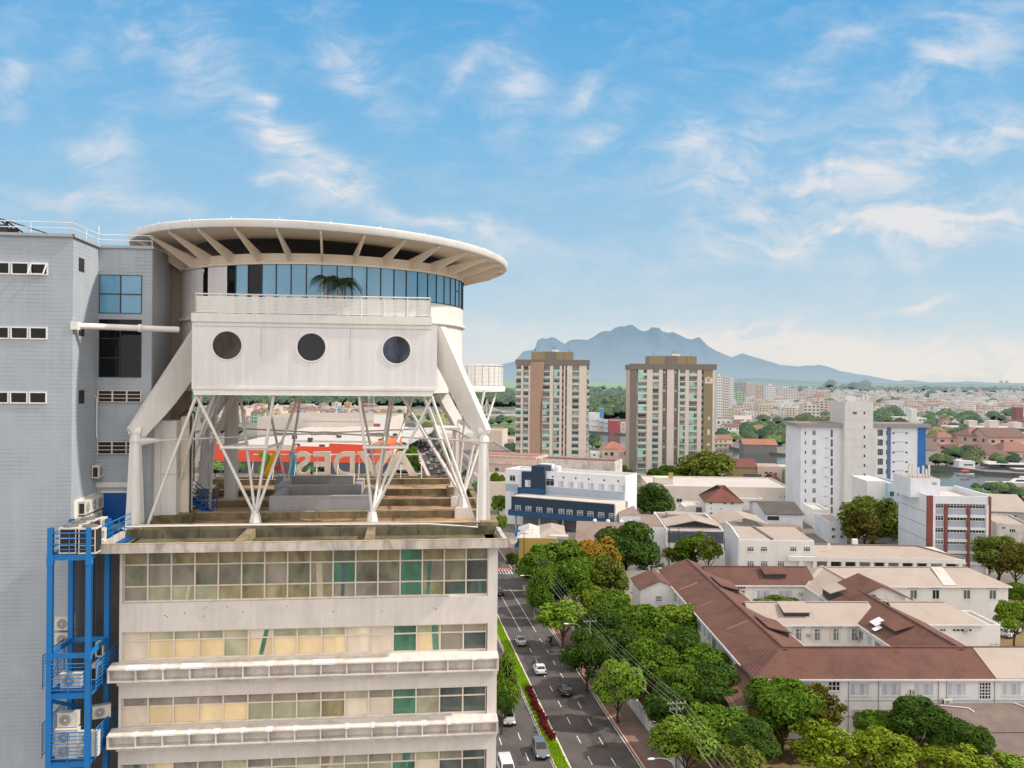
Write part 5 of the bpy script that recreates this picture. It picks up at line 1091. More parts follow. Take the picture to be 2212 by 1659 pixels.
# ---------------------------------------------------------------- lamps, poles, wires, walls
M_galv = mat('galvanised_steel', '9b9a97', .5, .08, 2.); M_pole = mat('concrete_pole', '8a8278', .9, .12, 2., dirt='5d564e', dirt_amt=.3); M_wood = mat('dark_wood_pole', '4b4038', .9, .2, 3.); M_lampg = mat('lamp_glass', 'e2e4e4', .3)
lamp_p = None
for i, (u, v, lb) in enumerate(((1127, 1243, 'street lamp with its head beside the egg-shaped tree at the corner'), (1222, 1347, 'street lamp reaching over the kerb beside the lime green tree'), (1405, 1638, 'street lamp with its head low at the bottom over the kerb'))):
    hd = G(u, v, 8.6); q = hd.x-RDX*(hd.y-105.4); P = rp(q+2.6, hd.y+.2)
    if lamp_p is None:
        lamp_p = t = thing('street_lamp', lb, 'street lamp', (P.x, P.y, .03), AZ, 'street lamps along the right pavement')
        b = MB(); b.tube((0, 0, 0), (0, 0, 7.4), .09, .06, 8); b.build('pole', [M_galv], t, smooth=True)
        b = MB(); pts = [(0, 0, 7.4), (-.25, 0, 8.05), (-.8, 0, 8.45), (-1.6, 0, 8.62), (-2.2, 0, 8.6)]; b.path(pts, .04, 7); b.build('arm', [M_galv], t, smooth=True)
        b = MB(); b.ball((-2.55, 0, 8.6), .42, .17, .1, 12, 6); hh = b.build('lamp_head', [M_lampg], t, smooth=True)
        b = MB(); b.ball((-2.6, 0, 8.53), .25, .12, .07, 10, 6); b.build('lens', [M_head], hh, smooth=True)
    else: copy_tree(lamp_p, (P.x, P.y, .03), AZ, lb)
POLES = []
def pole(P, h, label, m, arms=((.0, 1.1),), r=.14, extra=True):
    t = thing('power_pole', label, 'power pole', P, AZ, 'power poles and street poles'); b = MB(); b.tube((0, 0, 0), (0, 0, h), r, r*.65, 8); b.build('pole', [m], t, smooth=True)
    for dz, w in arms:
        b = MB(); b.beam((-w, 0, h-.35-dz), (w, 0, h-.35-dz), .1, .12); c = b.build('crossarm', [m], t)
        for x in (-w+.1, -w*.4, w*.4, w-.1): b = MB(); b.lathe([(.01, 0), (.05, .02), (.035, .09), (.055, .12), (.01, .2)], 8, c=(x, 0, h-.29-dz)); b.build('insulator', [M_pot], c)
    return t
pA = rp(20.3, 104.5); pole(pA, 8.8, 'grey concrete power pole with crowded crossarms among the trees at the bottom', M_pole, ((0, 1.2), (.7, .9)))
bx = thing('transformer', 'small grey transformer hung on the bottom power pole', 'transformer', (pA.x, pA.y, 0), AZ); b = MB(); b.lathe([(.01, 6.2), (.28, 6.25), (.28, 7.0), (.01, 7.05)], 12, c=(.36, -.1, 0)); b.box(.1, .2, -.15, -.05, 6.4, 6.8); b.build('tank', [M_galv], bx)
pB = rp(18.3, 140.0); pole(pB, 8.6, 'concrete power pole hidden in the trees behind the motorcycle', M_pole)
pC = rp(18.2, 187.0); pole(pC, 9.0, 'concrete power pole at the corner behind the bushy green trees', M_pole)
pD = rp(19.0, 66.0); pole(pD, 9.0, 'concrete power pole below the bottom edge carrying the street wires', M_pole)
for k, (u, v0, v1, lb) in enumerate(((1131.5, 1150, 1215, 'dark pole with crossarm before the yellow wall, leftmost'), (1150, 1143, 1205, 'tall leaning dark pole before the yellow wall'), (1153, 1180, 1212, 'short dark pole with wide crossarm before the yellow wall'))):
    P = G(u, v1); h = H+ray(u, v0).z*P.y/ray(u, v0).y; pole((P.x, P.y, 0), h, lb, M_wood, ((0, .9),) if k != 1 else ((.4, .4),), .13)
for k, (u, v0, v1, lb) in enumerate(((1445, 1139, 1226, 'tall dark pole beside the feathery tree, left of the pair'), (1466, 1140, 1205, 'tall dark pole beside the feathery tree, right of the pair'))):
    P = G(u, v1); h = H+ray(u, v0).z*P.y/ray(u, v0).y; pole((P.x, P.y, 0), h, lb, M_wood, ((1.2, .9),), .16)
M_wire = mat('aluminium_wire', 'a2a19e', .5, .05); wi = 0
def wire(a, c, sag=.7, r=.012, label=None):
    global wi
    b = MB(); a, c = Vector(a), Vector(c); pts = [a.lerp(c, i/14)-Vector((0, 0, 4*sag*(i/14)*(1-i/14))) for i in range(15)]; b.path(pts, r, 4); o = b.build('wire', [M_wire]); tag(o, label or 'thin grey overhead wire strung between the pavement power poles', 'wire', 'overhead wires along the right pavement'); return o
def top(P, x, z): return (P.x+x*cos(AZ), P.y+x*sin(AZ), z)
for (A_, hA), (B_2, hB) in (((pD, 8.9), (pA, 8.75)), ((pA, 8.75), (pB, 8.5)), ((pB, 8.5), (pC, 8.9))):
    for x in (-1.05, -.45, .45, 1.05): wire(top(A_, x, hA), top(B_2, x*.92, hB), .5)
    wire(top(A_, -.12, hA-1.7), top(B_2, -.12, hB-1.7), .8, .035, 'thick telephone cable slung low between the pavement power poles')
# walls
M_wwall = mat('white_garden_wall', 'cfc9c2', .8, .08, .8, streak=.35, dirt='8a8177', dirt_amt=.4)
def wall_run(name, label, pts, h, t=.2, m=None, cat='wall'):
    o = thing(name, label, cat, (pts[0].x, pts[0].y, 0)); b = MB(); o0 = Vector((pts[0].x, pts[0].y, 0))
    for a, c in zip(pts[:-1], pts[1:]):
        a, c = Vector((a.x, a.y, 0))-o0, Vector((c.x, c.y, 0))-o0; b.beam(a+Vector((0, 0, h/2-.1)), c+Vector((0, 0, h/2-.1)), t, h+.2)
    b.build('wall_face', [m or M_wwall], o); b = MB()
    for a, c in zip(pts[:-1], pts[1:]):
        a, c = Vector((a.x, a.y, 0))-o0, Vector((c.x, c.y, 0))-o0; L = (c-a).length; n = max(2, int(L/3.2))
        for i in range(n+1): p = a+(c-a)*i/n; b.box(p.x-.15, p.x+.15, p.y-.15, p.y+.15, -.1, h+.12)
        b.beam(a+Vector((0, 0, h+.03)), c+Vector((0, 0, h+.03)), t+.08, .06)
    b.build('pier', [m or M_wwall], o)['kind'] = 'stuff'; return o
wall_run('boundary_wall', 'white boundary wall between the pavement and the hospital garden', [rp(20.8, 70), rp(20.8, 140)], 2.1)
wall_run('boundary_wall', 'white wall with black stains closing the car park', [G(1300, 1254), G(1420, 1256)], 2.4)
wall_run('boundary_wall', 'pale garden wall beside the corner trees', [rp(20.8, 160), rp(20.8, 198)], 2.0)
fe = thing('railing_fence', 'dark iron railing gate between the trees beside the avenue', 'fence', rp(20.8, 140), AZ); b = MB()
for i in range(40): b.tube((0, i*.5, 0), (0, i*.5, 2.1), .03, n=5)
b.beam((0, 0, 1.95), (0, 20, 1.95), .05, .06); b.beam((0, 0, .25), (0, 20, .25), .05, .06); b.build('bars', [M_dk], fe); b = MB()
for y in (0, 20): b.box(-.25, .25, y-.25, y+.25, -.1, 2.4)
b.build('gate_pier', [M_wwall], fe)
kb = thing('kiosk_roof', 'low white flat roofed guard booth behind the iron railing', 'booth', (rp(25, 143).x, rp(25, 143).y, 0), AZ); b = MB(); b.box(0, 4, 0, 3, 0, 2.6); b.build('wall', [M_wwall], kb); b = MB(); b.box(-.5, 4.5, -.5, 3.5, 2.61, 2.85); b.build('roof', [M_patch], kb); b = MB(); b.box(.8, 2.6, -.02, .01, 1., 2.); b.build('window', [M_cgl], kb)
# ================================================================ THE TOWN BEHIND: buildings one by one
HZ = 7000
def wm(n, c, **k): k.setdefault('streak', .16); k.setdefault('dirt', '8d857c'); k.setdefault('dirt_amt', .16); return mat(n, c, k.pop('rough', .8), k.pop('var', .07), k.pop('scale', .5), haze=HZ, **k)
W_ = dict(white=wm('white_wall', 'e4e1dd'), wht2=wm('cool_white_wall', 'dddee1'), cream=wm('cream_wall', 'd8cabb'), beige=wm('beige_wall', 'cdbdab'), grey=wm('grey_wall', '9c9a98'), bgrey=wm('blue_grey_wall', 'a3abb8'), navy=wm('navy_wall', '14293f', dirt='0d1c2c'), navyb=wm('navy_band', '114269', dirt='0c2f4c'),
          pink=wm('pink_wall', 'd0b3a0'), yellow=wm('yellow_wall', 'b5963f'), must=wm('mustard_wall', 'a98c55'), brick=wm('red_brown_wall', '7e3a2e'), olive=wm('olive_brown_wall', '8b7a58'), dkgr=wm('dark_grey_brown_wall', '75695f'), slate=wm('slate_wall', '4a4a55'), red=wm('red_wall', 'a8393c'), orange=wm('orange_red_wall', 'ea4a1e', dirt_amt=.08), orng2=wm('orange_wall', 'e8662c', dirt_amt=.05),
          green=wm('pale_green_wall', '9db892'), blue=wm('blue_wall', '1565ab', dirt_amt=.1), lblue=wm('light_blue_wall', 'b5cbd8'), stone=wm('grey_stone_wall', '7a726c', var=.2, scale=1.5), stain=wm('stained_white_wall', 'cdc3ba', dirt='6e5d50', dirt_amt=.6), sky=wm('bright_blue_wall', '2a8cc8', dirt_amt=.1), teal=wm('teal_dark_wall', '27475c'))
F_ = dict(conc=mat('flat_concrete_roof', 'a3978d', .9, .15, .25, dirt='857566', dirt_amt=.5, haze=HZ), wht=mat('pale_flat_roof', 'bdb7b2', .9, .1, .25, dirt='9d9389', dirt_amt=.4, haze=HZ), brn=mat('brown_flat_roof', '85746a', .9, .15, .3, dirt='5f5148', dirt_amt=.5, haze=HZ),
          rbx=mat('brown_corrugated_roof', '624036', .8, .2, .35, dirt='3c2823', dirt_amt=.55, bump=.4, corr=('X', .42, .28), haze=HZ), rby=mat('brown_corrugated_roof_across', '694639', .8, .2, .35, dirt='41291f', dirt_amt=.55, bump=.4, corr=('Y', .42, .28), haze=HZ),
          bgx=mat('beige_metal_roof', 'a2958b', .75, .07, .25, dirt='877a70', dirt_amt=.35, corr=('X', .42, .1), haze=HZ), bgy=mat('beige_metal_roof_across', 'a89a8f', .75, .07, .25, dirt='877a70', dirt_amt=.35, corr=('Y', .42, .1), haze=HZ),
          drk=mat('dark_sheet_roof', '4b4542', .85, .12, .3, dirt='6e655c', dirt_amt=.35, corr=('X', 1.1, .35), haze=HZ), shed=mat('brown_grey_sheet_roof', '6a5c56', .9, .14, .35, dirt='8a7d72', dirt_amt=.4, corr=('X', .5, .3), haze=HZ), tile=mat('orange_tile_roof', '9c6650', .9, .15, .3, dirt='7d5140', dirt_amt=.5, tile=('X', .6), haze=HZ), tilb=mat('brown_tile_roof', '6f4033', .9, .14, .3, dirt='4e2f28', dirt_amt=.5, tile=('X', .6), haze=HZ))
GD = glass('town_dark_glass', '15191c', .08, haze=HZ, blotch=.5, scale=.4, spec=.25); GG = glass('town_green_glass', '8fb8a8', .1, haze=HZ, blotch=.3, scale=.4, spec=.5); GW = glass('white_shutter_glass', 'b9bcc2', .3, haze=HZ, blotch=.12, scale=.5, spec=.3); GB = glass('town_blue_glass', '33505e', .08, haze=HZ, blotch=.4, scale=.4); GGr = glass('town_grey_glass', '5d6366', .12, haze=HZ, blotch=.4, scale=.4)
WF = mat('white_window_frame', 'd6d4d0', .6, .05, 1., haze=HZ); DF = mat('dark_window_frame', '3b3632', .6, .1, 1., haze=HZ)
def rect_win(S_, rt, u0, v0, u1, v1, ly=0., nx=2, rows=(1,), g=None, fr=None, fw=.07, sill=True, dz=.0, name='window', y=None):
    x0, x1 = S_.X(u0, ly, v0), S_.X(u1, ly, v0); z0, z1 = S_.Z(u0, v1, ly), S_.Z(u0, v0, ly); w, h = round(x1-x0, 1), round(z1-z0, 1)
    return put_win(rt, win_mesh(max(w, .3), max(h, .3), nx, rows, g or GD, fr or WF, fw, sill), x0, (ly if y is None else y)-.004, z0+dz, 'f', name)
def ac_small(P, rz, label, grp='window air conditioners on the hospital walls'): o = put_ac(A1, P, rz, label); o['group'] = grp; return o
def part(n, mats, rt, fn, label=None):
    b = MB(); fn(b); return b.build(n, mats, rt, label)

# ---------------------------------------------------------------- navy and grey hospital block
N = Site(1104, 1142, 0, rad(-27)); rt = N.thing('clinic_block', 'grey and white clinic block with navy tower and navy front wing on pillars', 'building')
xr = N.X(1332); zr = N.Z(1104, 1072); zb = N.Z(1104, 1112)
part('wall', [W_['navy'], F_['wht'], W_['cream']], rt, lambda b: (b.box(0, xr-.3, 0, 8.9, zb+1.6, zr, 0, top=1), b.box(xr-.28, xr+.1, -.02, 9, 0, zr+.02, 2)), 'navy wall of the front wing')
part('band', [W_['navyb']], rt, lambda b: b.box(-.9, xr-.32, -.5, 8.8, zb-.1, zb+1.59), 'blue band under the navy wing')
part('roof', [F_['wht']], rt, lambda b: (b.box(.3, xr-.6, .4, 8.6, zr+.002, zr+.14), b.box(.0, xr-.3, 0, .35, zr+.004, zr+.22)))
for x in (1.2, xr*.27, xr*.5, xr*.68, xr*.9): part('pillar', [W_['grey']], rt, lambda b: b.box(x, x+.5, .3, .8, -.2, zb-.1))
part('back_wall', [W_['stone']], rt, lambda b: (b.box(.5, xr-1, 7.5, 7.8, -.2, zb-.1), b.box(xr*.36, xr*.43, 3, 7.4, -.2, zb-.1)))
zw0, zw1 = N.Z(1113, 1104), N.Z(1113, 1092)
for x in (320, 455, 595, 733, 883, 988, 1122, 1257, 1395, 1535):
    xx = N.X(1059.9+.16667*x, 0, 1098); put_win(rt, win_mesh(1.9, 1.9, 2, (.7, .3), GGr, WF, .12), xx, -.004, zw0)
y8 = 9.0; xl2, xr2 = N.X(1094, y8), N.X(1353, y8); z2 = N.Z(1353, 1029, y8)
part('wall', [W_['wht2'], F_['wht']], rt, lambda b: flat_block(b, xl2, xr2, y8, y8+11, -.2, z2, 0, 1, .7, .3), 'grey white wall of the main block')
zq0, zq1 = z2-7.3, z2-4.9
part('band', [W_['bgrey']], rt, lambda b: (b.box(xl2-.02, N.X(1122, y8), y8-.05, y8-.002, zq0, zq1), b.box(N.X(1180, y8), xr2-.4, y8-.05, y8-.002, zq0, zq1)), 'blue grey band between the window rows')
for x in (870, 1000, 1128, 1260, 1395, 1527, 1663):
    xx = N.X(1059.9+.16667*x, y8, 1045); put_win(rt, win_mesh(2.0, 2.1, 2, (1,), GW, WF, .08), xx, y8-.004, z2-4.85); put_win(rt, win_mesh(3.1, 2.0, 3, (1,), GW, WF, .08), xx-.1, y8-.004, z2-9.6)
for x in (795, 933, 1093, 1262, 1460, 1643): xx = N.X(1059.9+.16667*x, y8, 1045); put_win(rt, win_mesh(.5, .5, 1, (1,), GD, DF, .05, False), xx, y8-.004, z2-1.9, name='vent')
for x0, x1, a, c, g in ((247, 320, 2.0, 3.9, GD), (247, 350, 7.0, 8.9, GW), (718, 825, 2.3, 4.6, GD)): xx, xx1 = N.X(1059.9+.16667*x0, y8, 1045), N.X(1059.9+.16667*x1, y8, 1045); put_win(rt, win_mesh(round(xx1-xx, 1), c-a, 2, (.75, .25), g, WF, .08), xx, y8-.004, z2-c)
xt0, xt1, xt2 = N.X(1129, y8-1), N.X(1150, y8-1), N.X(1178, y8-1)
part('tower', [W_['navy']], rt, lambda b: (b.box(xt0, xt1, y8-1.2, y8+3, zr-1, z2-.4), b.box(xt1+.01, xt2, y8-1.2, y8+4, zr-1, z2+1.6)), 'navy stair tower'); part('balcony_band', [W_['navyb']], rt, lambda b: b.box(xt0-1, xt2+.3, y8-2.1, y8-.9, z2-8.6, z2-5.6))
put_win(rt, win_mesh(1.9, 2.1, 2, (1,), GW, WF, .08), (xt0+xt1)/2-.4, y8-1.21, z2-5.2)
part('ladder', [W_['grey']], rt, lambda b: [b.beam((xr2-.2, y8-.2, z2-9+i*.4), (xr2+.3, y8-.2, z2-9+i*.4), .05, .05) for i in range(20)])
part('water_tank', [W_['wht2'], W_['navyb']], rt, lambda b: (b.lathe([(.01, 0), (1.1, 0), (1.1, 1.6), (.9, 1.9), (.01, 2.0)], 14, 0, c=(xt2+1.6, y8+6, z2-.6)), b.box(xt1, xt2, y8+5, y8+7, z2-.6, z2+1.8, 0)))
# pink old block behind
O = Site(1052, 1062, 0, rad(-20)); rt = O.thing('old_block', 'faded pink and stained white old block with a rusty flat roof', 'building')
xr = O.X(1160, 0); xe = O.X(1328, 0); zt_ = O.Z(1100, 985, 0)
part('wall', [W_['pink'], F_['tile']], rt, lambda b: flat_block(b, -6, xr, 0, 16, -.2, zt_, 0, 1, .8, .3)); part('side_wall', [W_['stain'], F_['tilb']], rt, lambda b: flat_block(b, xr+.02, xe, 1, 15, -.2, zt_-.6, 0, 1, .5, .3), 'stained white right part')
part('cornice', [W_['stain']], rt, lambda b: (b.box(-6.3, xr+.2, -.6, 0, zt_-3.4, zt_-2.8), b.box(-6.3, xr+.2, -.5, -.01, zt_-.4, zt_+.1)))
for i in range(6):
    for k in range(3): put_win(rt, win_mesh(1.7, 1.6, 2, (1,), GW if (i+k) % 2 else GD, WF, .08), -5+i*(xr+4)/6, -.004, zt_-6.6-k*3.6)
    part('pilaster', [W_['stain']], rt, lambda b: b.box(-5.8+i*(xr+4)/6, -5.3+i*(xr+4)/6, -.35, -.01, -.2, zt_-3.4))

# ---------------------------------------------------------------- twin apartment towers
BALC = {}
def balc_mesh(w, glassy, ind):
    key = (round(w, 1), glassy, ind)
    if key in BALC: return BALC[key]
    b = MB(); b.box(0, w, -1.35, 0, 0, .16, 0); b.box(0, w, -1.36, -1.29, .16, .5, 0)
    if glassy: b.box(.02, w-.02, -1.33, -1.3, .5, 1.15, 1)
    else:
        b.box(0, w, -1.34, -1.3, 1.05, 1.13, 0)
        for i in range(int(w/.35)): b.box(.1+i*.35, .14+i*.35, -1.33, -1.3, .5, 1.06, 0)
    if ind: b.box(.02, w*.62, -1.31, -1.28, 1.15, 2.75, 1); b.box(.0, w*.62, -1.34, -1.26, 2.7, 2.85, 0)
    BALC[key] = b.mesh('balcony', [W_['cream'], GG]); return BALC[key]
def apt_tower(S_, name_lbl, ztop, zpent, cols, depth, floors, fh, wallm, roof_u, olive=None, pent=None):
    rt = S_.thing('apartment_tower', name_lbl, 'apartment tower', 'pair of apartment towers'); u0, u1 = roof_u; x0, x1 = S_.X(u0), S_.X(u1)
    part('wall', [wallm], rt, lambda b: b.box(x0+.3, x1-.3, 1.6, depth, -.2, ztop-1.9))
    part('parapet', [W_['dkgr'], F_['conc']], rt, lambda b: (b.box(x0-.2, x1+.2, -.3, depth+.2, ztop-2.6, ztop-.3, 0, top=1), b.box(x0-.2, x1+.2, -.3, .1, ztop-.3, ztop, 0)))
    p0, p1 = S_.X(pent[0], 4), S_.X(pent[1], 4)
    part('penthouse', [W_['olive'], W_['dkgr'], F_['conc']], rt, lambda b: (b.box(p0, p1, 4, depth-3, ztop-.3, zpent, 0, top=2), b.box(p0+(p1-p0)*.36, p0+(p1-p0)*.58, 3.4, 4, ztop-.3, zpent+.1, 1), b.box(p0+(p1-p0)*.8, p1+.1, 3.6, 4, ztop-.3, zpent-.1, 0)))
    part('rooftop_kit', [DF, WF], rt, lambda b: [b.tube((p0+(p1-p0)*t, 6, zpent), (p0+(p1-p0)*t, 6, zpent+h), .12, n=5) for t, h in ((.1, 1.5), (.3, .8), (.52, 2.6), (.56, 2.2), (.62, 1.6), (.9, 1.2))]+[b.box(p0+(p1-p0)*.5, p0+(p1-p0)*.66, 5.5, 7.5, zpent, zpent+1.1, 1)])
    for kind, a, c in cols:
        xa, xc = S_.X(a, .8), S_.X(c, .8); w = xc-xa
        if kind == 'pier': part('pier', [W_['cream']], rt, lambda b: b.box(xa, xc, 0, 1.7, -.2, ztop-2.61))
        elif kind == 'dark': part('pier', [W_['dkgr']], rt, lambda b: b.box(xa, xc, .2, 1.7, -.2, ztop-2.61), 'dark grey corner strip')
        elif kind == 'olive': part('panel', [W_['olive'], W_['cream']], rt, lambda b: (b.box(xa, xc, .1, 1.7, -.2, ztop-2.61), [b.box(xa+w*R.uniform(0, .5), xa+w*R.uniform(.6, 1), .09, .1, z, z+R.uniform(.8, 2.6), 1) for z in (ztop-9, ztop-8.2, ztop-26, ztop-33, ztop-38, ztop-44)]), 'olive brown facade panel with pale patches')
        elif kind in ('slot', 'bslot'):
            part('recess', [W_['dkgr']], rt, lambda b: b.box(xa, xc, 1.2, 1.7, -.2, ztop-2.61))
            for f in range(floors): put_win(rt, win_mesh(round(max(.6, w*.5), 1), 1.1, 1, (1,), GD if f % 3 else GW, WF, .08, False), xa+w*.2, 1.19, ztop-2.61-fh*(f+1)+1.1, name='small_window')
        elif kind == 'win':
            for f in range(floors): put_win(rt, win_mesh(round(w*.8, 1), 1.3, 1, (1,), GD, DF, .08, False), xa+w*.1, 1.59, ztop-2.61-fh*(f+1)+1.1, name='small_window')
        else:
            for f in range(floors):
                z = ztop-2.61-fh*(f+1); r1 = R.random(); gl = (r1 < .55)
                bm_ = balc_mesh(w, gl, kind == 'balc' and R.random() < .4); bo = place('balcony', bm_, rt, (xa, 1.6, z)); 
                place('window', win_mesh(round(w*.86, 1), 2.1, 3, (.75, .25), R.choice((GD, GB, GB, GG)), WF if R.random() < .5 else DF, .09, False), bo, (w*.07, .0, .2))
    return rt
T2 = Site(1361, 1040, 0, rad(-2)); ztp = T2.Z(1450, 786); fh2 = (ztp-2.6)/18.0
rt2 = apt_tower(T2, 'right apartment tower, cream piers, glass balconies and an olive brown side panel', ztp, T2.Z(1450, 769, 4), [('dark', 1361, 1375), ('balc', 1378, 1397.5), ('pier', 1397.5, 1409.5), ('balw', 1409.5, 1423), ('pier', 1423, 1431), ('bslot', 1431, 1441), ('pier', 1441, 1456), ('slot', 1456, 1465), ('pier', 1465, 1468), ('balc', 1468, 1480), ('pier', 1480, 1488), ('balc', 1488, 1506), ('pier', 1506, 1515), ('win', 1515, 1520), ('olive', 1520, 1539), ('pier', 1539, 1544)], 22, 17, fh2, W_['beige'], (1361, 1547), pent=(1402, 1504))
x = T2.X(1544, .8)
for f in range(17): put_win(rt2, balc_mesh(4.0, True, False), x+.02, 3, ztp-2.61-fh2*(f+1), 'r', 'side_balcony')
T1 = Site(1114, 1040, 0, rad(-4)); zt1 = T1.Z(1200, 777)
rt1 = apt_tower(T1, 'left apartment tower, green glass balconies and a brown net hanging down its front', zt1, T1.Z(1200, 760, 4), [('balw', 1114, 1126), ('pier', 1126, 1130), ('balw', 1131, 1142), ('pier', 1142, 1146), ('balc', 1172, 1188), ('pier', 1188, 1195), ('balc', 1196, 1209), ('pier', 1209, 1214), ('win', 1214, 1218), ('pier', 1218, 1221), ('slot', 1221, 1225), ('pier', 1225, 1236), ('balw', 1236, 1251), ('pier', 1251, 1267), ('balw', 1268, 1273)], 22, 17, (zt1-2.6)/18, W_['pink'], (1114, 1273), pent=(1147, 1238))
M_net = wm('brown_net', 'a98870', scale=.4, var=.15, streak=.6); xa, xb2, xc_, xd = T1.X(1146, -.4), T1.X(1176, -.4), T1.X(1148, -.4), T1.X(1166, -.4)
def netfn(b):
    n = 16; rows = []
    for i in range(n+1):
        t = i/n; z = (zt1-1.2)*(1-t)+10*t; xl = xa; xr = xb2+(xd-xb2)*t**.6+.4*sin(t*9); rows.append(((xl, -.5+.3*sin(t*7), z), ((xl+xr)/2, -.9+.3*sin(t*5+1), z), (xr, -.5+.25*sin(t*8+2), z)))
    for r0, r1 in zip(rows[:-1], rows[1:]):
        for k in range(2): b.quad(r0[k], r0[k+1], r1[k+1], r1[k])
part('safety_net', [M_net], rt1, netfn)
part('orange_wall', [wm('rust_brown_wall', 'a8713f')], rt1, lambda b: b.box(xa, T1.X(1171, .8), .6, 1.65, -.2, zt1-2.61))

# ---------------------------------------------------------------- white hotel tower
Hs = Site(1823, 1120, 0, rad(0)); rt = Hs.thing('hotel_tower', 'white tower block with tall central shaft, grey roof rims and blue strips', 'tower block')
xs1 = Hs.X(1894); zsh = Hs.Z(1850, 868); zwg = Hs.Z(1760, 920, 3)
xl = Hs.X(1731, 3); xr = Hs.X(2000, 3)
part('shaft', [W_['cream'], F_['conc']], rt, lambda b: (b.box(0, Hs.X(1887), 0, 14, -.2, zsh, 0, top=1), b.box(Hs.X(1887)+.01, xs1, .3, 12, -.2, zwg-.6, 0))).data.materials[0] = wm('grey_white_wall', 'd3cfca')
part('joint', [W_['grey']], rt, lambda b: [b.box(.05, xs1-.2, -.02, .001, zsh-3.2*i-.05, zsh-3.2*i) for i in range(1, 15)])
part('left_wing', [W_['wht2']], rt, lambda b: (b.box(xl, -.02, 3, 16, -.2, zwg), b.add([(xl-1.1, 8, -.2), (xl-.01, 3, -.2), (xl-.01, 16, -.2), (xl-1.1, 16, -.2), (xl-1.1, 8, zwg), (xl-.01, 3, zwg), (xl-.01, 16, zwg), (xl-1.1, 16, zwg)], ((0, 1, 5, 4), (2, 3, 7, 6), (3, 0, 4, 7), (4, 5, 6, 7)))))
part('right_wing', [W_['wht2']], rt, lambda b: b.box(xs1+.02, xr, 3, 16, -.2, zwg))
zr0, zr1 = zwg-.2, zwg+1.0; gm_ = wm('grey_roof_rim', '8f8c8a')
part('roof_rim', [gm_, F_['brn']], rt, lambda b: (b.box(xl-1.9, -.03, 1.6, 17, zr0, zr1, 0, top=1), b.box(xs1-.3, xr+1.4, 1.6, 17, zr0, zr1, 0, top=1)))
part('blue_strip', [W_['bgrey']], rt, lambda b: b.box(Hs.X(1917.5, 3), Hs.X(1925, 3), 2.8, 2.99, -.2, zr0)).data.materials[0] = wm('slate_blue_strip', '4d6792')
part('blue_strip', [W_['blue']], rt, lambda b: b.box(Hs.X(1983.5, 3), xr+.05, 2.7, 8, -.2, zr0), 'bright blue corner strip')
for i in range(10):
    v = 935.3+i*20.8; z = lambda vv, ly=3: Hs.Z(1770, vv, ly)
    rect_win(Hs, rt, 1754.5, v-6, 1762.5, v+5, 3, 3, (.7, .3), GD, WF, .12); rect_win(Hs, rt, 1794.5, v-7, 1798.5, v+9, 3, 1, (1,), GGr, DF, .1, False, name='slot_window'); rect_win(Hs, rt, 1738, v-4, 1741.5, v+4, 3, 1, (1,), GD, WF, .1, False, name='small_window')
    part('ledge', [W_['grey']], rt, lambda b: b.box(Hs.X(1781, 3), Hs.X(1791, 3), 2.85, 2.99, z(v+12), z(v+12)+.15))
    rect_win(Hs, rt, 1896, v-7, 1907, v+6, 3, 2, (1,), GGr, DF, .25, False); rect_win(Hs, rt, 1914, v-5, 1916.5, v+5, 3, 1, (1,), GGr, DF, .06, False, name='slot_window')
    for u in (1927, 1955): rect_win(Hs, rt, u, v-2, u+6, v+2.5, 3, 1, (1,), GD, WF, .1, False, name='small_window')
    part('ledge', [W_['grey']], rt, lambda b: b.box(Hs.X(1933, 3), Hs.X(1955, 3), 2.9, 2.99, z(v-3), z(v-3)+.12))
for v in [892]+[923+i*20.6 for i in range(9)]: rect_win(Hs, rt, 1865.8, v-2.6, 1869, v+2.8, 0, 1, (1,), GD, DF, .08, False, name='small_window')
rect_win(Hs, rt, 1842, 889.5, 1850.5, 895, 0, 2, (1,), GGr, DF, .12, False)
part('antenna', [WF, DF], rt, lambda b: [b.box(x, x+.35, y, y+.35, zsh+.4, zsh+h, 0) for x, y, h in ((.6, 1, 2.6), (1.2, 2, 2.2), (6.6, 1, 2.9), (7.4, 2, 2.5), (8.2, 1.5, 3.2), (9.0, 2.5, 2.4))]+[b.tube((x+.17, y+.17, zsh), (x+.17, y+.17, zsh+h+.6), .06, n=5, m=1) for x, y, h in ((.6, 1, 2.6), (1.2, 2, 2.2), (6.6, 1, 2.9), (7.4, 2, 2.5), (8.2, 1.5, 3.2), (9.0, 2.5, 2.4))]+[b.box(2.4, 5.4, 4, 7, zsh, zsh+1.8, 0)])['kind'] = 'stuff'

# ---------------------------------------------------------------- red and white office block
B = Site(2005, 1236, 0, rad(-4)); rt = B.thing('red_striped_block', 'white office block with dark red vertical stripes and long window bands', 'building')
cx = lambda x: 1866.4+.15738*x; cv = lambda y: 1021.5+.15738*y
xr = B.X(cx(1755)); zt_ = B.Z(2060, cv(318))
part('wall', [W_['wht2'], F_['wht'], W_['bgrey']], rt, lambda b: (b.box(0, xr, .4, 20, -.2, zt_-1.2, 0, top=1), b.box(0, xr, .0, .4, zt_-2.0, zt_, 0), b.box(xr-.4, xr, .4, 20, zt_-1.2, zt_+.4, 0), b.box(0, .3, .4, 20, zt_-1.2, zt_, 0), b.box(0, xr, 19.7, 20, zt_-1.2, zt_, 0)))
for a, c in ((880, 957), (1122, 1162), (1430, 1470), (1722, 1757)): part('red_stripe', [W_['brick']], rt, lambda b: b.box(B.X(cx(a)), B.X(cx(c)), -.25, .39, -.2, zt_-(2.1 if a not in (880, 1722) else 0)))
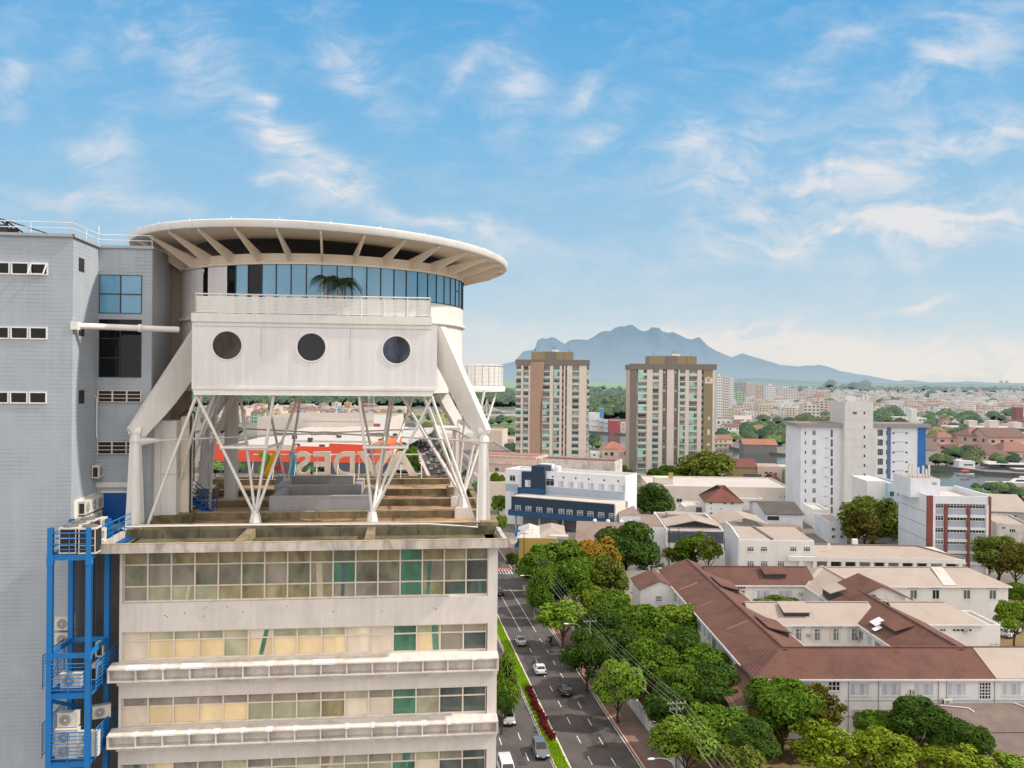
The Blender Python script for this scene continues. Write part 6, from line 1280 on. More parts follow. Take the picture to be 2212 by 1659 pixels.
part('frame_column', [W_['white']], rt, lambda b: (b.box(B.X(cx(960)), B.X(cx(992)), -.3, .39, -.2, zt_-2.05), b.box(B.X(cx(1690)), B.X(cx(1720)), -.3, .39, -.2, zt_-2.05)))
for y0, y1 in ((425, 490), (590, 660), (755, 825), (925, 985), (1100, 1135)):
    z1, z0 = B.Z(2060, cv(y0)), B.Z(2060, cv(y1))
    for a, c, nx in ((995, 1120, 3), (1164, 1428, 6), (1472, 1688, 5)):
        x0, x1 = B.X(cx(a)), B.X(cx(c)); put_win(rt, win_mesh(round(x1-x0, 1), round(z1-z0, 1), nx, (.68, .32), GD if y0 < 900 else GGr, WF, .12, False), x0, .39, z0)
        part('spandrel', [W_['bgrey']], rt, lambda b: b.box(x0, x1, .3, .398, z0-1.5, z0-.1))
    part('sunshade', [W_['white']], rt, lambda b: b.box(B.X(cx(1164)), B.X(cx(1688)), -.12, .29, z0-2.2, z0-1.55))
part('sign', [W_['green']], rt, lambda b: b.box(B.X(cx(1535)), B.X(cx(1640)), -.2, .1, B.Z(2110, cv(1180)), B.Z(2110, cv(1148))))
x0, x1 = B.X(cx(640), 9), B.X(cx(1040), 6)
part('stair_head', [W_['wht2'], F_['conc'], W_['grey']], rt, lambda b: (b.box(-2.2, 5.2, 6, 18, zt_-1.3, zt_+3.6, 0, top=1), b.box(3.2, 4.4, 5.98, 6, zt_+2, zt_+2.7, 2)))
part('side_line', [W_['grey']], rt, lambda b: [b.box(-.03, 0, .5, 19.5, z, z+.15) for z in (zt_-4.5, zt_-8, zt_-11.5)])
part('antenna', [WF, DF], rt, lambda b: [b.box(x, x+.4, 9, 9.4, zt_+4, zt_+h, 0) for x, h in ((-1.5, 6.4), (-.6, 6.8), (.8, 6.2), (2.0, 6.6), (2.8, 5.8), (3.5, 6.9))]+[b.tube((x, 9.5, zt_+3.6), (x, 9.5, zt_+7), .07, n=5, m=1) for x in (-1.3, -.4, .9, 2.2, 3.0, 3.7)])['kind'] = 'stuff'
L = Site(1918, 1175, 0, rad(-4)); rt = L.thing('pale_blue_annex', 'pale blue annex with dark windows between the hotel tower and the red striped block', 'building'); zt_ = L.Z(1930, 1044); xr = L.X(1951)
part('wall', [W_['lblue'], F_['wht'], W_['white']], rt, lambda b: (flat_block(b, 0, xr, 0, 18, -.2, zt_, 0, 1, .5, .3), b.box(-5.5, -.02, 2, 16, -.2, zt_+.4, 2)))
for i in range(4):
    for u in (1922, 1939): rect_win(L, rt, u, 1062+i*23, u+9, 1072+i*23, 0, 2, (1,), GB, DF, .1, False)

# ---------------------------------------------------------------- the hospital
HP = Site(1633, 1595, 0, rad(1.6)); rt = HP.thing('hospital', 'white hospital of long two storey wings with brown and beige ridged roofs', 'hospital')
X0 = 0.; XF = HP.X(2142.6); ze = HP.Z(1640, 1462.8); zr = ze+2.2
YR = [0, 10.5]; Y2 = [25.5, 35.]; Y3 = [53, 63.5]
# crossing wings as separate walls and roofs
def wing(nm, x0, x1, y0, y1, axis, rmat, lbl, ze_=ze, zr_=zr, hip0=0., hip1=0., wl='white wing wall', wallm='white'):
    part('wall', [W_[wallm]], rt, lambda b: b.box(x0, x1, y0, y1, -.2, ze_-.02), wl)
    e_ = MB(); k_ = (zr_-ze_)/((y1-y0)/2 if axis == 'x' else (x1-x0)/2)*.55
    if axis == 'x': e_.box(x0-.5, x1+.5, y0-.66, y0-.56, ze_-k_-.1, ze_-k_+.14); c_ = ((x0+(hip0 or -.5), (y0+y1)/2, zr_+.2), (x1-(hip1 or -.5), (y0+y1)/2, zr_+.2))
    else: e_.box(x0-.66, x0-.56, y0, y1+.5, ze_-k_-.1, ze_-k_+.14); e_.box(x1+.56, x1+.66, y0, y1+.5, ze_-k_-.1, ze_-k_+.14); c_ = (((x0+x1)/2, y0, zr_+.2), ((x0+x1)/2, y1, zr_+.2))
    e_.build('gutter', [W_['white']], rt); e_ = MB(); e_.beam(c_[0], c_[1], .42, .12); e_.build('ridge_cap', [F_[rmat]], rt)
    b = MB(); gable(b, x0, x1, y0, y1, ze_, zr_, axis, 0, hip0, hip1, .16, .55, 1); return b.build('roof', [F_[rmat], W_[wallm]], rt, lbl)
wing('front', X0-.02, XF+18, YR[0], YR[1], 'x', 'rbx', 'brown corrugated front roof', hip0=5.2)
xL0, xL1 = X0-.05, X0+11; wing('left', xL0, xL1, 5.2, Y3[1]-.1, 'y', 'rby', 'long brown roof of the left wing', zr_=zr+.02)
xR0 = HP.X(1850, Y2[0]+2, 1330)-.3; xR1 = xR0+10.6; wing('right', xR0, xR1, 5.2, Y2[1]+3, 'y', 'rby', 'brown roof of the right wing', zr_=zr+.03)
wing('middle', xL1-3, xR0+3, Y2[0], Y2[1], 'x', 'bgx', 'beige roof of the middle wing', ze-.1, zr-.2); xM1 = HP.X(2130, Y2[0]); wing('middle_right', xR1-3, xM1, Y2[0]+.4, Y2[1]+.2, 'x', 'bgx', 'beige roof right of the brown wing', ze-.1, zr-.2, hip1=4)
xB0 = HP.X(1726, Y3[0]+4, 1255); xB1 = HP.X(2180, Y3[0]); wing('far_left', xL1-3, xB0+1.5, Y3[0], Y3[1], 'x', 'rbx', 'brown roof of the far wing', ze-.3, zr-.35); wing('far_right', xB0, xB1, Y3[0]-.3, Y3[1]+.5, 'x', 'bgx', 'beige roof of the far wing', ze-.4, zr-.4, hip0=4.5, hip1=5)
wing('link', xB0+.1, xB0+11.2, Y2[1]-2, Y3[1]-4, 'y', 'bgy', 'beige roof of the short linking wing', ze-.45, zr-.45)
part('roof_patch', [F_['wht']], rt, lambda b: b.add([(HP.X(2010, Y3[0]+5, 1230), Y3[0]+4.9, zr-.1), (HP.X(2035, Y3[0]+5, 1230), Y3[0]+4.9, zr-.1), (HP.X(2063, Y3[0], 1270), Y3[0]-.6, ze-.28), (HP.X(2035, Y3[0], 1270), Y3[0]-.6, ze-.28)], ((0, 1, 2, 3),)), 'pale strip on the beige roof')
zs_ = lambda x: ze+(x-xL0)/5.5*(zr-ze)+.2
part('roof_patch', [wm('faded_brown_sheet', '8a6355')], rt, lambda b: [b.quad((xL0+a, y, zs_(xL0+a)), (xL0+c, y+.1, zs_(xL0+c)), (xL0+c, y+w, zs_(xL0+c)), (xL0+a, y+w-.1, zs_(xL0+a))) for a, c, y, w in ((0, 3.6, 46, .9), (.2, 3.0, 33.5, .5), (1.4, 4.8, 19, .6))], 'faded sheets on the left roof')['kind'] = 'stuff'
# front part in beige at the right
part('roof', [F_['bgx']], rt, lambda b: gable(b, XF+1.2, XF+20, YR[0]-.02, YR[1]+.02, ze+.05, zr+.06, 'x', 0, 0, 0, .2, .56), 'beige roof continuing the brown front roof at the right edge')
# cross gable
xg0, xg1 = HP.X(1836, Y2[1]+3, 1290), HP.X(1944, Y2[1]+3, 1290)
part('cross_tower', [W_['white'], F_['rby']], rt, lambda b: (b.box(xg0, xg1, Y2[1]+1, Y2[1]+9, ze-1, ze+1.6), gable(b, xg0, xg1, Y2[1]+1, Y2[1]+9, ze+1.6, ze+3.6, 'y', 1, 0, 0, .18, 1.0, 0)))
# dormer flaps
def dormer(x, y, rm, lbl, w=4.6, d=3.2, ax='x', face=-1):
    b = MB()
    if ax == 'x': z1, z0 = zr-.1, zr-.75; b.add([(x, y, z0), (x+w, y, z0), (x+w, y+d, z1+.25), (x, y+d, z1+.25), (x, y, z0-.12), (x+w, y, z0-.12), (x+w, y+d, z1+.1), (x, y+d, z1+.1)], ((0, 1, 2, 3), (7, 6, 5, 4), (0, 4, 5, 1), (1, 5, 6, 2), (3, 2, 6, 7), (0, 3, 7, 4)), 0); b.box(x+.2, x+w-.2, y+.35, y+d-.3, ze, z0-.13, 1)
    else: z1, z0 = zr-.1, zr-.75; f = face; b.add([(x, y, z0), (x, y+w, z0), (x-f*d, y+w, z1+.25), (x-f*d, y, z1+.25), (x, y, z0-.12), (x, y+w, z0-.12), (x-f*d, y+w, z1+.1), (x-f*d, y, z1+.1)], ((3, 2, 1, 0), (4, 5, 6, 7), (1, 5, 4, 0), (2, 6, 5, 1), (7, 6, 2, 3), (4, 7, 3, 0)), 0); b.box(min(x-f*.35, x-f*(d-.3)), max(x-f*.35, x-f*(d-.3)), y+.2, y+w-.2, ze, z0-.13, 1)
    b.build('dormer', [F_[rm], DF], rt, lbl)
dormer(HP.X(1652, Y3[0]+1, 1253), Y3[0]+1.2, 'rbx', 'brown flap dormer on the far roof'); dormer(HP.X(1693, Y2[0]+1, 1330), Y2[0]+1, 'bgx', 'beige flap dormer on the middle roof')
dormer(xL1-.9, 15, 'rby', 'brown flap dormer on the inner slope of the left roof', 7, 3.6, 'y', 1); dormer(xL1-.9, 41, 'rby', 'brown flap dormer near the far end of the left roof', 8, 3.6, 'y', 1); dormer(xR0+1.3, 16, 'rby', 'brown flap dormer with white panels on the right roof', 5, 3., 'y', -1); dormer(HP.X(1784, Y2[1]+6, 1270), Y2[1]+4, 'bgy', 'beige flap dormer on the linking roof', 4.6, 3., 'y', -1)
part('skylight', [W_['wht2']], rt, lambda b: (b.add([(xR0+.6, 21, ze+.75), (xR0+2.2, 21, ze+1.55), (xR0+2.2, 23.4, ze+1.6), (xR0+.6, 23.4, ze+.8)], ((0, 1, 2, 3),)), b.add([(xR0-.2, 19.5, ze+.4), (xR0+1.0, 19.5, ze+.95), (xR0+1.0, 20.8, ze+.95), (xR0-.2, 20.8, ze+.4)], ((0, 1, 2, 3),))))
# annexes on the left flank
part('annex', [W_['white'], F_['rby']], rt, lambda b: (b.box(-6.5, -.1, 51, 60, -.2, ze-.8, 0), gable(b, -6.5, 1, 51, 60, ze-.8, ze+.8, 'y', 1, 0, 0, .15, .4, 0)), 'white side annex with a small brown roof'); part('annex', [W_['white'], F_['rby']], rt, lambda b: (b.box(-4, -.1, -4, 8, -.2, ze-2.2, 0), b.add([(-4.6, -4.6, ze-2.4), (.0, -4.6, ze-.9), (0, 8.4, ze-.9), (-4.6, 8.4, ze-2.4)], ((0, 1, 2, 3),), 1)), 'front corner annex under a lean-to brown roof')
# windows
HWm = win_mesh(2.6, 1.7, 4, (1,), GW, WF, .1); HW2 = win_mesh(1.3, 2.1, 2, (.74, .26), GGr, WF, .12); HGm = win_mesh(1.7, 2.4, 4, (1, 1, 1, 1, 1), GD, WF, .13); HSm = win_mesh(2.2, .7, 4, (1,), GD, WF, .13, False)
c3 = lambda x: 1505.4+.3194*x
for x in (1035, 1252, 1470, 1690, 2062): put_win(rt, HWm, HP.X(c3(x), 0, 1490), -.004, HP.Z(1850, 1503)); 
for x in (1045, 1255): put_win(rt, win_mesh(2.6, 1.9, 4, (1,), GW, WF, .1), HP.X(c3(x), 0, 1490), -.004, HP.Z(1850, 1562))
put_win(rt, win_mesh(1.7, 1.4, 3, (1, 1), GD, WF, .14), HP.X(c3(885), 0, 1480), -.004, HP.Z(1850, 1493)); put_win(rt, HGm, HP.X(c3(1905), 0, 1490), -.004, HP.Z(2120, 1511))
part('drain_pipe', [W_['grey']], rt, lambda b: [b.tube((HP.X(c3(x), 0, 1490), -.08, 1), (HP.X(c3(x), 0, 1490), -.08, ze-.1), .05, n=6) for x in (1025, 1228, 1632, 1688, 2012)])
part('string_course', [W_['grey']], rt, lambda b: (b.box(12, XF+17, -.06, 0, ze-3.2, ze-3.12), b.box(12, XF+17, -.1, 0, 2.9, 3.0)))
for x in (645, 772, 898, 1022): put_win(rt, HW2, HP.X(c3(x+20), Y2[0], 1350), Y2[0]-.004, ze-3.0); put_win(rt, HSm, HP.X(c3(x), Y2[0], 1350), Y2[0]-.004, ze-.85); part('shutter', [W_['cream']], rt, lambda b: (b.box(HP.X(c3(x-4), Y2[0], 1350), HP.X(c3(x+14), Y2[0], 1350), Y2[0]-.06, Y2[0]-.005, ze-3.0, ze-.95), b.box(HP.X(c3(x+58), Y2[0], 1350), HP.X(c3(x+76), Y2[0], 1350), Y2[0]-.06, Y2[0]-.005, ze-3.0, ze-.95)))
put_win(rt, win_mesh(.9, 2.4, 1, (1,)*6, GD, WF, .14), HP.X(c3(533), Y2[0], 1350), Y2[0]-.004, ze-3.1)
for x, k in ((255, 1), (405, 0), (555, 0)):
    if k: put_win(rt, HSm, HP.X(c3(x), Y3[0], 1265), Y3[0]-.004, ze-1.3); put_win(rt, win_mesh(1.3, 2.0, 2, (1,)*5, GD, WF, .13), HP.X(c3(x+28), Y3[0], 1265), Y3[0]-.004, ze-3.4)
    else: put_win(rt, HWm, HP.X(c3(x), Y3[0], 1270), Y3[0]-.004, ze-3.2)
yf = Y3[0]-.3
for x, w in ((1430, GGr), (1580, GD), (1790, GGr), (1965, GGr)): put_win(rt, win_mesh(2.4, .6, 4, (1,), GD, WF, .14, False), HP.X(c3(x-8), yf, 1280), yf-.004, ze-1.1); put_win(rt, win_mesh(1.5, 1.9, 2, (1,), w, WF, .12), HP.X(c3(x+10), yf, 1280), yf-.004, ze-3.1)
ym = Y2[0]+.4
for x, w in ((1580, 2.6), (1725, 3.4)): put_win(rt, win_mesh(w, .6, 5, (1,), GD, WF, .14, False), HP.X(c3(x), ym, 1345), ym-.004, ze-1.6)
for i in range(13): put_win(rt, win_mesh(2.3, 1.7, 3, (1,), GW if i % 3 else GGr, WF, .1), xL0, 13+i*3.1, ze-2.9, 'l')
for i in range(7): put_win(rt, win_mesh(2.2, 1.5, 3, (1,), GW if i % 2 else GGr, WF, .1), xR0, 13.5+i*3.2, ze-2.6, 'l')
for i in range(4): put_win(rt, win_mesh(2.2, 1.5, 3, (1,), GW, WF, .1), xB0+.1, Y2[1]+2+i*3.2, ze-2.8, 'l')
for y in (53.5, 53.5): pass
put_win(rt, win_mesh(1.3, 1.1, 3, (1, 1, 1), GD, WF, .12), -3.6, 50.99, ze-3.2); put_win(rt, win_mesh(1.5, .8, 3, (1,), GD, WF, .12), -3.6, 50.99, 1.6)
put_win(rt, win_mesh(1.8, .5, 3, (1,), GGr, WF, .1), (xg0+xg1)/2-1, Y2[1]+.99, ze+.4)
for u, v, lb in ((1440, 0, ''),): pass
for px, yy, zz, lb in ((c3(1440), 0, 1495, 'window air conditioner on the white front wall between two shuttered windows'), (c3(620), Y2[0], 1369, 'small air conditioner low on the courtyard wall, left'), (c3(742), Y2[0], 1372, 'small air conditioner low on the courtyard wall, right of its twin'), (c3(1080), Y2[0], 1379, 'larger air conditioner at the courtyard corner'), (c3(1800), ym, 1362, 'air conditioner on the blank white wall at the right'), (c3(690), Y3[0], 1282, 'air conditioner on the far courtyard wall')):
    x = HP.X(px, yy, zz); z = HP.Z(px, zz+4, yy); p = HP.W(x, yy-.01, z); ac_small(p, HP.yaw, lb)
for k, (u, v, pr_, lb) in enumerate(((2035, 1533, A2, 'tall double-fan condenser on the shed ledge against the hospital front'), (2014, 1534, A1, 'condenser left of the tall one on the shed ledge'), (2052, 1535, A1, 'condenser right of the tall one on the shed ledge'), (2005, 1532, A1, 'small condenser at the left end of the shed ledge'))):
    x = HP.X(u, -.3, v); p = HP.W(x, -.4, HP.Z(u, v, -.3)); put_ac(pr_, p, HP.yaw, lb, 1.2)
# shed in front
SHD = Site(2020, 1600, 0, rad(1.6), P=HP.W(HP.X(2005, -.6, 1540), -14, 0)); rt = SHD.thing('sheet_roof_shed', 'low shed with a wide brown grey corrugated roof in front of the hospital', 'shed')
part('wall', [W_['white']], rt, lambda b: b.box(.5, 24, .5, 13, -.2, 3.2)); part('roof', [F_['shed']], rt, lambda b: b.add([(-1, -1, 3.0), (26, -1, 3.0), (26, 6.4, 3.9), (-1, 6.4, 3.9), (-1, -1, 2.9), (26, -1, 2.9), (26, 6.4, 3.8), (-1, 6.4, 3.8)], ((0, 1, 2, 3), (7, 6, 5, 4), (0, 4, 5, 1), (1, 5, 6, 2), (2, 6, 7, 3), (3, 7, 4, 0)))); part('roof', [F_['shed']], rt, lambda b: b.add([(-2.0, 6.2, 3.98), (26, 6.2, 3.98), (26, 13.4, 4.9), (-2, 13.4, 4.9), (-2.0, 6.2, 3.93), (26, 6.2, 3.93), (26, 13.4, 4.8), (-2, 13.4, 4.8)], ((0, 1, 2, 3), (7, 6, 5, 4), (0, 4, 5, 1), (1, 5, 6, 2), (2, 6, 7, 3), (3, 7, 4, 0))), 'upper corrugated roof sheet')
part('batten', [W_['wht2']], rt, lambda b: [b.beam(p, q, .12, .06) for p, q in (((1.2, 12.6, 4.95), (4.6, 11.9, 4.85)), ((4.6, 11.9, 4.86), (4.8, 10.9, 4.72)), ((11.2, 7.4, 4.25), (11.4, 10.2, 4.6)), ((11.6, 13.2, 5.0), (16.2, 6.9, 4.2)))])
tk = thing('water_drum', 'black plastic drum on its stand against the hospital front', 'drum', HP.W(HP.X(1881, -.8, 1545), -1.0, 0)); b = MB(); b.lathe([(.01, HP.Z(1881, 1553, -.8)), (.45, HP.Z(1881, 1553, -.8)), (.5, HP.Z(1881, 1539, -.8)), (.42, HP.Z(1881, 1538, -.8)), (.02, HP.Z(1881, 1540, -.8))], 16); b.build('barrel', [M_trim], tk, smooth=True); b = MB(); [b.box(x, x+.08, y, y+.08, -.2, HP.Z(1881, 1553, -.8)) for x in (-.35, .28) for y in (-.35, .28)]; b.build('stand', [M_galv], tk)
PR_ = Site(1935, 1595, 0, 0); rt = PR_.thing('garden_shelter', 'small tan shelter roof among the trees at the hospital entrance', 'shelter'); part('roof', [F_['tile']], rt, lambda b: gable(b, -1.2, 2.2, -1, 2.2, 3.2, 4.6, 'y', 0)); part('post', [W_['white']], rt, lambda b: [b.box(x, x+.18, y, y+.18, -.2, 3.2) for x in (-1, 1.9) for y in (-.8, 1.9)])
# block on the right end
Q = Site(2060, 1500, 0, rad(1.6), P=HP.W(xM1-3, Y2[0]+2, 0)); rt = Q.thing('flat_annex', 'white flat roofed annex at the right end of the beige wing', 'building'); part('wall', [W_['white'], F_['wht']], rt, lambda b: flat_block(b, 0, 7, 0, 9, -.2, ze-.9, 0, 1, .4, .2)); part('scaffold', [W_['grey']], rt, lambda b: [b.tube((5+i*.9, -.6, 0), (5+i*.9, -.6, 4.4), .05, n=5) for i in range(4)]+[b.tube((5, -.6, z), (7.7, -.6, z), .05, n=5) for z in (1, 2.6, 4.2)])

# ---------------------------------------------------------------- long white block with the colonnade
LW = Site(1606, 1262, 0, rad(-2.5)); rt = LW.thing('long_white_block', 'long white two storey block with a shed roof over a column walk', 'building'); c5 = lambda x: 1505.4+.3194*x; vv = lambda y: 1129+.3194*y
zt_ = LW.Z(1640, vv(118)); xm = LW.X(1762); xr = LW.X(2078); zf1 = LW.Z(1900, vv(235)); zf0 = LW.Z(1900, vv(262)); zrd = LW.Z(1900, vv(158), 9)
part('wall', [W_['white'], F_['bgx']], rt, lambda b: (b.box(-1.0, xm, 0, 15, -.2, zt_, 0), b.add([(-.8, .4, zt_+.02), (xm-.2, .4, zt_+.02), (xm-1.5, 11, zt_+1.3), (-.8, 11, zt_+1.3)], ((0, 1, 2, 3),), 1)), 'white two storey end'); part('gable_wall', [W_['wht2']], rt, lambda b: b.add([(-1.01, -.02, -.2), (-1.01, 15, -.2), (-1.01, 15, zt_+1.8), (-1.01, 9, zt_+1.8), (-1.01, -.02, zt_+.5), (-1.3, -.02, -.2), (-1.3, 15, -.2), (-1.3, 15, zt_+1.8), (-1.3, 9, zt_+1.8), (-1.3, -.02, zt_+.5)], ((0, 1, 2, 3, 4), (9, 8, 7, 6, 5), (0, 4, 9, 5), (4, 3, 8, 9), (3, 2, 7, 8))))
part('roof_wall', [F_['brn']], rt, lambda b: b.beam((xm*.42, .3, zt_+.2), (xm*.28, 11, zt_+1.5), .4, .35))
part('inner_wall', [W_['cream']], rt, lambda b: b.box(xm+.02, xr, 3.4, 14, -.2, zf1)); part('fascia', [W_['white']], rt, lambda b: b.box(xm*.62, xr+.6, -1.2, -.7, zf0, zf1+.1)); part('balustrade', [W_['cream']], rt, lambda b: b.box(xm+.2, xr+.5, -.9, -.75, 1, 3.6))
part('roof', [F_['bgx']], rt, lambda b: b.add([(xm+.02, -1.1, zf1+.1), (xr+.4, -1.1, zf1+.1), (xr-6.0, 9, zrd), (xm+.02, 9, zrd)], ((0, 1, 2, 3),)), 'beige shed roof over the column walk'); part('roof_edge', [F_['brn']], rt, lambda b: (b.beam((xr+.5, -1.1, zf1+.15), (xr-5.9, 9, zrd+.1), .4, .4), b.beam((xm, 9.2, zrd+.1), (xr-5.9, 9.2, zrd+.1), .4, .4)))
for x in (705, 800, 895, 992, 1088, 1186, 1283, 1378, 1475, 1570, 1672, 1782): part('column', [W_['white']], rt, lambda b: b.box(LW.X(c5(x), -1, 1215)-.45, LW.X(c5(x), -1, 1215)+.35, -1.15, -.4, -.2, zf0))
for x in (338, 430, 628, 720): rect_win(LW, rt, c5(x), vv(160), c5(x+48), vv(195), 0, 3, (.7, .3), GD, WF, .14)
for x in (338, 430, 543): rect_win(LW, rt, c5(x), vv(256), c5(x+50), vv(300), 0, 3, (.7, .3), GGr, WF, .14)
for x in (720, 905, 1010, 1210, 1400, 1500, 1690): rect_win(LW, rt, c5(x), vv(262), c5(x+60), vv(300), 3.3, 2, (1,), GD, DF, .1, False)
part('roof_tank', [W_['white'], DF], rt, lambda b: (b.box(xr*.57, xr*.57+1.2, 9, 10, zrd, zrd+1.5), b.box(xm+4.2, xm+4.7, 3, 3.5, zf1+1, zf1+2.4, 0)))
# ---------------------------------------------------------------- smaller neighbours
def simple(name, label, u, v, yaw, u1, vt, depth, wallm, roofm, style='flat', rise=1.8, rows=(), face=None, cat='building', extra=None, hip=0.):
    S_ = Site(u, v, 0, rad(yaw)); rt = S_.thing(name, label, cat); xr = S_.X(u1); z = S_.Z(u, vt)
    if style == 'flat': part('wall', [W_[wallm], F_[roofm]], rt, lambda b: flat_block(b, 0, xr, 0, depth, -.2, z, 0, 1, .5, .25))
    elif style == 'slab': part('wall', [W_[wallm], F_[roofm]], rt, lambda b: b.box(0, xr, 0, depth, -.2, z, 0, top=1))
    else:
        part('wall', [W_[wallm]], rt, lambda b: b.box(0, xr, 0, depth, -.2, z-.02))
        part('roof', [F_[roofm], W_[wallm]], rt, lambda b: gable(b, 0, xr, 0, depth, z, z+rise, 'x' if style in ('gx', 'hx') else 'y', 0, hip, hip, .16, .5, 1))
    for (a, va, c, vb, n, g) in rows: rect_win(S_, rt, a, va, c, vb, 0, n, (1,), g, WF, .1, False)
    if extra: extra(S_, rt, xr, z)
    return S_, rt
c6 = lambda x: 1367+.16667*x; v6 = lambda y: 1060+.16667*y
def hipx(S_, rt, xr, z): pass
simple('hip_roof_house', 'plain white three storey house with a brown hipped roof', 1524, 1124, -6, 1606, 1083, 17, 'white', 'tilb', 'hx', 4.5, [(c6(x), v6(y), c6(x+42), v6(y+26), 2, GD) for x, y in ((992, 150), (1170, 152), (1266, 155), (993, 278), (1170, 280))]+[(c6(x), v6(y), c6(x+22), v6(y+20), 1, GD) for x, y in ((1003, 220), (1132, 222))], hip=7.5)
simple('warehouse', 'white warehouse with a dark ribbed sheet roof', 1655, 1142, -4, 1737, 1110, 26, 'wht2', 'drk', 'gx', 2.2, [(c6(1740), v6(325), c6(1900), v6(385), 1, GD)])
simple('lean_to', 'low white sided lean-to with a black roof before the warehouse', 1655, 1156, -4, 1735, 1140, 8, 'grey', 'brn', 'slab')
simple('workshop', 'white workshop with a dark band under its brownish flat roof', 1439, 1202, -3, 1567, 1143, 30, 'white', 'brn', 'flat', rows=[(c6(480), v6(610), c6(590), v6(650), 4, GGr)], extra=lambda S_, rt, xr, z: (part('band', [W_['slate']], rt, lambda b: b.box(.4, xr-.1, -.12, -.004, z-3.6, z-.5)), part('side_wing', [W_['wht2'], F_['brn']], rt, lambda b: (b.box(-5.2, -.02, 4, 26, -.2, z-.2, 0, top=1), b.box(-11, -5.22, 18, 44, -.2, z+.4, 0, top=1))), [put_win(rt, win_mesh(1.6, 1.2, 3, (1,), GGr, WF, .1), -5.2, 7+i*4, z-3.4, 'l') for i in range(4)], part('roof_slab', [F_['conc']], rt, lambda b: (gable(b, 1, 16, 6, 18, z-.3, z+1.4, 'y', 0), gable(b, 17, 30, 12, 28, z-.3, z+1.4, 'y', 0), b.box(3, 9, 20, 26, z-.4, z+.9)))))
simple('flat_house', 'white flat roofed house behind the workshop, left of the hipped house', 1478, 1112, -4, 1523, 1094, 14, 'white', 'wht', 'flat', rows=[(c6(565), v6(100), c6(640), v6(150), 2, GD)], extra=lambda S_, rt, xr, z: part('dark_wall', [W_['slate']], rt, lambda b: b.box(xr*.6, xr*.98, -.1, -.004, 0, z-.2)))
simple('flat_house', 'small white cube house with a black slit window by the round dark tree', 1407, 1113, -4, 1449, 1094, 12, 'white', 'brn', 'flat', rows=[(1413, 1103, 1416, 1107, 1, GD)]); simple('flat_house', 'low white house with a brown roof patch behind the workshop roofs', 1462, 1110, -4, 1506, 1096, 8, 'white', 'conc', 'flat')
simple('long_flat_block', 'very long low white block with a pale flat roof below the apartment towers', 1402, 1092, -3, 1713, 1049, 34, 'cream', 'wht', 'flat', rows=[(c6(1557), v6(100), c6(1640), v6(155), 3, GGr), (c6(1860), v6(60), c6(1930), v6(100), 2, GW), (1692, 1070, 1697, 1074, 2, GD), (1700, 1070, 1704, 1074, 2, GD)], extra=lambda S_, rt, xr, z: part('stair_head', [W_['cream'], W_['yellow']], rt, lambda b: (b.box(3, 10, 8, 14, z-.5, z+2.2), b.box(8.2, 10, 7.6, 7.9, z+2.2, z+4.2, 1))))
simple('flat_house', 'white box house with shuttered windows in front of the long low block', 1560, 1100, -3, 1650, 1076, 16, 'white', 'wht', 'flat', rows=[(1621, 1081, 1635, 1087, 3, GW)])
YS, rt = simple('yellow_wall_shop', 'shop with a plain yellow street wall and broken pale roofs', 1121, 1213, -2, 1207, 1162, 18, 'yellow', 'conc', 'slab', rows=[(1200, 1172, 1203, 1184, 1, GD)], extra=lambda S_, rt, xr, z: part('roof', [F_['wht'], F_['conc']], rt, lambda b: (gable(b, -.3, xr*.52, .4, 17, z, z+1.5, 'y', 0, 5, 4), gable(b, xr*.5, xr*1.2, 4, 20, z-.2, z+1.2, 'y', 1, 5, 4), b.box(xr*.8, xr*1.3, 2, 5, z-.6, z+.2, 0))))
for i in range(14):
    pass
simple('pale_blue_shop', 'small pale blue house with a barred window beside the yellow wall', 1208, 1196, -2, 1252, 1164, 10, 'lblue', 'conc', 'slab', rows=[(1216, 1169, 1232, 1176, 4, GD), (1241, 1170, 1247, 1174, 1, GD)])
simple('grey_roof_hall', 'hall with a broad grey brown roof behind the orange tree', 1246, 1210, -6, 1400, 1172, 26, 'grey', 'brn', 'gx', 3.4, extra=lambda S_, rt, xr, z: part('roof_vent', [W_['wht2']], rt, lambda b: [b.ball((xr*t, 13, z+3.7), .6, n=8, k=5) for t in (.25, .45, .65, .8)]))
bs = Site(1112, 1200, 0, rad(20)); rt = bs.thing('banner_sign', 'tall blue banner sign at the corner beside the yellow wall', 'sign'); part('panel', [W_['blue']], rt, lambda b: b.box(0, 1.6, 0, .25, 2.2, bs.Z(1112, 1145))); part('post', [W_['grey']], rt, lambda b: (b.box(.2, .35, .3, .45, -.2, 6), b.box(1.2, 1.35, .3, .45, -.2, 6)))
aw = Site(1161, 1214, 0, rad(-2)); rt = aw.thing('awning', 'teal green awning on the pavement before the yellow wall', 'awning'); part('canopy', [wm('teal_canvas', '1f9478')], rt, lambda b: b.add([(0, -1.5, 2.2), (2.9, -1.5, 2.2), (2.9, .8, 3.1), (0, .8, 3.1), (0, -1.5, 2.1), (2.9, -1.5, 2.1), (2.9, .8, 3), (0, .8, 3)], ((0, 1, 2, 3), (7, 6, 5, 4), (0, 4, 5, 1), (1, 5, 6, 2), (2, 6, 7, 3), (3, 7, 4, 0)))); part('post', [W_['grey']], rt, lambda b: [b.box(x, x+.08, -1.4, -1.3, -.1, 2.15) for x in (.1, 2.7)])
ds = Site(1122, 1165, 0, rad(-2)); 
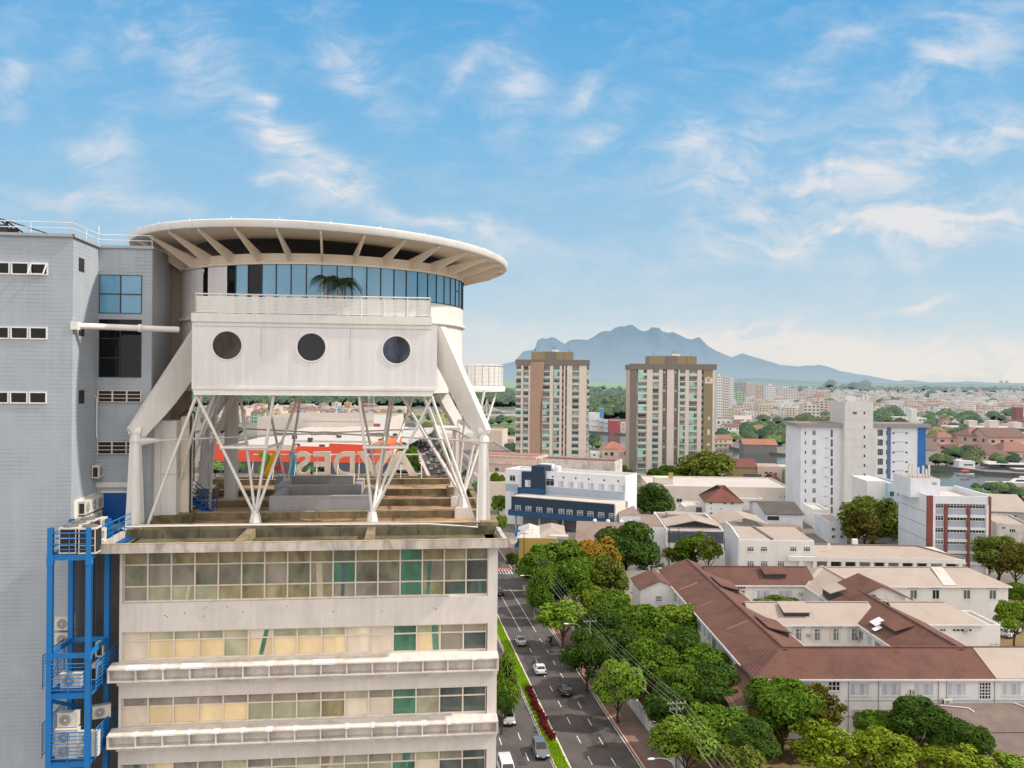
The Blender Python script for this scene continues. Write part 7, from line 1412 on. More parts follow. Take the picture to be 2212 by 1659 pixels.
dsh = thing('satellite_dish', 'cream dish on the post beside the blue banner sign', 'dish', G(1110, 1168, 3) * Vector((1, 1, 0)) if False else (G(1109, 1165, 6).x, G(1109, 1165, 6).y, 0)); b = MB(); b.lathe([(.05, .0), (.6, .12), (1.1, .42), (1.12, .46), (.6, .18), (.05, .05)], 18); b.v = [(x, -z, 6+y) for x, y, z in b.v]; b.build('reflector', [W_['cream']], dsh, smooth=True); b = MB(); b.tube((0, .1, -.1), (0, .1, 6), .07, n=6); b.build('mast', [W_['grey']], dsh)
simple('yellow_pink_house', 'mustard and pink house with a rusty gable roof on the near river bank', 1580, 1050, -4, 1637, 1009, 18, 'must', 'tilb', 'gx', 3.0, rows=[(1594, 1014, 1597, 1019, 1, GD), (1582, 1030, 1585, 1034, 1, GD)], extra=lambda S_, rt, xr, z: (part('pink_wall', [W_['pink'], F_['conc']], rt, lambda b: b.box(xr+.02, xr+11, -1, 14, -.2, z+.6, 0, top=1)), [rect_win(S_, rt, u, v, u+8, v+6, -1, 2, (1,), GD, WF, .1, False) for u, v in ((1651, 1018), (1661, 1019), (1671, 1020), (1649, 1031), (1661, 1032))], part('dark_screen', [W_['slate']], rt, lambda b: b.box(xr*.4, xr*1.1, -4, -3.6, -.2, z-2.6))))
simple('green_house', 'narrow pale green house left of the hotel tower', 1700, 1056, -4, 1722, 1015, 12, 'green', 'tile', 'slab', rows=[(1707, 1020, 1712, 1026, 2, GD), (1708, 1036, 1714, 1043, 2, GD)]); simple('hip_roof_house', 'low house with a dark red hipped roof in front of the green house', 1655, 1058, -4, 1694, 1046, 12, 'pink', 'tilb', 'hx', 4, hip=5); simple('rust_shed', 'rust red shed with a white roof edge above the green house', 1676, 1020, -4, 1722, 1008, 12, 'brick', 'wht', 'slab')
simple('villa', 'pink villa with red tiled roofs between the apartment towers', 1300, 988, -4, 1352, 969, 18, 'pink', 'tile', 'hx', 3.6, rows=[(1306, 977, 1313, 984, 1, GD), (1318, 976, 1326, 985, 1, GD), (1338, 974, 1350, 983, 2, GGr)], hip=6); simple('flat_house', 'pink grey block under the villa at the foot of the right tower', 1340, 1012, -3, 1366, 975, 14, 'pink', 'tile', 'flat', rows=[(1347, 975, 1356, 983, 2, GGr)]); simple('flat_house', 'white low house with a pergola beside the left tower', 1276, 990, -4, 1296, 977, 10, 'white', 'wht', 'flat', rows=[(1281, 981, 1286, 985, 1, GD)])
for nm, lb, u, v, u1, vt, wl in (('bank_house', 'white riverside house with small square windows', 1274, 931, 1293, 902, 'wht2'), ('bank_house', 'brown riverside house with an open ground floor', 1293, 932, 1305, 906, 'beige'), ('bank_house', 'white and blue tiled riverside house', 1305, 933, 1316, 908, 'lblue'), ('bank_house', 'plain brick red riverside house', 1317, 938, 1341, 909, 'red'), ('bank_house', 'cream riverside house with an orange roof behind the red one', 1340, 934, 1366, 911, 'cream')):
    simple(nm, lb, u, v, -2, u1, vt, 20, wl, 'tile' if wl in ('cream', 'red') else 'conc', 'slab', rows=[(u+(u1-u)*t, vt+(v-vt)*q, u+(u1-u)*t+2.5, vt+(v-vt)*q+3, 1, GD) for t in (.2, .5, .75) for q in (.22, .62)] if wl != 'red' else [(u1-5, vt+6, u1-3, vt+9, 1, GD)], cat='house')
simple('water_tower_block', 'bright blue tower block in front of the forest', 1295, 915, -2, 1305, 882, 8, 'sky', 'wht', 'slab', rows=[(1297, 886, 1303, 888, 1, GD)]); simple('hall', 'long white hall beside the bright blue tower', 1272, 915, -2, 1296, 892, 20, 'white', 'wht', 'slab', rows=[])
simple('stone_house', 'grey stone walled warehouse standing in the water on the far bank', 1606, 980, -7, 1680, 960, 20, 'stone', 'tile', 'gx', 3., rows=[(1632+i*6, 963, 1636+i*6, 967, 1, GD) for i in range(3)], cat='warehouse')
simple('beige_roof_block', 'grey block with a wide beige roof at the right edge', 2143, 1140, -10, 2230, 1104, 26, 'grey', 'bgx', 'gx', 4., rows=[(2156+i*17, 1112, 2163+i*17, 1119, 1, GD) for i in range(3)]); simple('white_block', 'weathered white block with black strip windows at the right edge', 2154, 1180, -14, 2230, 1130, 20, 'stain', 'conc', 'flat', rows=[(2163, 1137, 2173, 1143, 3, GD), (2180, 1142, 2194, 1150, 3, GD)]); simple('red_roof_pavilion', 'small pavilion with a sweeping dark red roof left of the red striped block', 1945, 1195, -8, 2003, 1150, 12, 'cream', 'tilb', 'hx', 3.2, hip=5); simple('white_kiosk', 'white wall with square holes and a blue door below the dark red roof', 1945, 1192, -3, 2009, 1162, 5, 'white', 'wht', 'slab', rows=[(1956+i*6.3, 1165, 1959+i*6.3, 1168, 1, GD) for i in range(3)]+[(1986+i*6.3, 1165, 1989+i*6.3, 1168, 1, GD) for i in range(4)], extra=lambda S_, rt, xr, z: part('door', [W_['blue']], rt, lambda b: b.box(xr*.46, xr*.6, -.3, -.01, 0, z+1.0)))
simple('office_annex', 'white two storey annex with stacked windows left of the big olive tree', 1790, 1172, -5, 1833, 1126, 16, 'wht2', 'conc', 'flat', rows=[(1796+i*18, 1140+k*16, 1804+i*18, 1147+k*16, 2, GD) for i in range(2) for k in range(2)]); simple('office_annex', 'taller white windowless annex at the foot of the hotel tower', 1758, 1140, -5, 1792, 1100, 14, 'white', 'wht', 'flat')
simple('kerb_house', 'grey shed and white fence by the street tree beside the pavilion leg', 1076, 1110, -5, 1096, 1085, 10, 'cream', 'brn', 'slab')
# ================================================================ FAR TOWN, RIVER, FOREST, MOUNTAINS
def water_mat():
    m = bpy.data.materials.new('river_water'); m.use_nodes = True; nt = m.node_tree; nt.nodes.clear(); t = NT(nt); out = t.n('ShaderNodeOutputMaterial'); b = t.n('ShaderNodeBsdfPrincipled'); tc = t.n('ShaderNodeTexCoord')
    b.inputs['Base Color'].default_value = hx('2f3026')+(1,); b.inputs['Roughness'].default_value = .07; b.inputs['Specular IOR Level'].default_value = .4; b.inputs['IOR'].default_value = 1.16
    bp = t.n('ShaderNodeBump'); bp.inputs['Strength'].default_value = .12; bp.inputs['Distance'].default_value = .2; t.l(t.noise(t.mapping(tc.outputs['Object'], (1, .4, 1)), .35, 4), bp.inputs['Height']); t.l(bp.outputs[0], b.inputs['Normal'])
    g = t.n('ShaderNodeGroup'); g.node_tree = HG; g.inputs['Reach'].default_value = 7000; t.l(b.outputs[0], g.inputs[0]); t.l(g.outputs[0], out.inputs[0]); return m
M_wat = water_mat(); M_bank = wm('dark_bank_wall', '4a443f', scale=.3, var=.2)
FARB = [(900, 930), (1000, 925), (1120, 928), (1270, 934), (1366, 941), (1470, 950), (1550, 962), (1606, 975), (1680, 983), (1760, 990), (1900, 1004), (2010, 1010), (2080, 1016), (2130, 1024), (2240, 1030)]
NEARB = [(900, 940), (1000, 938), (1120, 945), (1270, 955), (1300, 960), (1366, 978), (1470, 992), (1550, 1004), (1600, 1006), (1700, 1010), (1800, 1030), (1900, 1044), (2000, 1058), (2100, 1072), (2150, 1080), (2240, 1092)]
b = MB(); P_ = [G(u, v) for u, v in FARB]; Q_ = [G(u, v) for u, v in NEARB]
b.poly([(p.x, p.y, -.08) for p in Q_]+[(p.x, p.y, -.08) for p in reversed(P_)]); S(b.build('river', [M_wat], fixn=False))
b = MB()
for a, c in zip(P_[:-1], P_[1:]): b.beam((a.x, a.y+.3, .5), (c.x, c.y+.3, .5), .6, 1.6)
S(b.build('river_bank', [M_bank]))
b = MB(); pts = [G(690, 881), G(760, 883), G(770, 876), G(690, 874)]; b.poly([(p.x, p.y, -.08) for p in pts]); S(b.build('lagoon', [mat('pale_lagoon_water', '86a5b4', .3, .05, .05, haze=7000)], fixn=False))
def far_patch(name, pts, z, m): b = MB(); b.poly([(G(u, v, z).x, G(u, v, z).y, z) for u, v in pts]); return S(b.build(name, [m], fixn=False))
far_patch('green_plain', [(300, 836), (1100, 838), (1420, 838), (1560, 842), (1560, 826), (1400, 822.5), (1000, 820), (300, 815)], -.15, mat('far_green_plain', '6f9c3c', .9, .2, .004, dirt='4d7a30', dirt_amt=.4, haze=9000))
far_patch('sandy_strip', [(1296, 824.2), (1420, 824.6), (1420, 823.2), (1290, 822.8)], -.1, mat('pale_sand', 'e6ddd6', .9, .05, haze=14000))
far_patch('wooded_ground', [(300, 905), (640, 880), (1100, 885), (1450, 900), (1500, 838), (1100, 838), (300, 836)], -.18, mat('forest_floor', '3b4f26', .95, .3, .02, dirt='56562f', dirt_amt=.5, haze=7000))

far_patch('park_lawn', [(855, 893), (985, 893), (1010, 915), (900, 912)], -.12, mat('dry_park_grass', '7d8440', .9, .25, .05, dirt='9a8458', dirt_amt=.5, haze=7500))
far_patch('bank_lawn', [(1035, 903), (1112, 903), (1112, 925), (1040, 925)], -.12, mat('bank_grass', '5c6a34', .9, .25, .05, haze=7500))
# mountains: ridge lines with spurs running down to the plain
def range_(name, ridge, Yr, Yb, mt, amp, seed, kind='structure'):
    r = random.Random(seed); pts = []
    for (u0, v0), (u1, v1) in zip(ridge[:-1], ridge[1:]):
        n = max(1, int((u1-u0)/4))
        for i in range(n): t = i/n; pts.append((u0+(u1-u0)*t, v0+(v1-v0)*t))
    pts.append(ridge[-1]); rows = 14; b = MB(); n = len(pts)
    for i, (u, v) in enumerate(pts):
        top_ = AT(u, v, Yr); h = max(top_.z, 2.)
        for k in range(rows+1):
            s_ = k/rows; y = Yr+(Yb-Yr)*s_; sp = pnoise(Vector((u*.035, s_*1.3, seed)))*1.0+pnoise(Vector((u*.11, s_*3, seed+3)))*.5
            z = h*(1-s_)**1.15*(1+amp*sp*min(1, s_*5)*(1-s_)) if k else h
            b.v.append((top_.x*(1-s_)+top_.x*(y/Yr)*s_, y+sp*amp*1400*min(1, s_*4)*(1-s_), max(z, -.3) if k < rows else -20))
        b.v.append((top_.x*1.2, Yr*1.2, -20))
    w = rows+2
    for i in range(n-1):
        for k in range(rows): b.f.append((i*w+k, (i+1)*w+k, (i+1)*w+k+1, i*w+k+1)); b.m.append(0)
        b.f.append((i*w, i*w+rows+1, (i+1)*w+rows+1, (i+1)*w)); b.m.append(0)
    o = b.build(name, [mt], smooth=False); o.data.shade_smooth(); o['kind'] = kind; return o
def hill_mat(name, dif, air, f, zlo, zhi, air2):  # distance haze painted in as emission, with its own tone at the foot
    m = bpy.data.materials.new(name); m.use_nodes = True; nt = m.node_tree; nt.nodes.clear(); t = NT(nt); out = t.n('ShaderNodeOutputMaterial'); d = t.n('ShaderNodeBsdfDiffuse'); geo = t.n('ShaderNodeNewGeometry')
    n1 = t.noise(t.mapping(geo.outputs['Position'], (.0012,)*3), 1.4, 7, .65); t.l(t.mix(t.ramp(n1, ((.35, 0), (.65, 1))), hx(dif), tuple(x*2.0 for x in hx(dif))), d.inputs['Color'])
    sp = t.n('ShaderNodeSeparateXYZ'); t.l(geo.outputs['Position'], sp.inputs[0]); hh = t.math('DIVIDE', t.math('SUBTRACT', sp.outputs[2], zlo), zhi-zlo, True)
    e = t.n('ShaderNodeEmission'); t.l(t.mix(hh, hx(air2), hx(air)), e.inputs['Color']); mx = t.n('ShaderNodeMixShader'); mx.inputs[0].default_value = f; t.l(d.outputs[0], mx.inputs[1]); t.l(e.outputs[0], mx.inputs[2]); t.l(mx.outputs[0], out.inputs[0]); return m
MT = [(1060, 806), (1078, 788), (1111, 781), (1130.6, 759), (1150, 756), (1155.6, 752), (1161, 735.6), (1171, 730), (1180, 732), (1191.7, 728), (1200, 730), (1211, 738), (1220, 743), (1230.6, 735), (1244.5, 733), (1269.5, 734), (1283, 727), (1292, 720), (1304, 715), (1319.5, 715), (1328, 708), (1339, 705), (1352, 704.5), (1358, 701.5), (1367, 702), (1378, 710.6), (1387.6, 715.6), (1399, 714), (1408.4, 706.5), (1417, 708), (1428, 715), (1444.5, 719), (1454, 717), (1467, 723), (1483.4, 731.5), (1496, 733), (1505.6, 729), (1514, 733), (1522, 742.6), (1544.5, 756.5), (1564, 765), (1580.6, 772), (1592, 767.6), (1603, 763), (1617, 767.6), (1649, 777), (1684, 788), (1726, 791.6), (1745, 789), (1757, 790), (1769, 788), (1783, 794), (1812, 803), (1847, 807.6), (1873, 815.6), (1905, 826)]
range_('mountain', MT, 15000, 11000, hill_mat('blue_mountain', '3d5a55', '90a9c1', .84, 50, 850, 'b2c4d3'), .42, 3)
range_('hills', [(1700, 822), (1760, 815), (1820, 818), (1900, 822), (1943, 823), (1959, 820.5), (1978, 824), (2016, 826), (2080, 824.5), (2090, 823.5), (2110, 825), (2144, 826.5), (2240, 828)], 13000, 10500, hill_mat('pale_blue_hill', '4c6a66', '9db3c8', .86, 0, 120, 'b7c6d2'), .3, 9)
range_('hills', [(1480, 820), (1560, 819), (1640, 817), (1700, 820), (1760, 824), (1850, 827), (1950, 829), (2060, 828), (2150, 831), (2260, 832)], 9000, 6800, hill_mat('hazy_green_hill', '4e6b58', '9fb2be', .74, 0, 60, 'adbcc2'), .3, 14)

# ---------------------------------------------------------------- forest far off: one mass
def small_crown(r, n, b, c, rx, rz, m=0, leaf=.3):
    for _ in range(n):
        d = Vector((r.gauss(0, 1), r.gauss(0, 1), abs(r.gauss(.2, .8)))).normalized(); q = 1-abs(r.gauss(0, .16)); bump = 1+.22*pnoise(d*2.3+c*.37)
        p = c+Vector((d.x*rx, d.y*rx, d.z*rz))*q*bump; nn = (d+Vector((r.gauss(0, .45), r.gauss(0, .45), .25))).normalized(); u_ = nn.orthogonal().normalized(); w_ = nn.cross(u_); s_ = rx*leaf*r.uniform(.6, 1.2)
        b.add([p-u_*s_, p-w_*s_*.7, p+u_*s_, p+w_*s_*.7], ((0, 1, 2, 3),), m)
FL = [leafmat('forest_leaf_a', '3a5a26', .8, dirt='5d6c3a', da=.5, haze=7500), leafmat('forest_leaf_b', '4a6a2c', .8, dirt='75743f', da=.4, haze=7500)]
def forest(name, label, area, n, h, seed, m):
    r = random.Random(seed); b = MB()
    for _ in range(n):
        (ua, ub), (va, vb) = area; t = r.random()**.7; u = r.uniform(ua, ub); v = va+(vb-va)*t; P = G(u, v); hh = h*r.uniform(.7, 1.25); rr = hh*r.uniform(.55, .8)
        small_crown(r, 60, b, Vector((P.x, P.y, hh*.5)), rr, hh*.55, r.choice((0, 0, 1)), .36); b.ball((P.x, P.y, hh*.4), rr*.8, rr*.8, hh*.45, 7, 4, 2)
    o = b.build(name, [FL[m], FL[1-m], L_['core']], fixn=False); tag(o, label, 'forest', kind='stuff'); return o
forest('forest', 'dense green mangrove forest stretching behind the left suburb under the pavilion', ((420, 1110), (848, 879)), 1150, 15, 1, 0)
forest('forest', 'dark wooded belt seen between the two apartment towers', ((1262, 1370), (838, 905)), 230, 15, 2, 0)
forest('forest', 'hazy wooded belt behind the far right town', ((1700, 2240), (838, 848)), 420, 15, 4, 1)

# ---------------------------------------------------------------- far houses, each its own object
HOUSE = []; rr_ = random.Random(21)
WALLS = [('white', mat('far_white_wall', 'd9d4ce', .8, .08, .15, haze=HZ)), ('cream', mat('far_cream_wall', 'd2bfa8', .8, .08, .15, haze=HZ)), ('pink', mat('far_pink_wall', 'c9a593', .8, .1, .15, haze=HZ)), ('grey', mat('far_grey_wall', 'a8a5a3', .8, .1, .15, haze=HZ)), ('ochre', mat('far_ochre_wall', 'bb9a62', .8, .1, .15, haze=HZ)), ('pale blue', mat('far_blue_wall', 'a8bccb', .8, .08, .15, haze=HZ)), ('brick red', mat('far_brick_wall', '95604f', .85, .1, .15, haze=HZ)), ('pale green', mat('far_green_wall', 'a9bf9c', .8, .1, .15, haze=HZ))]
ROOFS = {'flat': mat('far_flat_roof', 'b5aba2', .9, .15, .1, dirt='7d746c', dirt_amt=.5, haze=HZ), 'tile': mat('far_tile_roof', '86604f', .9, .15, .12, dirt='7c5344', dirt_amt=.5, haze=HZ), 'dark': mat('far_brown_roof', '6b5047', .9, .15, .12, haze=HZ)}
def house_mesh(w, d, st, style, r):
    h = 3.1*st; b = MB()
    if style == 'flat':
        flat_block(b, -w/2, w/2, 0, d, -.3, h+.5, 0, 1, .45, .25)
        if r.random() < .6: x = r.uniform(-w/2+1, w/2-3); b.box(x, x+2.4, d*.4, d*.4+2.6, h-.1, h+2.2, 0, top=1)
        if r.random() < .5: x = r.uniform(-w/2+1, w/2-2); b.lathe([(.01, h), (.7, h), (.7, h+1.1), (.01, h+1.2)], 8, 0, c=(x, d*.7, 0))
    else: b.box(-w/2, w/2, 0, d, -.3, h, 0); gable(b, -w/2, w/2, 0, d, h, h+min(w, d)*.24, 'x' if w > d else 'y', 1, (w*.3 if w > d else d*.3) if style == 'hip' else 0, (w*.3 if w > d else d*.3) if style == 'hip' else 0, .15, .5, 0)
    for s in range(st):
        n = max(2, int(w/3.2))
        for i in range(n):
            if r.random() < .82: x = -w/2+w*(i+.5)/n; ww = r.choice((.5, .6, .8, 1.0)); hh = r.choice((1.0, 1.2, 1.9)); z0 = 3.1*s+(1.0 if hh < 1.5 else .2); b.quad((x-ww, -.03, z0), (x+ww, -.03, z0), (x+ww, -.03, z0+hh), (x-ww, -.03, z0+hh), 2)
        for sx_ in (-1, 1):
            for i in range(max(1, int(d/4))):
                if r.random() < .7: y = d*(i+.5)/max(1, int(d/4)); x = sx_*(w/2+.03); b.quad((x, y-.6, 3.1*s+1), (x, y+.6, 3.1*s+1), (x, y+.6, 3.1*s+2.2), (x, y-.6, 3.1*s+2.2), 2)
        if st > 1 and s and r.random() < .5: b.box(-w/2+.3, w/2-.3, -1.1, -.001, 3.1*s-.15, 3.1*s+.9, 0)
    me = b.mesh('house', [WALLS[0][1], ROOFS['flat'], GD]); return me
for st in (1, 2, 2, 3, 3, 4):
    for style in ('flat', 'gable', 'hip'):
        for _ in range(2 if style == 'flat' else 1):
            if st > 2 and style == 'hip': continue
            HOUSE.append((house_mesh(rr_.uniform(8, 14), rr_.uniform(8, 15), st, style, rr_), st, style))
NUMW = {1: 'low', 2: 'two-storey', 3: 'three-storey', 4: 'four-storey', 5: 'five storey', 6: 'six storey'}
def where(u, v):
    if u < 1110:
        a = 'seen through the left struts' if u < 560 else 'seen mid pavilion struts' if u < 700 else 'seen through the right struts' if u < 840 else 'beyond the far avenue'
        return a+(', behind the mall' if v > 893 else ', before the forest' if v < 876 else '')
    a = 'right of the apartment towers' if u < 1600 else 'left of the hotel' if u < 1720 else 'behind the hotel' if u < 1890 else 'beside the hotel shaft' if u < 2003 else 'right of the hotel' if u < 2100 else 'at the far right'
    return a+(', by the river' if v > 950 else ', near bank rows' if v > 915 else ', mid town' if v > 885 else ', toward the hills')
taken = []
def free(P, d): 
    for q, e in taken:
        if (P-q).length < (d+e)*.5: return False
    return True
def house(u, v, r, walls, roofs, styles, yaw=None, sc=1., stl=(1, 2, 2, 3), group=None):
    P = G(u, v); P.z = 0
    cand = [h for h in HOUSE if h[2] in styles and h[1] in stl]; me, st, style = r.choice(cand)
    if not free(P, 15*sc): return
    taken.append((P, 14*sc)); wn, wmx = WALLS[r.choices(range(len(WALLS)), walls)[0]]; rf = 'flat' if style == 'flat' else r.choices(('tile', 'dark'), roofs)[0]
    o = place('house', me, None, P, (r.uniform(-.25, .25) if yaw is None else yaw+r.uniform(-.08, .08)), (sc*r.uniform(.85, 1.25), sc*r.uniform(.8, 1.2), sc*r.uniform(.9, 1.15))); setmat(o, [wmx, ROOFS[rf], GD])
    rn = {'flat': 'flat roof', 'tile': 'terracotta roof', 'dark': 'brown roof'}[rf]; tag(o, '%s %s house with %s %s' % (wn, NUMW[st], rn, where(u, v)), 'house', group); return o
r_ = random.Random(77)
n_h = 0
for _ in range(2600):
    if n_h >= 172: break
    u = r_.uniform(1552, 2215); v = 846+110*r_.random()**1.5
    lim = 952 if u < 1620 else 945 if u < 1720 else 925 if u < 2010 else 952
    if v > lim: continue
    if house(u, v, r_, (7, 3, 1.5, 1.2, .6, 1, .6, .25), (3, 1), ('flat', 'flat', 'gable') if v < 925 else ('gable', 'hip', 'flat'), None, 1.12 if v < 885 else 1.0, (2, 3, 4) if v < 895 else (1, 2, 2, 3), 'houses of the far right town'): n_h += 1
n_l = 0
for _ in range(2600):
    if n_l >= 104: break
    u = r_.uniform(448, 905); v = 886+30*r_.random()**1.1
    if u > 830 and v > 885: continue
    if house(u, v, r_, (3, 2.5, 3, 1.5, 1.2, .6, 2, .4), (3, 2), ('flat', 'gable', 'hip'), None, 1.05, (1, 1, 2, 2, 3), 'houses of the suburb under the pavilion'): n_l += 1
for (u, v, wn, rf, st, style, lb, sc, yaw) in ((1562, 968, 1, 'tile', 2, 'gable', 'ochre house with an orange roof on the bank by the right tower', 1.0, .1), (1605, 922, 0, 'flat', 2, 'gable', 'white house with a wide shallow gable above the round trees', 1.25, -.15), (1700, 940, 0, 'dark', 2, 'hip', 'white house with a big dark red hipped roof left of the hotel tower', 1.3, .1), (1655, 952, 2, 'tile', 1, 'hip', 'low house with a terracotta roof behind the stone warehouse', 1.2, 0),
        (2046, 974, 2, 'tile', 2, 'hip', 'pink villa with a terracotta roof right of the blue hotel corner', 1.5, .1), (2120, 978, 2, 'tile', 2, 'hip', 'large villa with red tiled roofs by the river, middle of the right bank', 1.9, .1), (2175, 982, 2, 'dark', 2, 'gable', 'long house with a red brown tiled roof at the far right bank', 1.9, .05), (2205, 992, 2, 'tile', 1, 'hip', 'terracotta roofed house at the right edge of the bank', 1.6, 0), (2150, 996, 2, 'dark', 1, 'hip', 'boathouse with a thatch brown roof at the water', 1.3, .0), (2100, 990, 0, 'tile', 1, 'hip', 'orange roofed house behind the waterside bushes', 1.3, .1), (2030, 952, 0, 'tile', 2, 'hip', 'white house with an orange roof touching the hotel corner', 1.3, 0)):
    cand = [h for h in HOUSE if h[2] == style and h[1] == st]; o = place('house', cand[0][0], None, G(u, v)*Vector((1, 1, 0)) if False else (G(u, v).x, G(u, v).y, 0), yaw, (sc, sc, sc)); setmat(o, [WALLS[wn][1], ROOFS[rf], GD]); tag(o, lb, 'house', 'riverside houses')
# distant town beyond counting
def far_town(name, label, area, n, seed, hs=(4, 6, 7, 9, 12, 16)):
    r = random.Random(seed); b = MB(); (ua, ub), (va, vb) = area
    for _ in range(n):
        P = G(r.uniform(ua, ub), va+(vb-va)*r.random()); w, d, h = r.uniform(8, 20), r.uniform(8, 16), r.choice(hs); mi = r.choices(range(4), (5, 3, 1.4, 1))[0]; b.box(P.x-w/2, P.x+w/2, P.y, P.y+d, -.3, h, mi, top=4 if r.random() < .7 else 5)
        for k in range(int(h/3)):
            for i in range(int(w/4)): x = P.x-w/2+2+i*4; b.quad((x-.8, P.y-.05, k*3+1), (x+.8, P.y-.05, k*3+1), (x+.8, P.y-.05, k*3+2.2), (x-.8, P.y-.05, k*3+2.2), 6)
    o = b.build(name, [WALLS[0][1], WALLS[1][1], WALLS[2][1], WALLS[3][1], ROOFS['flat'], ROOFS['tile'], GD], fixn=False); tag(o, label, 'town', kind='stuff')
far_town('distant_town', 'distant white town spread out before the hills on the right', ((1560, 2240), (841, 900)), 1750, 5); far_town('distant_town', 'distant roofs packed before the forest on the left', ((440, 870), (883, 892)), 150, 6, (3, 4, 5))
# taller blocks of the far town
def far_block(u, u1, v, vt, wl, label, cols, yaw=-3, rows=None, name='apartment_block'):
    S_ = Site(u, v, 0, rad(yaw)); rt = S_.thing(name, label, 'apartment block', 'blocks of the far town'); xr = S_.X(u1); z = S_.Z(u, vt); part('wall', [wl if not isinstance(wl, str) else W_[wl], F_['conc']], rt, lambda b: (b.box(0, xr, 0, xr*.9, -.2, z, 0, top=1), b.box(xr*.3, xr*.6, xr*.3, xr*.6, z, z+3, 0)))
    n = rows or max(2, int(z/3.2)); fh = z/n; wmx = win_mesh(round(xr/cols*.6, 1), round(fh*.5, 1), 2, (1,), GD, WF, .12, False)
    for k in range(n):
        for i in range(cols): place('window', wmx, rt, (xr*(i+.2)/cols, -.004, fh*k+fh*.3), 0)
for a in ((1548, 1561, 905, 812, 'white', 'slim white block with dark balconies right beside the right apartment tower', 3), (1561, 1575, 900, 815, 'cream', 'taller white block with ribbed balconies next to the slim white block', 3), (1576, 1586, 893, 820, 'white', 'white balcony block just left of the mint green block', 2), (1587, 1610, 882, 848, 'green', 'mint green block with a stepped top', 3), (1589, 1612, 868, 826, 'grey', 'grey beige block rising behind the mint green block', 4), (1613, 1630, 872, 829, 'beige', 'brown and white block with stacked balconies right of the grey one', 4), (1634, 1650, 880, 831, 'pink', 'pinkish tower block left of the white gridded block', 3),
          (1656, 1676, 878, 833, 'white', 'white block with a grid of dark windows in the far town', 5), (1680, 1725, 870, 838, 'cream', 'long beige slab block with window bands', 8), (1742, 1766, 866, 838, 'cream', 'small beige block near the wooded hill', 5), (1770, 1795, 870, 846, 'pink', 'stepped pink block near the wooded hill', 4), (1735, 1772, 925, 875, 'cream', 'cream block with few windows behind the hotel rim', 4), (1760, 1800, 905, 866, 'pink', 'pinkish block just left of the hotel shaft', 4)):
    far_block(*a)
SW, rt = simple('school_block', 'white block with a square stair tower among the trees right of the hotel shaft', 1941, 925, -4, 2003, 902, 30, 'white', 'wht', 'slab', rows=[(1985, 906, 1991, 909, 2, GD), (1993, 906, 2001, 909, 2, GD), (1983, 914, 1990, 917, 2, GD), (1993, 914, 2001, 917, 2, GD), (1958, 907, 1960, 909, 1, GD)], extra=lambda S_, rt, xr, z: part('stair_tower', [W_['white']], rt, lambda b: b.box(xr*.42, xr*.62, -2, 8, -.2, z+9)))
simple('teal_roof_hall', 'long white hall with a dark teal fascia on the right', 2072, 948, -6, 2230, 924, 40, 'white', 'wht', 'slab', extra=lambda S_, rt, xr, z: (part('fascia', [W_['teal']], rt, lambda b: b.box(-1, xr, -.6, -.01, z-2.5, z+.2)), part('roof_tower', [W_['cream']], rt, lambda b: [b.box(xr*t, xr*t+7, 4, 14, z, z+h) for t, h in ((.16, 6), (.45, 6), (.78, 5))])))
simple('brick_tower', 'square brown brick tower at the right edge of the town', 2194, 925, -6, 2211, 880, 10, 'brick', 'brn', 'slab', cat='tower').__class__
simple('arched_pavilion', 'arched pavilion with red, cream and yellow walls by the river', 2092, 962, -4, 2180, 946, 26, 'yellow', 'wht', 'gx', 3.5, extra=lambda S_, rt, xr, z: (part('red_canopy', [W_['red']], rt, lambda b: gable(b, -2, xr*.3, -2, 24, z+.6, z+4.5, 'x', 0)), part('dark_opening', [W_['slate']], rt, lambda b: b.box(1, xr*.62, -.1, -.004, 0, z-.6))))
simple('red_water_tank', 'tapered red tank house behind the orange roofs', 2040, 958, -4, 2055, 942, 12, 'red', 'wht', 'slab', cat='tank house'); simple('boat_shed', 'open boat shed with flat white roofs at the right bank', 2150, 1012, -4, 2230, 1002, 18, 'slate', 'wht', 'slab', cat='shed', extra=lambda S_, rt, xr, z: part('roof_sheet', [F_['wht']], rt, lambda b: (b.box(-6, xr, -6, 4, z+.1, z+.4), b.box(4, 22, -14, -7, z-1.6, z-1.3)))); simple('boathouse', 'white boathouse with a dark slit window among the waterside trees', 2072, 1012, -3, 2108, 996, 14, 'white', 'wht', 'slab', rows=[(2082, 1002, 2102, 1006, 5, GD)], cat='house')
for k, (u, v0, v1, lb) in enumerate(((2163.5, 822, 831, 'left of two pale towers on the horizon'), (2175.5, 822, 831, 'right of two pale towers on the horizon'))):
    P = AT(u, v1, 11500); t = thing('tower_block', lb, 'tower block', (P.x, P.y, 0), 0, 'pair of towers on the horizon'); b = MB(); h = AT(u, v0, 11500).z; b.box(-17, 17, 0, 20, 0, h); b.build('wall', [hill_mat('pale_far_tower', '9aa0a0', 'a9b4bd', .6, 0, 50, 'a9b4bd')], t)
    b = MB(); [b.box(-16+i*9, -12+i*9, -.5, -.01, 4, h-4) for i in range(4)]; b.build('window_strip', [mat('far_window_strip', '6d7880', .5, haze=9000)], t)

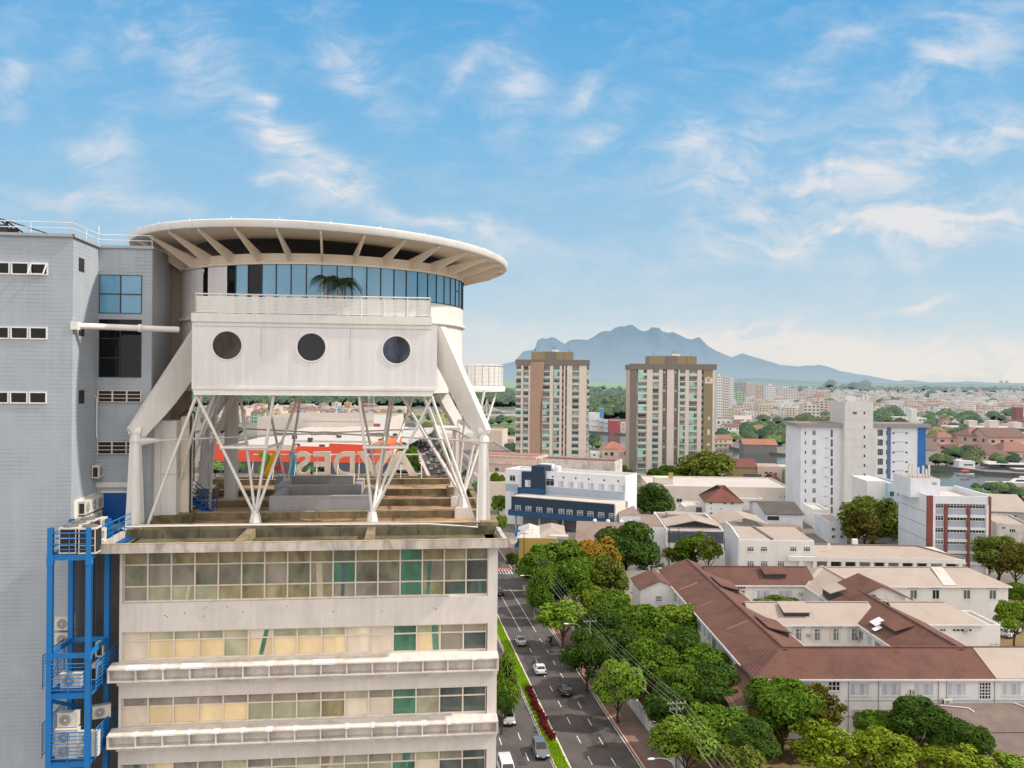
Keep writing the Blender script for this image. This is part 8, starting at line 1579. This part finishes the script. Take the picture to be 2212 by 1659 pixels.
# ---------------------------------------------------------------- trees of the far town
FT = [MB() for _ in range(3)]; rt_ = random.Random(9)
for k, b in enumerate(FT):
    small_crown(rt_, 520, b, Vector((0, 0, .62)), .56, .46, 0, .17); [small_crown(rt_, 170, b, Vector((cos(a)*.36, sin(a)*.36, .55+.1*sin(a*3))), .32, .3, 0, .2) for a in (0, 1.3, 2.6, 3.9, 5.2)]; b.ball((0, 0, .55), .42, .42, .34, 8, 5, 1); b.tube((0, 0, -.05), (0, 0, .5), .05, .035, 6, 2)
FTM = [b.mesh('tree', [FL[0], L_['core'], M_bark], fixn=False) for b in FT]
FLT = [('dark green', leafmat('far_leaf_dark', '2f4c20', .8, haze=HZ)), ('green', leafmat('far_leaf_mid', '44682a', .8, haze=HZ)), ('olive', leafmat('far_leaf_olive', '5d6a30', .8, haze=HZ)), ('light green', leafmat('far_leaf_light', '6a8a34', .8, haze=HZ))]
def ftree(u, v, px, r, group='trees of the far town', wide=1., label=None):
    P = G(u, v); h = px*P.y/K; i = r.choices(range(4), (3, 4, 2, 1.4))[0]; o = place('tree', r.choice(FTM), None, (P.x, P.y, 0), r.uniform(0, 6), (h*wide, h*wide, h)); setmat(o, [FLT[i][1], CORE0, M_bark])
    shp = 'spreading' if wide > 1.15 else 'rounded' if wide > .95 else 'upright'; tag(o, label or '%s %s tree %s' % (FLT[i][0], shp, where(u, v)), 'tree', group); return o
for (u0, u1, v0, v1, n, px) in ((1552, 1720, 938, 962, 22, 24), (1600, 1715, 948, 968, 14, 20), (1560, 1730, 880, 925, 10, 18), (1740, 1830, 925, 945, 8, 26), (1735, 1800, 882, 905, 8, 20), (1890, 2010, 872, 888, 14, 14), (1895, 1945, 905, 935, 9, 26), (2000, 2110, 905, 940, 22, 22), (2010, 2090, 945, 965, 10, 24), (2040, 2130, 985, 1010, 10, 22), (2020, 2060, 1005, 1018, 5, 20), (2120, 2212, 985, 1015, 10, 20), (1780, 1900, 840, 850, 16, 16), (2100, 2212, 875, 920, 12, 16), (1900, 2200, 846, 868, 22, 12),
                                (450, 560, 1012, 1030, 12, 26), (560, 700, 1014, 1030, 10, 20), (455, 520, 925, 945, 9, 18), (500, 800, 880, 905, 14, 10), (1030, 1112, 900, 922, 16, 15), (1085, 1112, 940, 955, 4, 15), (862, 985, 890, 912, 16, 10), (1085, 1112, 960, 985, 5, 18), (1276, 1300, 955, 972, 5, 16), (1345, 1366, 928, 946, 3, 22), (2090, 2212, 1062, 1080, 18, 18), (1600, 1720, 985, 1004, 0, 12)):
    for _ in range(n): ftree(rt_.uniform(u0, u1), rt_.uniform(v0, v1), px*rt_.uniform(.75, 1.25), rt_, wide=rt_.uniform(.9, 1.35))
for i in range(18):       # both sides of the far avenue
    q = (22.3 if i % 2 else -6.5) if i < 18 else 6.7; y = (300+i*26) if i < 18 else 235+(i-18)*38; P = rp(q, y); h = rt_.uniform(6, 9); o = place('tree', rt_.choice(FTM), None, P, i, (h, h, h)); j = i % 3; setmat(o, [FLT[j][1], CORE0, M_bark]); side = 'right side' if q > 20 else 'left side' if q < 0 else 'median'
    tag(o, '%s street tree, %s of the far avenue, %s' % (FLT[j][0], side, 'near the roof edge' if y < 380 else 'by the old long building' if y < 560 else 'near its far end'), 'tree', 'street trees of the far avenue')
# waterside reeds
# ---------------------------------------------------------------- mall, sheds and the avenue's old buildings
ML = Site(431, 1020, 0, rad(-1.5)); rt = ML.thing('shopping_hall', 'huge low shopping hall with an orange red front and pale roof', 'hall'); xe = ML.X(806); x2 = ML.X(842); zm0 = ML.Z(600, 1000); zt_ = ML.Z(600, 972)
fu = lambda x: ML.X(414.7+.25*x); fz = lambda y: ML.Z(620, 921.7+.25*y)
part('orange_front', [W_['orange']], rt, lambda b: b.prism([(fu(150), fz(305)), (fu(150), fz(150)), (fu(335), fz(155)), (fu(375), fz(205)), (fu(890), fz(206)), (fu(920), fz(166)), (fu(1190), fz(170)), (fu(1195), fz(140)), (fu(1560), fz(150)), (fu(1560), fz(305))], -.6, 0, 'xz')); part('orange_side', [W_['orng2']], rt, lambda b: b.box(fu(1562), x2, -.2, 40, -.2, fz(138)))
part('purple_strip', [wm('purple_strip', '7d4a6a')], rt, lambda b: b.box(fu(1530), fu(1575), -.7, -.61, fz(250), fz(165)))
part('slate_base', [W_['slate']], rt, lambda b: b.box(fu(65), x2, -.3, 2, -.2, fz(306))); part('cream_parapet', [W_['cream']], rt, lambda b: b.box(fu(340), fu(900), 2, 3, fz(230), fz(160)))
part('roof', [F_['wht']], rt, lambda b: (b.box(0, x2-.5, 2.1, 210, fz(206)-2, fz(206)-.5), b.box(30, x2-20, 60, 200, fz(206)-.5, fz(206)+.6)))
part('roof_unit', [DF], rt, lambda b: [b.box(x, x+2.6, y, y+2, fz(206)-.5, fz(206)+2.0) for x, y in [(rr_.uniform(8, x2-8), rr_.uniform(12, 110)) for _ in range(12)]])['kind'] = 'stuff'
BK = Site(557, 905, 0, rad(-1.5), P=ML.W(ML.X(557, 205), 205, 0)); rt = BK.thing('cream_warehouse', 'cream windowless warehouse rising behind the shopping hall roof', 'warehouse'); xk = BK.X(832); zk = BK.Z(700, 903); part('wall', [W_['cream'], F_['conc']], rt, lambda b: (b.box(0, xk, 0, 90, -.2, zk, 0, top=1), b.box(xk*.36, xk*.98, -.3, -.004, zk-2.5, zk-2.2, 1)))
part('sign_panel', [W_['white'], W_['red']], rt, lambda b: (b.box(xk*.93, xk*1.06, -8, -7, 8, zk+3), b.box(xk*.93, xk*.98, -8.1, -8.01, 8, 14, 1)))
for k, (y0, y1, hgt, wl, lb, rf) in enumerate(((318, 352, 9, 'beige', 'plain beige corner building right of the avenue, nearest the struts', 'conc'), (360, 470, 13, 'stain', 'old long building with rows of small windows along the avenue', 'brn'), (480, 540, 10, 'cream', 'cream shop row beyond the old long building', 'tile'), (552, 640, 12, 'white', 'white shop row near the far end of the avenue', 'wht'))):
    p = rp(21.4, y0); S_ = Site(0, 0, 0, AZ, P=p); rt = S_.thing('street_building', lb, 'building'); L_n = y1-y0
    part('wall', [W_[wl], F_[rf]], rt, lambda b: flat_block(b, 0, 24, 0, L_n, -.2, hgt, 0, 1, .6, .3))
    if k: 
        for r2 in range(2 if k == 1 else 1):
            for i in range(int(L_n/5.5)): put_win(rt, win_mesh(1.5, 2.2, 1, (1,), GD, DF, .1, False), 0, 4+i*5.5, hgt-4.2-4*r2, 'l')
        part('awning', [W_['grey']], rt, lambda b: b.box(-2, -.01, 1, L_n-1, 3.4, 3.7))
    else: part('panel_line', [W_['grey']], rt, lambda b: b.box(4, 20, -.05, -.003, 1, 1.2))
for k, (u, v, u1, vt, wl, lb) in enumerate(((1052, 985, 1086, 930, 'beige', 'large plain beige hall right of the front pavilion leg'), (1086, 975, 1112, 948, 'pink', 'salmon coloured flat block behind the beige hall'))):
    simple('street_hall', lb, u, v, -6, u1, vt, 30, wl, 'conc', 'flat')
# lattice mast, bridge
lt = G(802, 903); t = thing('lattice_mast', 'slender lattice radio mast behind the right strut fan', 'mast', (lt.x, lt.y, 0)); b = MB(); hL_ = 46
for k in range(12):
    z0, z1 = k*hL_/12, (k+1)*hL_/12; a0, a1 = 4.2-2.6*k/12, 4.2-2.6*(k+1)/12
    for sx_, sy_ in ((-1, -1), (1, -1), (1, 1), (-1, 1)):
        b.beam((sx_*a0, sy_*a0, z0), (sx_*a1, sy_*a1, z1), .3, .3)
        nx_, ny_ = (-sy_, sx_); b.beam((sx_*a0, sy_*a0, z0), (nx_*a1, ny_*a1, z1), .16, .16); b.beam((sx_*a1, sy_*a1, z1), (nx_*a1, ny_*a1, z1), .16, .16)
b.build('frame', [W_['stain']], t)
b = MB(); [b.lathe([(.01, 0), (.9, 0), (.9, .5), (.01, .6)], 8, 0, c=(1.8*sx_, -2, z)) for sx_, z in ((-1, 24), (1, 30), (-1, 36))]; b.build('antenna', [W_['white']], t)
bd = thing('road_bridge', 'pale road bridge with white stay cables beyond the far leg', 'bridge', AT(1020, 895, 940)*Vector((1, 1, 0)) if False else (AT(1020, 895, 940).x, 940, 0), 0.06); zb_ = AT(1020, 896, 940).z; b = MB(); b.box(-20, 95, 0, 11, zb_-1.6, zb_); b.box(-20, 95, -.3, 0, zb_-1.4, zb_+1.1); b.build('deck', [W_['cream']], bd)
for x in (-10, 18, 46, 74): b = MB(); b.box(x, x+2, 2, 9, -.3, zb_-1.6); b.build('pier', [W_['grey']], bd)
b = MB(); b.tube((16, 5, zb_), (16, 5, zb_+17), .7, .4, 8); b.build('mast', [W_['white']], bd); b = MB()
for i in range(7): b.tube((16, 5, zb_+16-i*1.4), (16+6+i*5, 1, zb_), .16, n=4); b.tube((16, 5, zb_+16-i*1.4), (16-5-i*3.5, 1, zb_), .16, n=4)
b.build('stay_cable', [W_['white']], bd)['kind'] = 'stuff'
bu = thing('bus', 'white and blue bus crossing the road bridge', 'bus', AT(1097, 886, 943)*Vector((1, 1, 1)) if False else (AT(1097, 886, 943).x, 943.5, zb_+.02), .06); b = MB(); b.box(-6, 6, 0, 2.5, .5, 3.2); b.build('body', [W_['white']], bu); b = MB(); b.box(-5.8, 5.6, -.03, -.004, 1.6, 2.7); b.build('window', [GD], bu); b = MB(); b.box(-6.02, -3, -.04, -.005, .5, 1.6); b.build('stripe', [W_['sky']], bu)
for x in (-4, 4): b = MB(); b.tube((x, -.05, .5), (x, .4, .5), .5, n=12); b.build('wheel', [M_tyre], bu)
# boats
yp = G(2200, 1050); yt = thing('motor_yacht', 'white motor yacht with a dark window band moored at the right edge', 'yacht', (yp.x, yp.y, -.1), .12); b = MB(); sec = []
for x, w_, zk_, zd_ in ((-9, 0.1, 1.9, 2.3), (-7, 1.2, .5, 2.1), (-3, 2.0, 0, 1.9), (3, 2.2, 0, 1.7), (8, 2.0, .1, 1.6)): sec.append((x, w_, zk_, zd_)); b.v += [(x, -w_, zd_), (x, -w_*.7, zk_), (x, w_*.7, zk_), (x, w_, zd_)]
for i in range(4):
    for k in range(4): b.f.append((i*4+k, i*4+(k+1) % 4, (i+1)*4+(k+1) % 4, (i+1)*4+k)); b.m.append(0)
b.f += [(0, 1, 2, 3), (16, 17, 18, 19)]; b.m += [0, 0]; b.build('hull', [W_['white']], yt); b = MB(); b.add([(-4, -1.5, 1.9), (6, -1.6, 1.7), (6, 1.6, 1.7), (-4, 1.5, 1.9), (-1.5, -1.2, 3.6), (5, -1.3, 3.6), (5, 1.3, 3.6), (-1.5, 1.2, 3.6)], ((0, 1, 5, 4), (1, 2, 6, 5), (2, 3, 7, 6), (3, 0, 4, 7), (4, 5, 6, 7))); b.box(1, 4.5, -1, 1, 3.6, 4.6); b.build('cabin', [W_['white']], yt); b = MB(); b.add([(-2.8, -1.52, 2.4), (5.4, -1.55, 2.3), (5.1, -1.42, 3.1), (-1.9, -1.36, 3.2)], ((0, 1, 2, 3),)); b.build('window', [GD], yt, fixn=False); b = MB(); b.tube((3, 0, 4.6), (3.5, 0, 6.2), .06, n=5); b.build('mast', [W_['grey']], yt)
rb_ = G(2085, 1026); t = thing('canopy_boat', 'small boat with a red canopy on the dark river', 'boat', (rb_.x, rb_.y, -.1), .05); b = MB(); b.add([(-5, 0, .9), (-4, -.9, .7), (4, -1, .6), (5, 0, .8), (4, 1, .6), (-4, .9, .7), (-3.4, -.5, 0), (3.6, -.6, 0), (3.6, .6, 0), (-3.4, .5, 0)], ((0, 1, 6), (1, 2, 7, 6), (2, 3, 7), (3, 4, 8), (3, 8, 7), (4, 5, 9, 8), (5, 0, 9), (0, 6, 9), (6, 7, 8, 9), (0, 5, 4, 3, 2, 1))); b.build('hull', [W_['wht2']], t); b = MB(); gable(b, -2.4, 2, -.9, .9, 2.2, 2.8, 'x', 0, .8, .8, .06, .2); b.build('canopy', [W_['red']], t); b = MB(); [b.tube((x, y, .6), (x, y, 2.2), .05, n=5) for x in (-2, 1.8) for y in (-.7, .7)]; b.build('post', [W_['grey']], t)
jt = G(2170, 1043); t = thing('jetty', 'thin pale floating jetty beside the yacht', 'jetty', (jt.x, jt.y, 0), .05); b = MB(); b.box(-9, 6, 0, 1.4, -.05, .5); b.build('deck', [W_['cream']], t); b = MB(); [b.tube((x, 0, -.1), (x, 0, 1.3), .12, n=6) for x in (-8, -1, 5)]; b.build('pile', [W_['grey']], t)
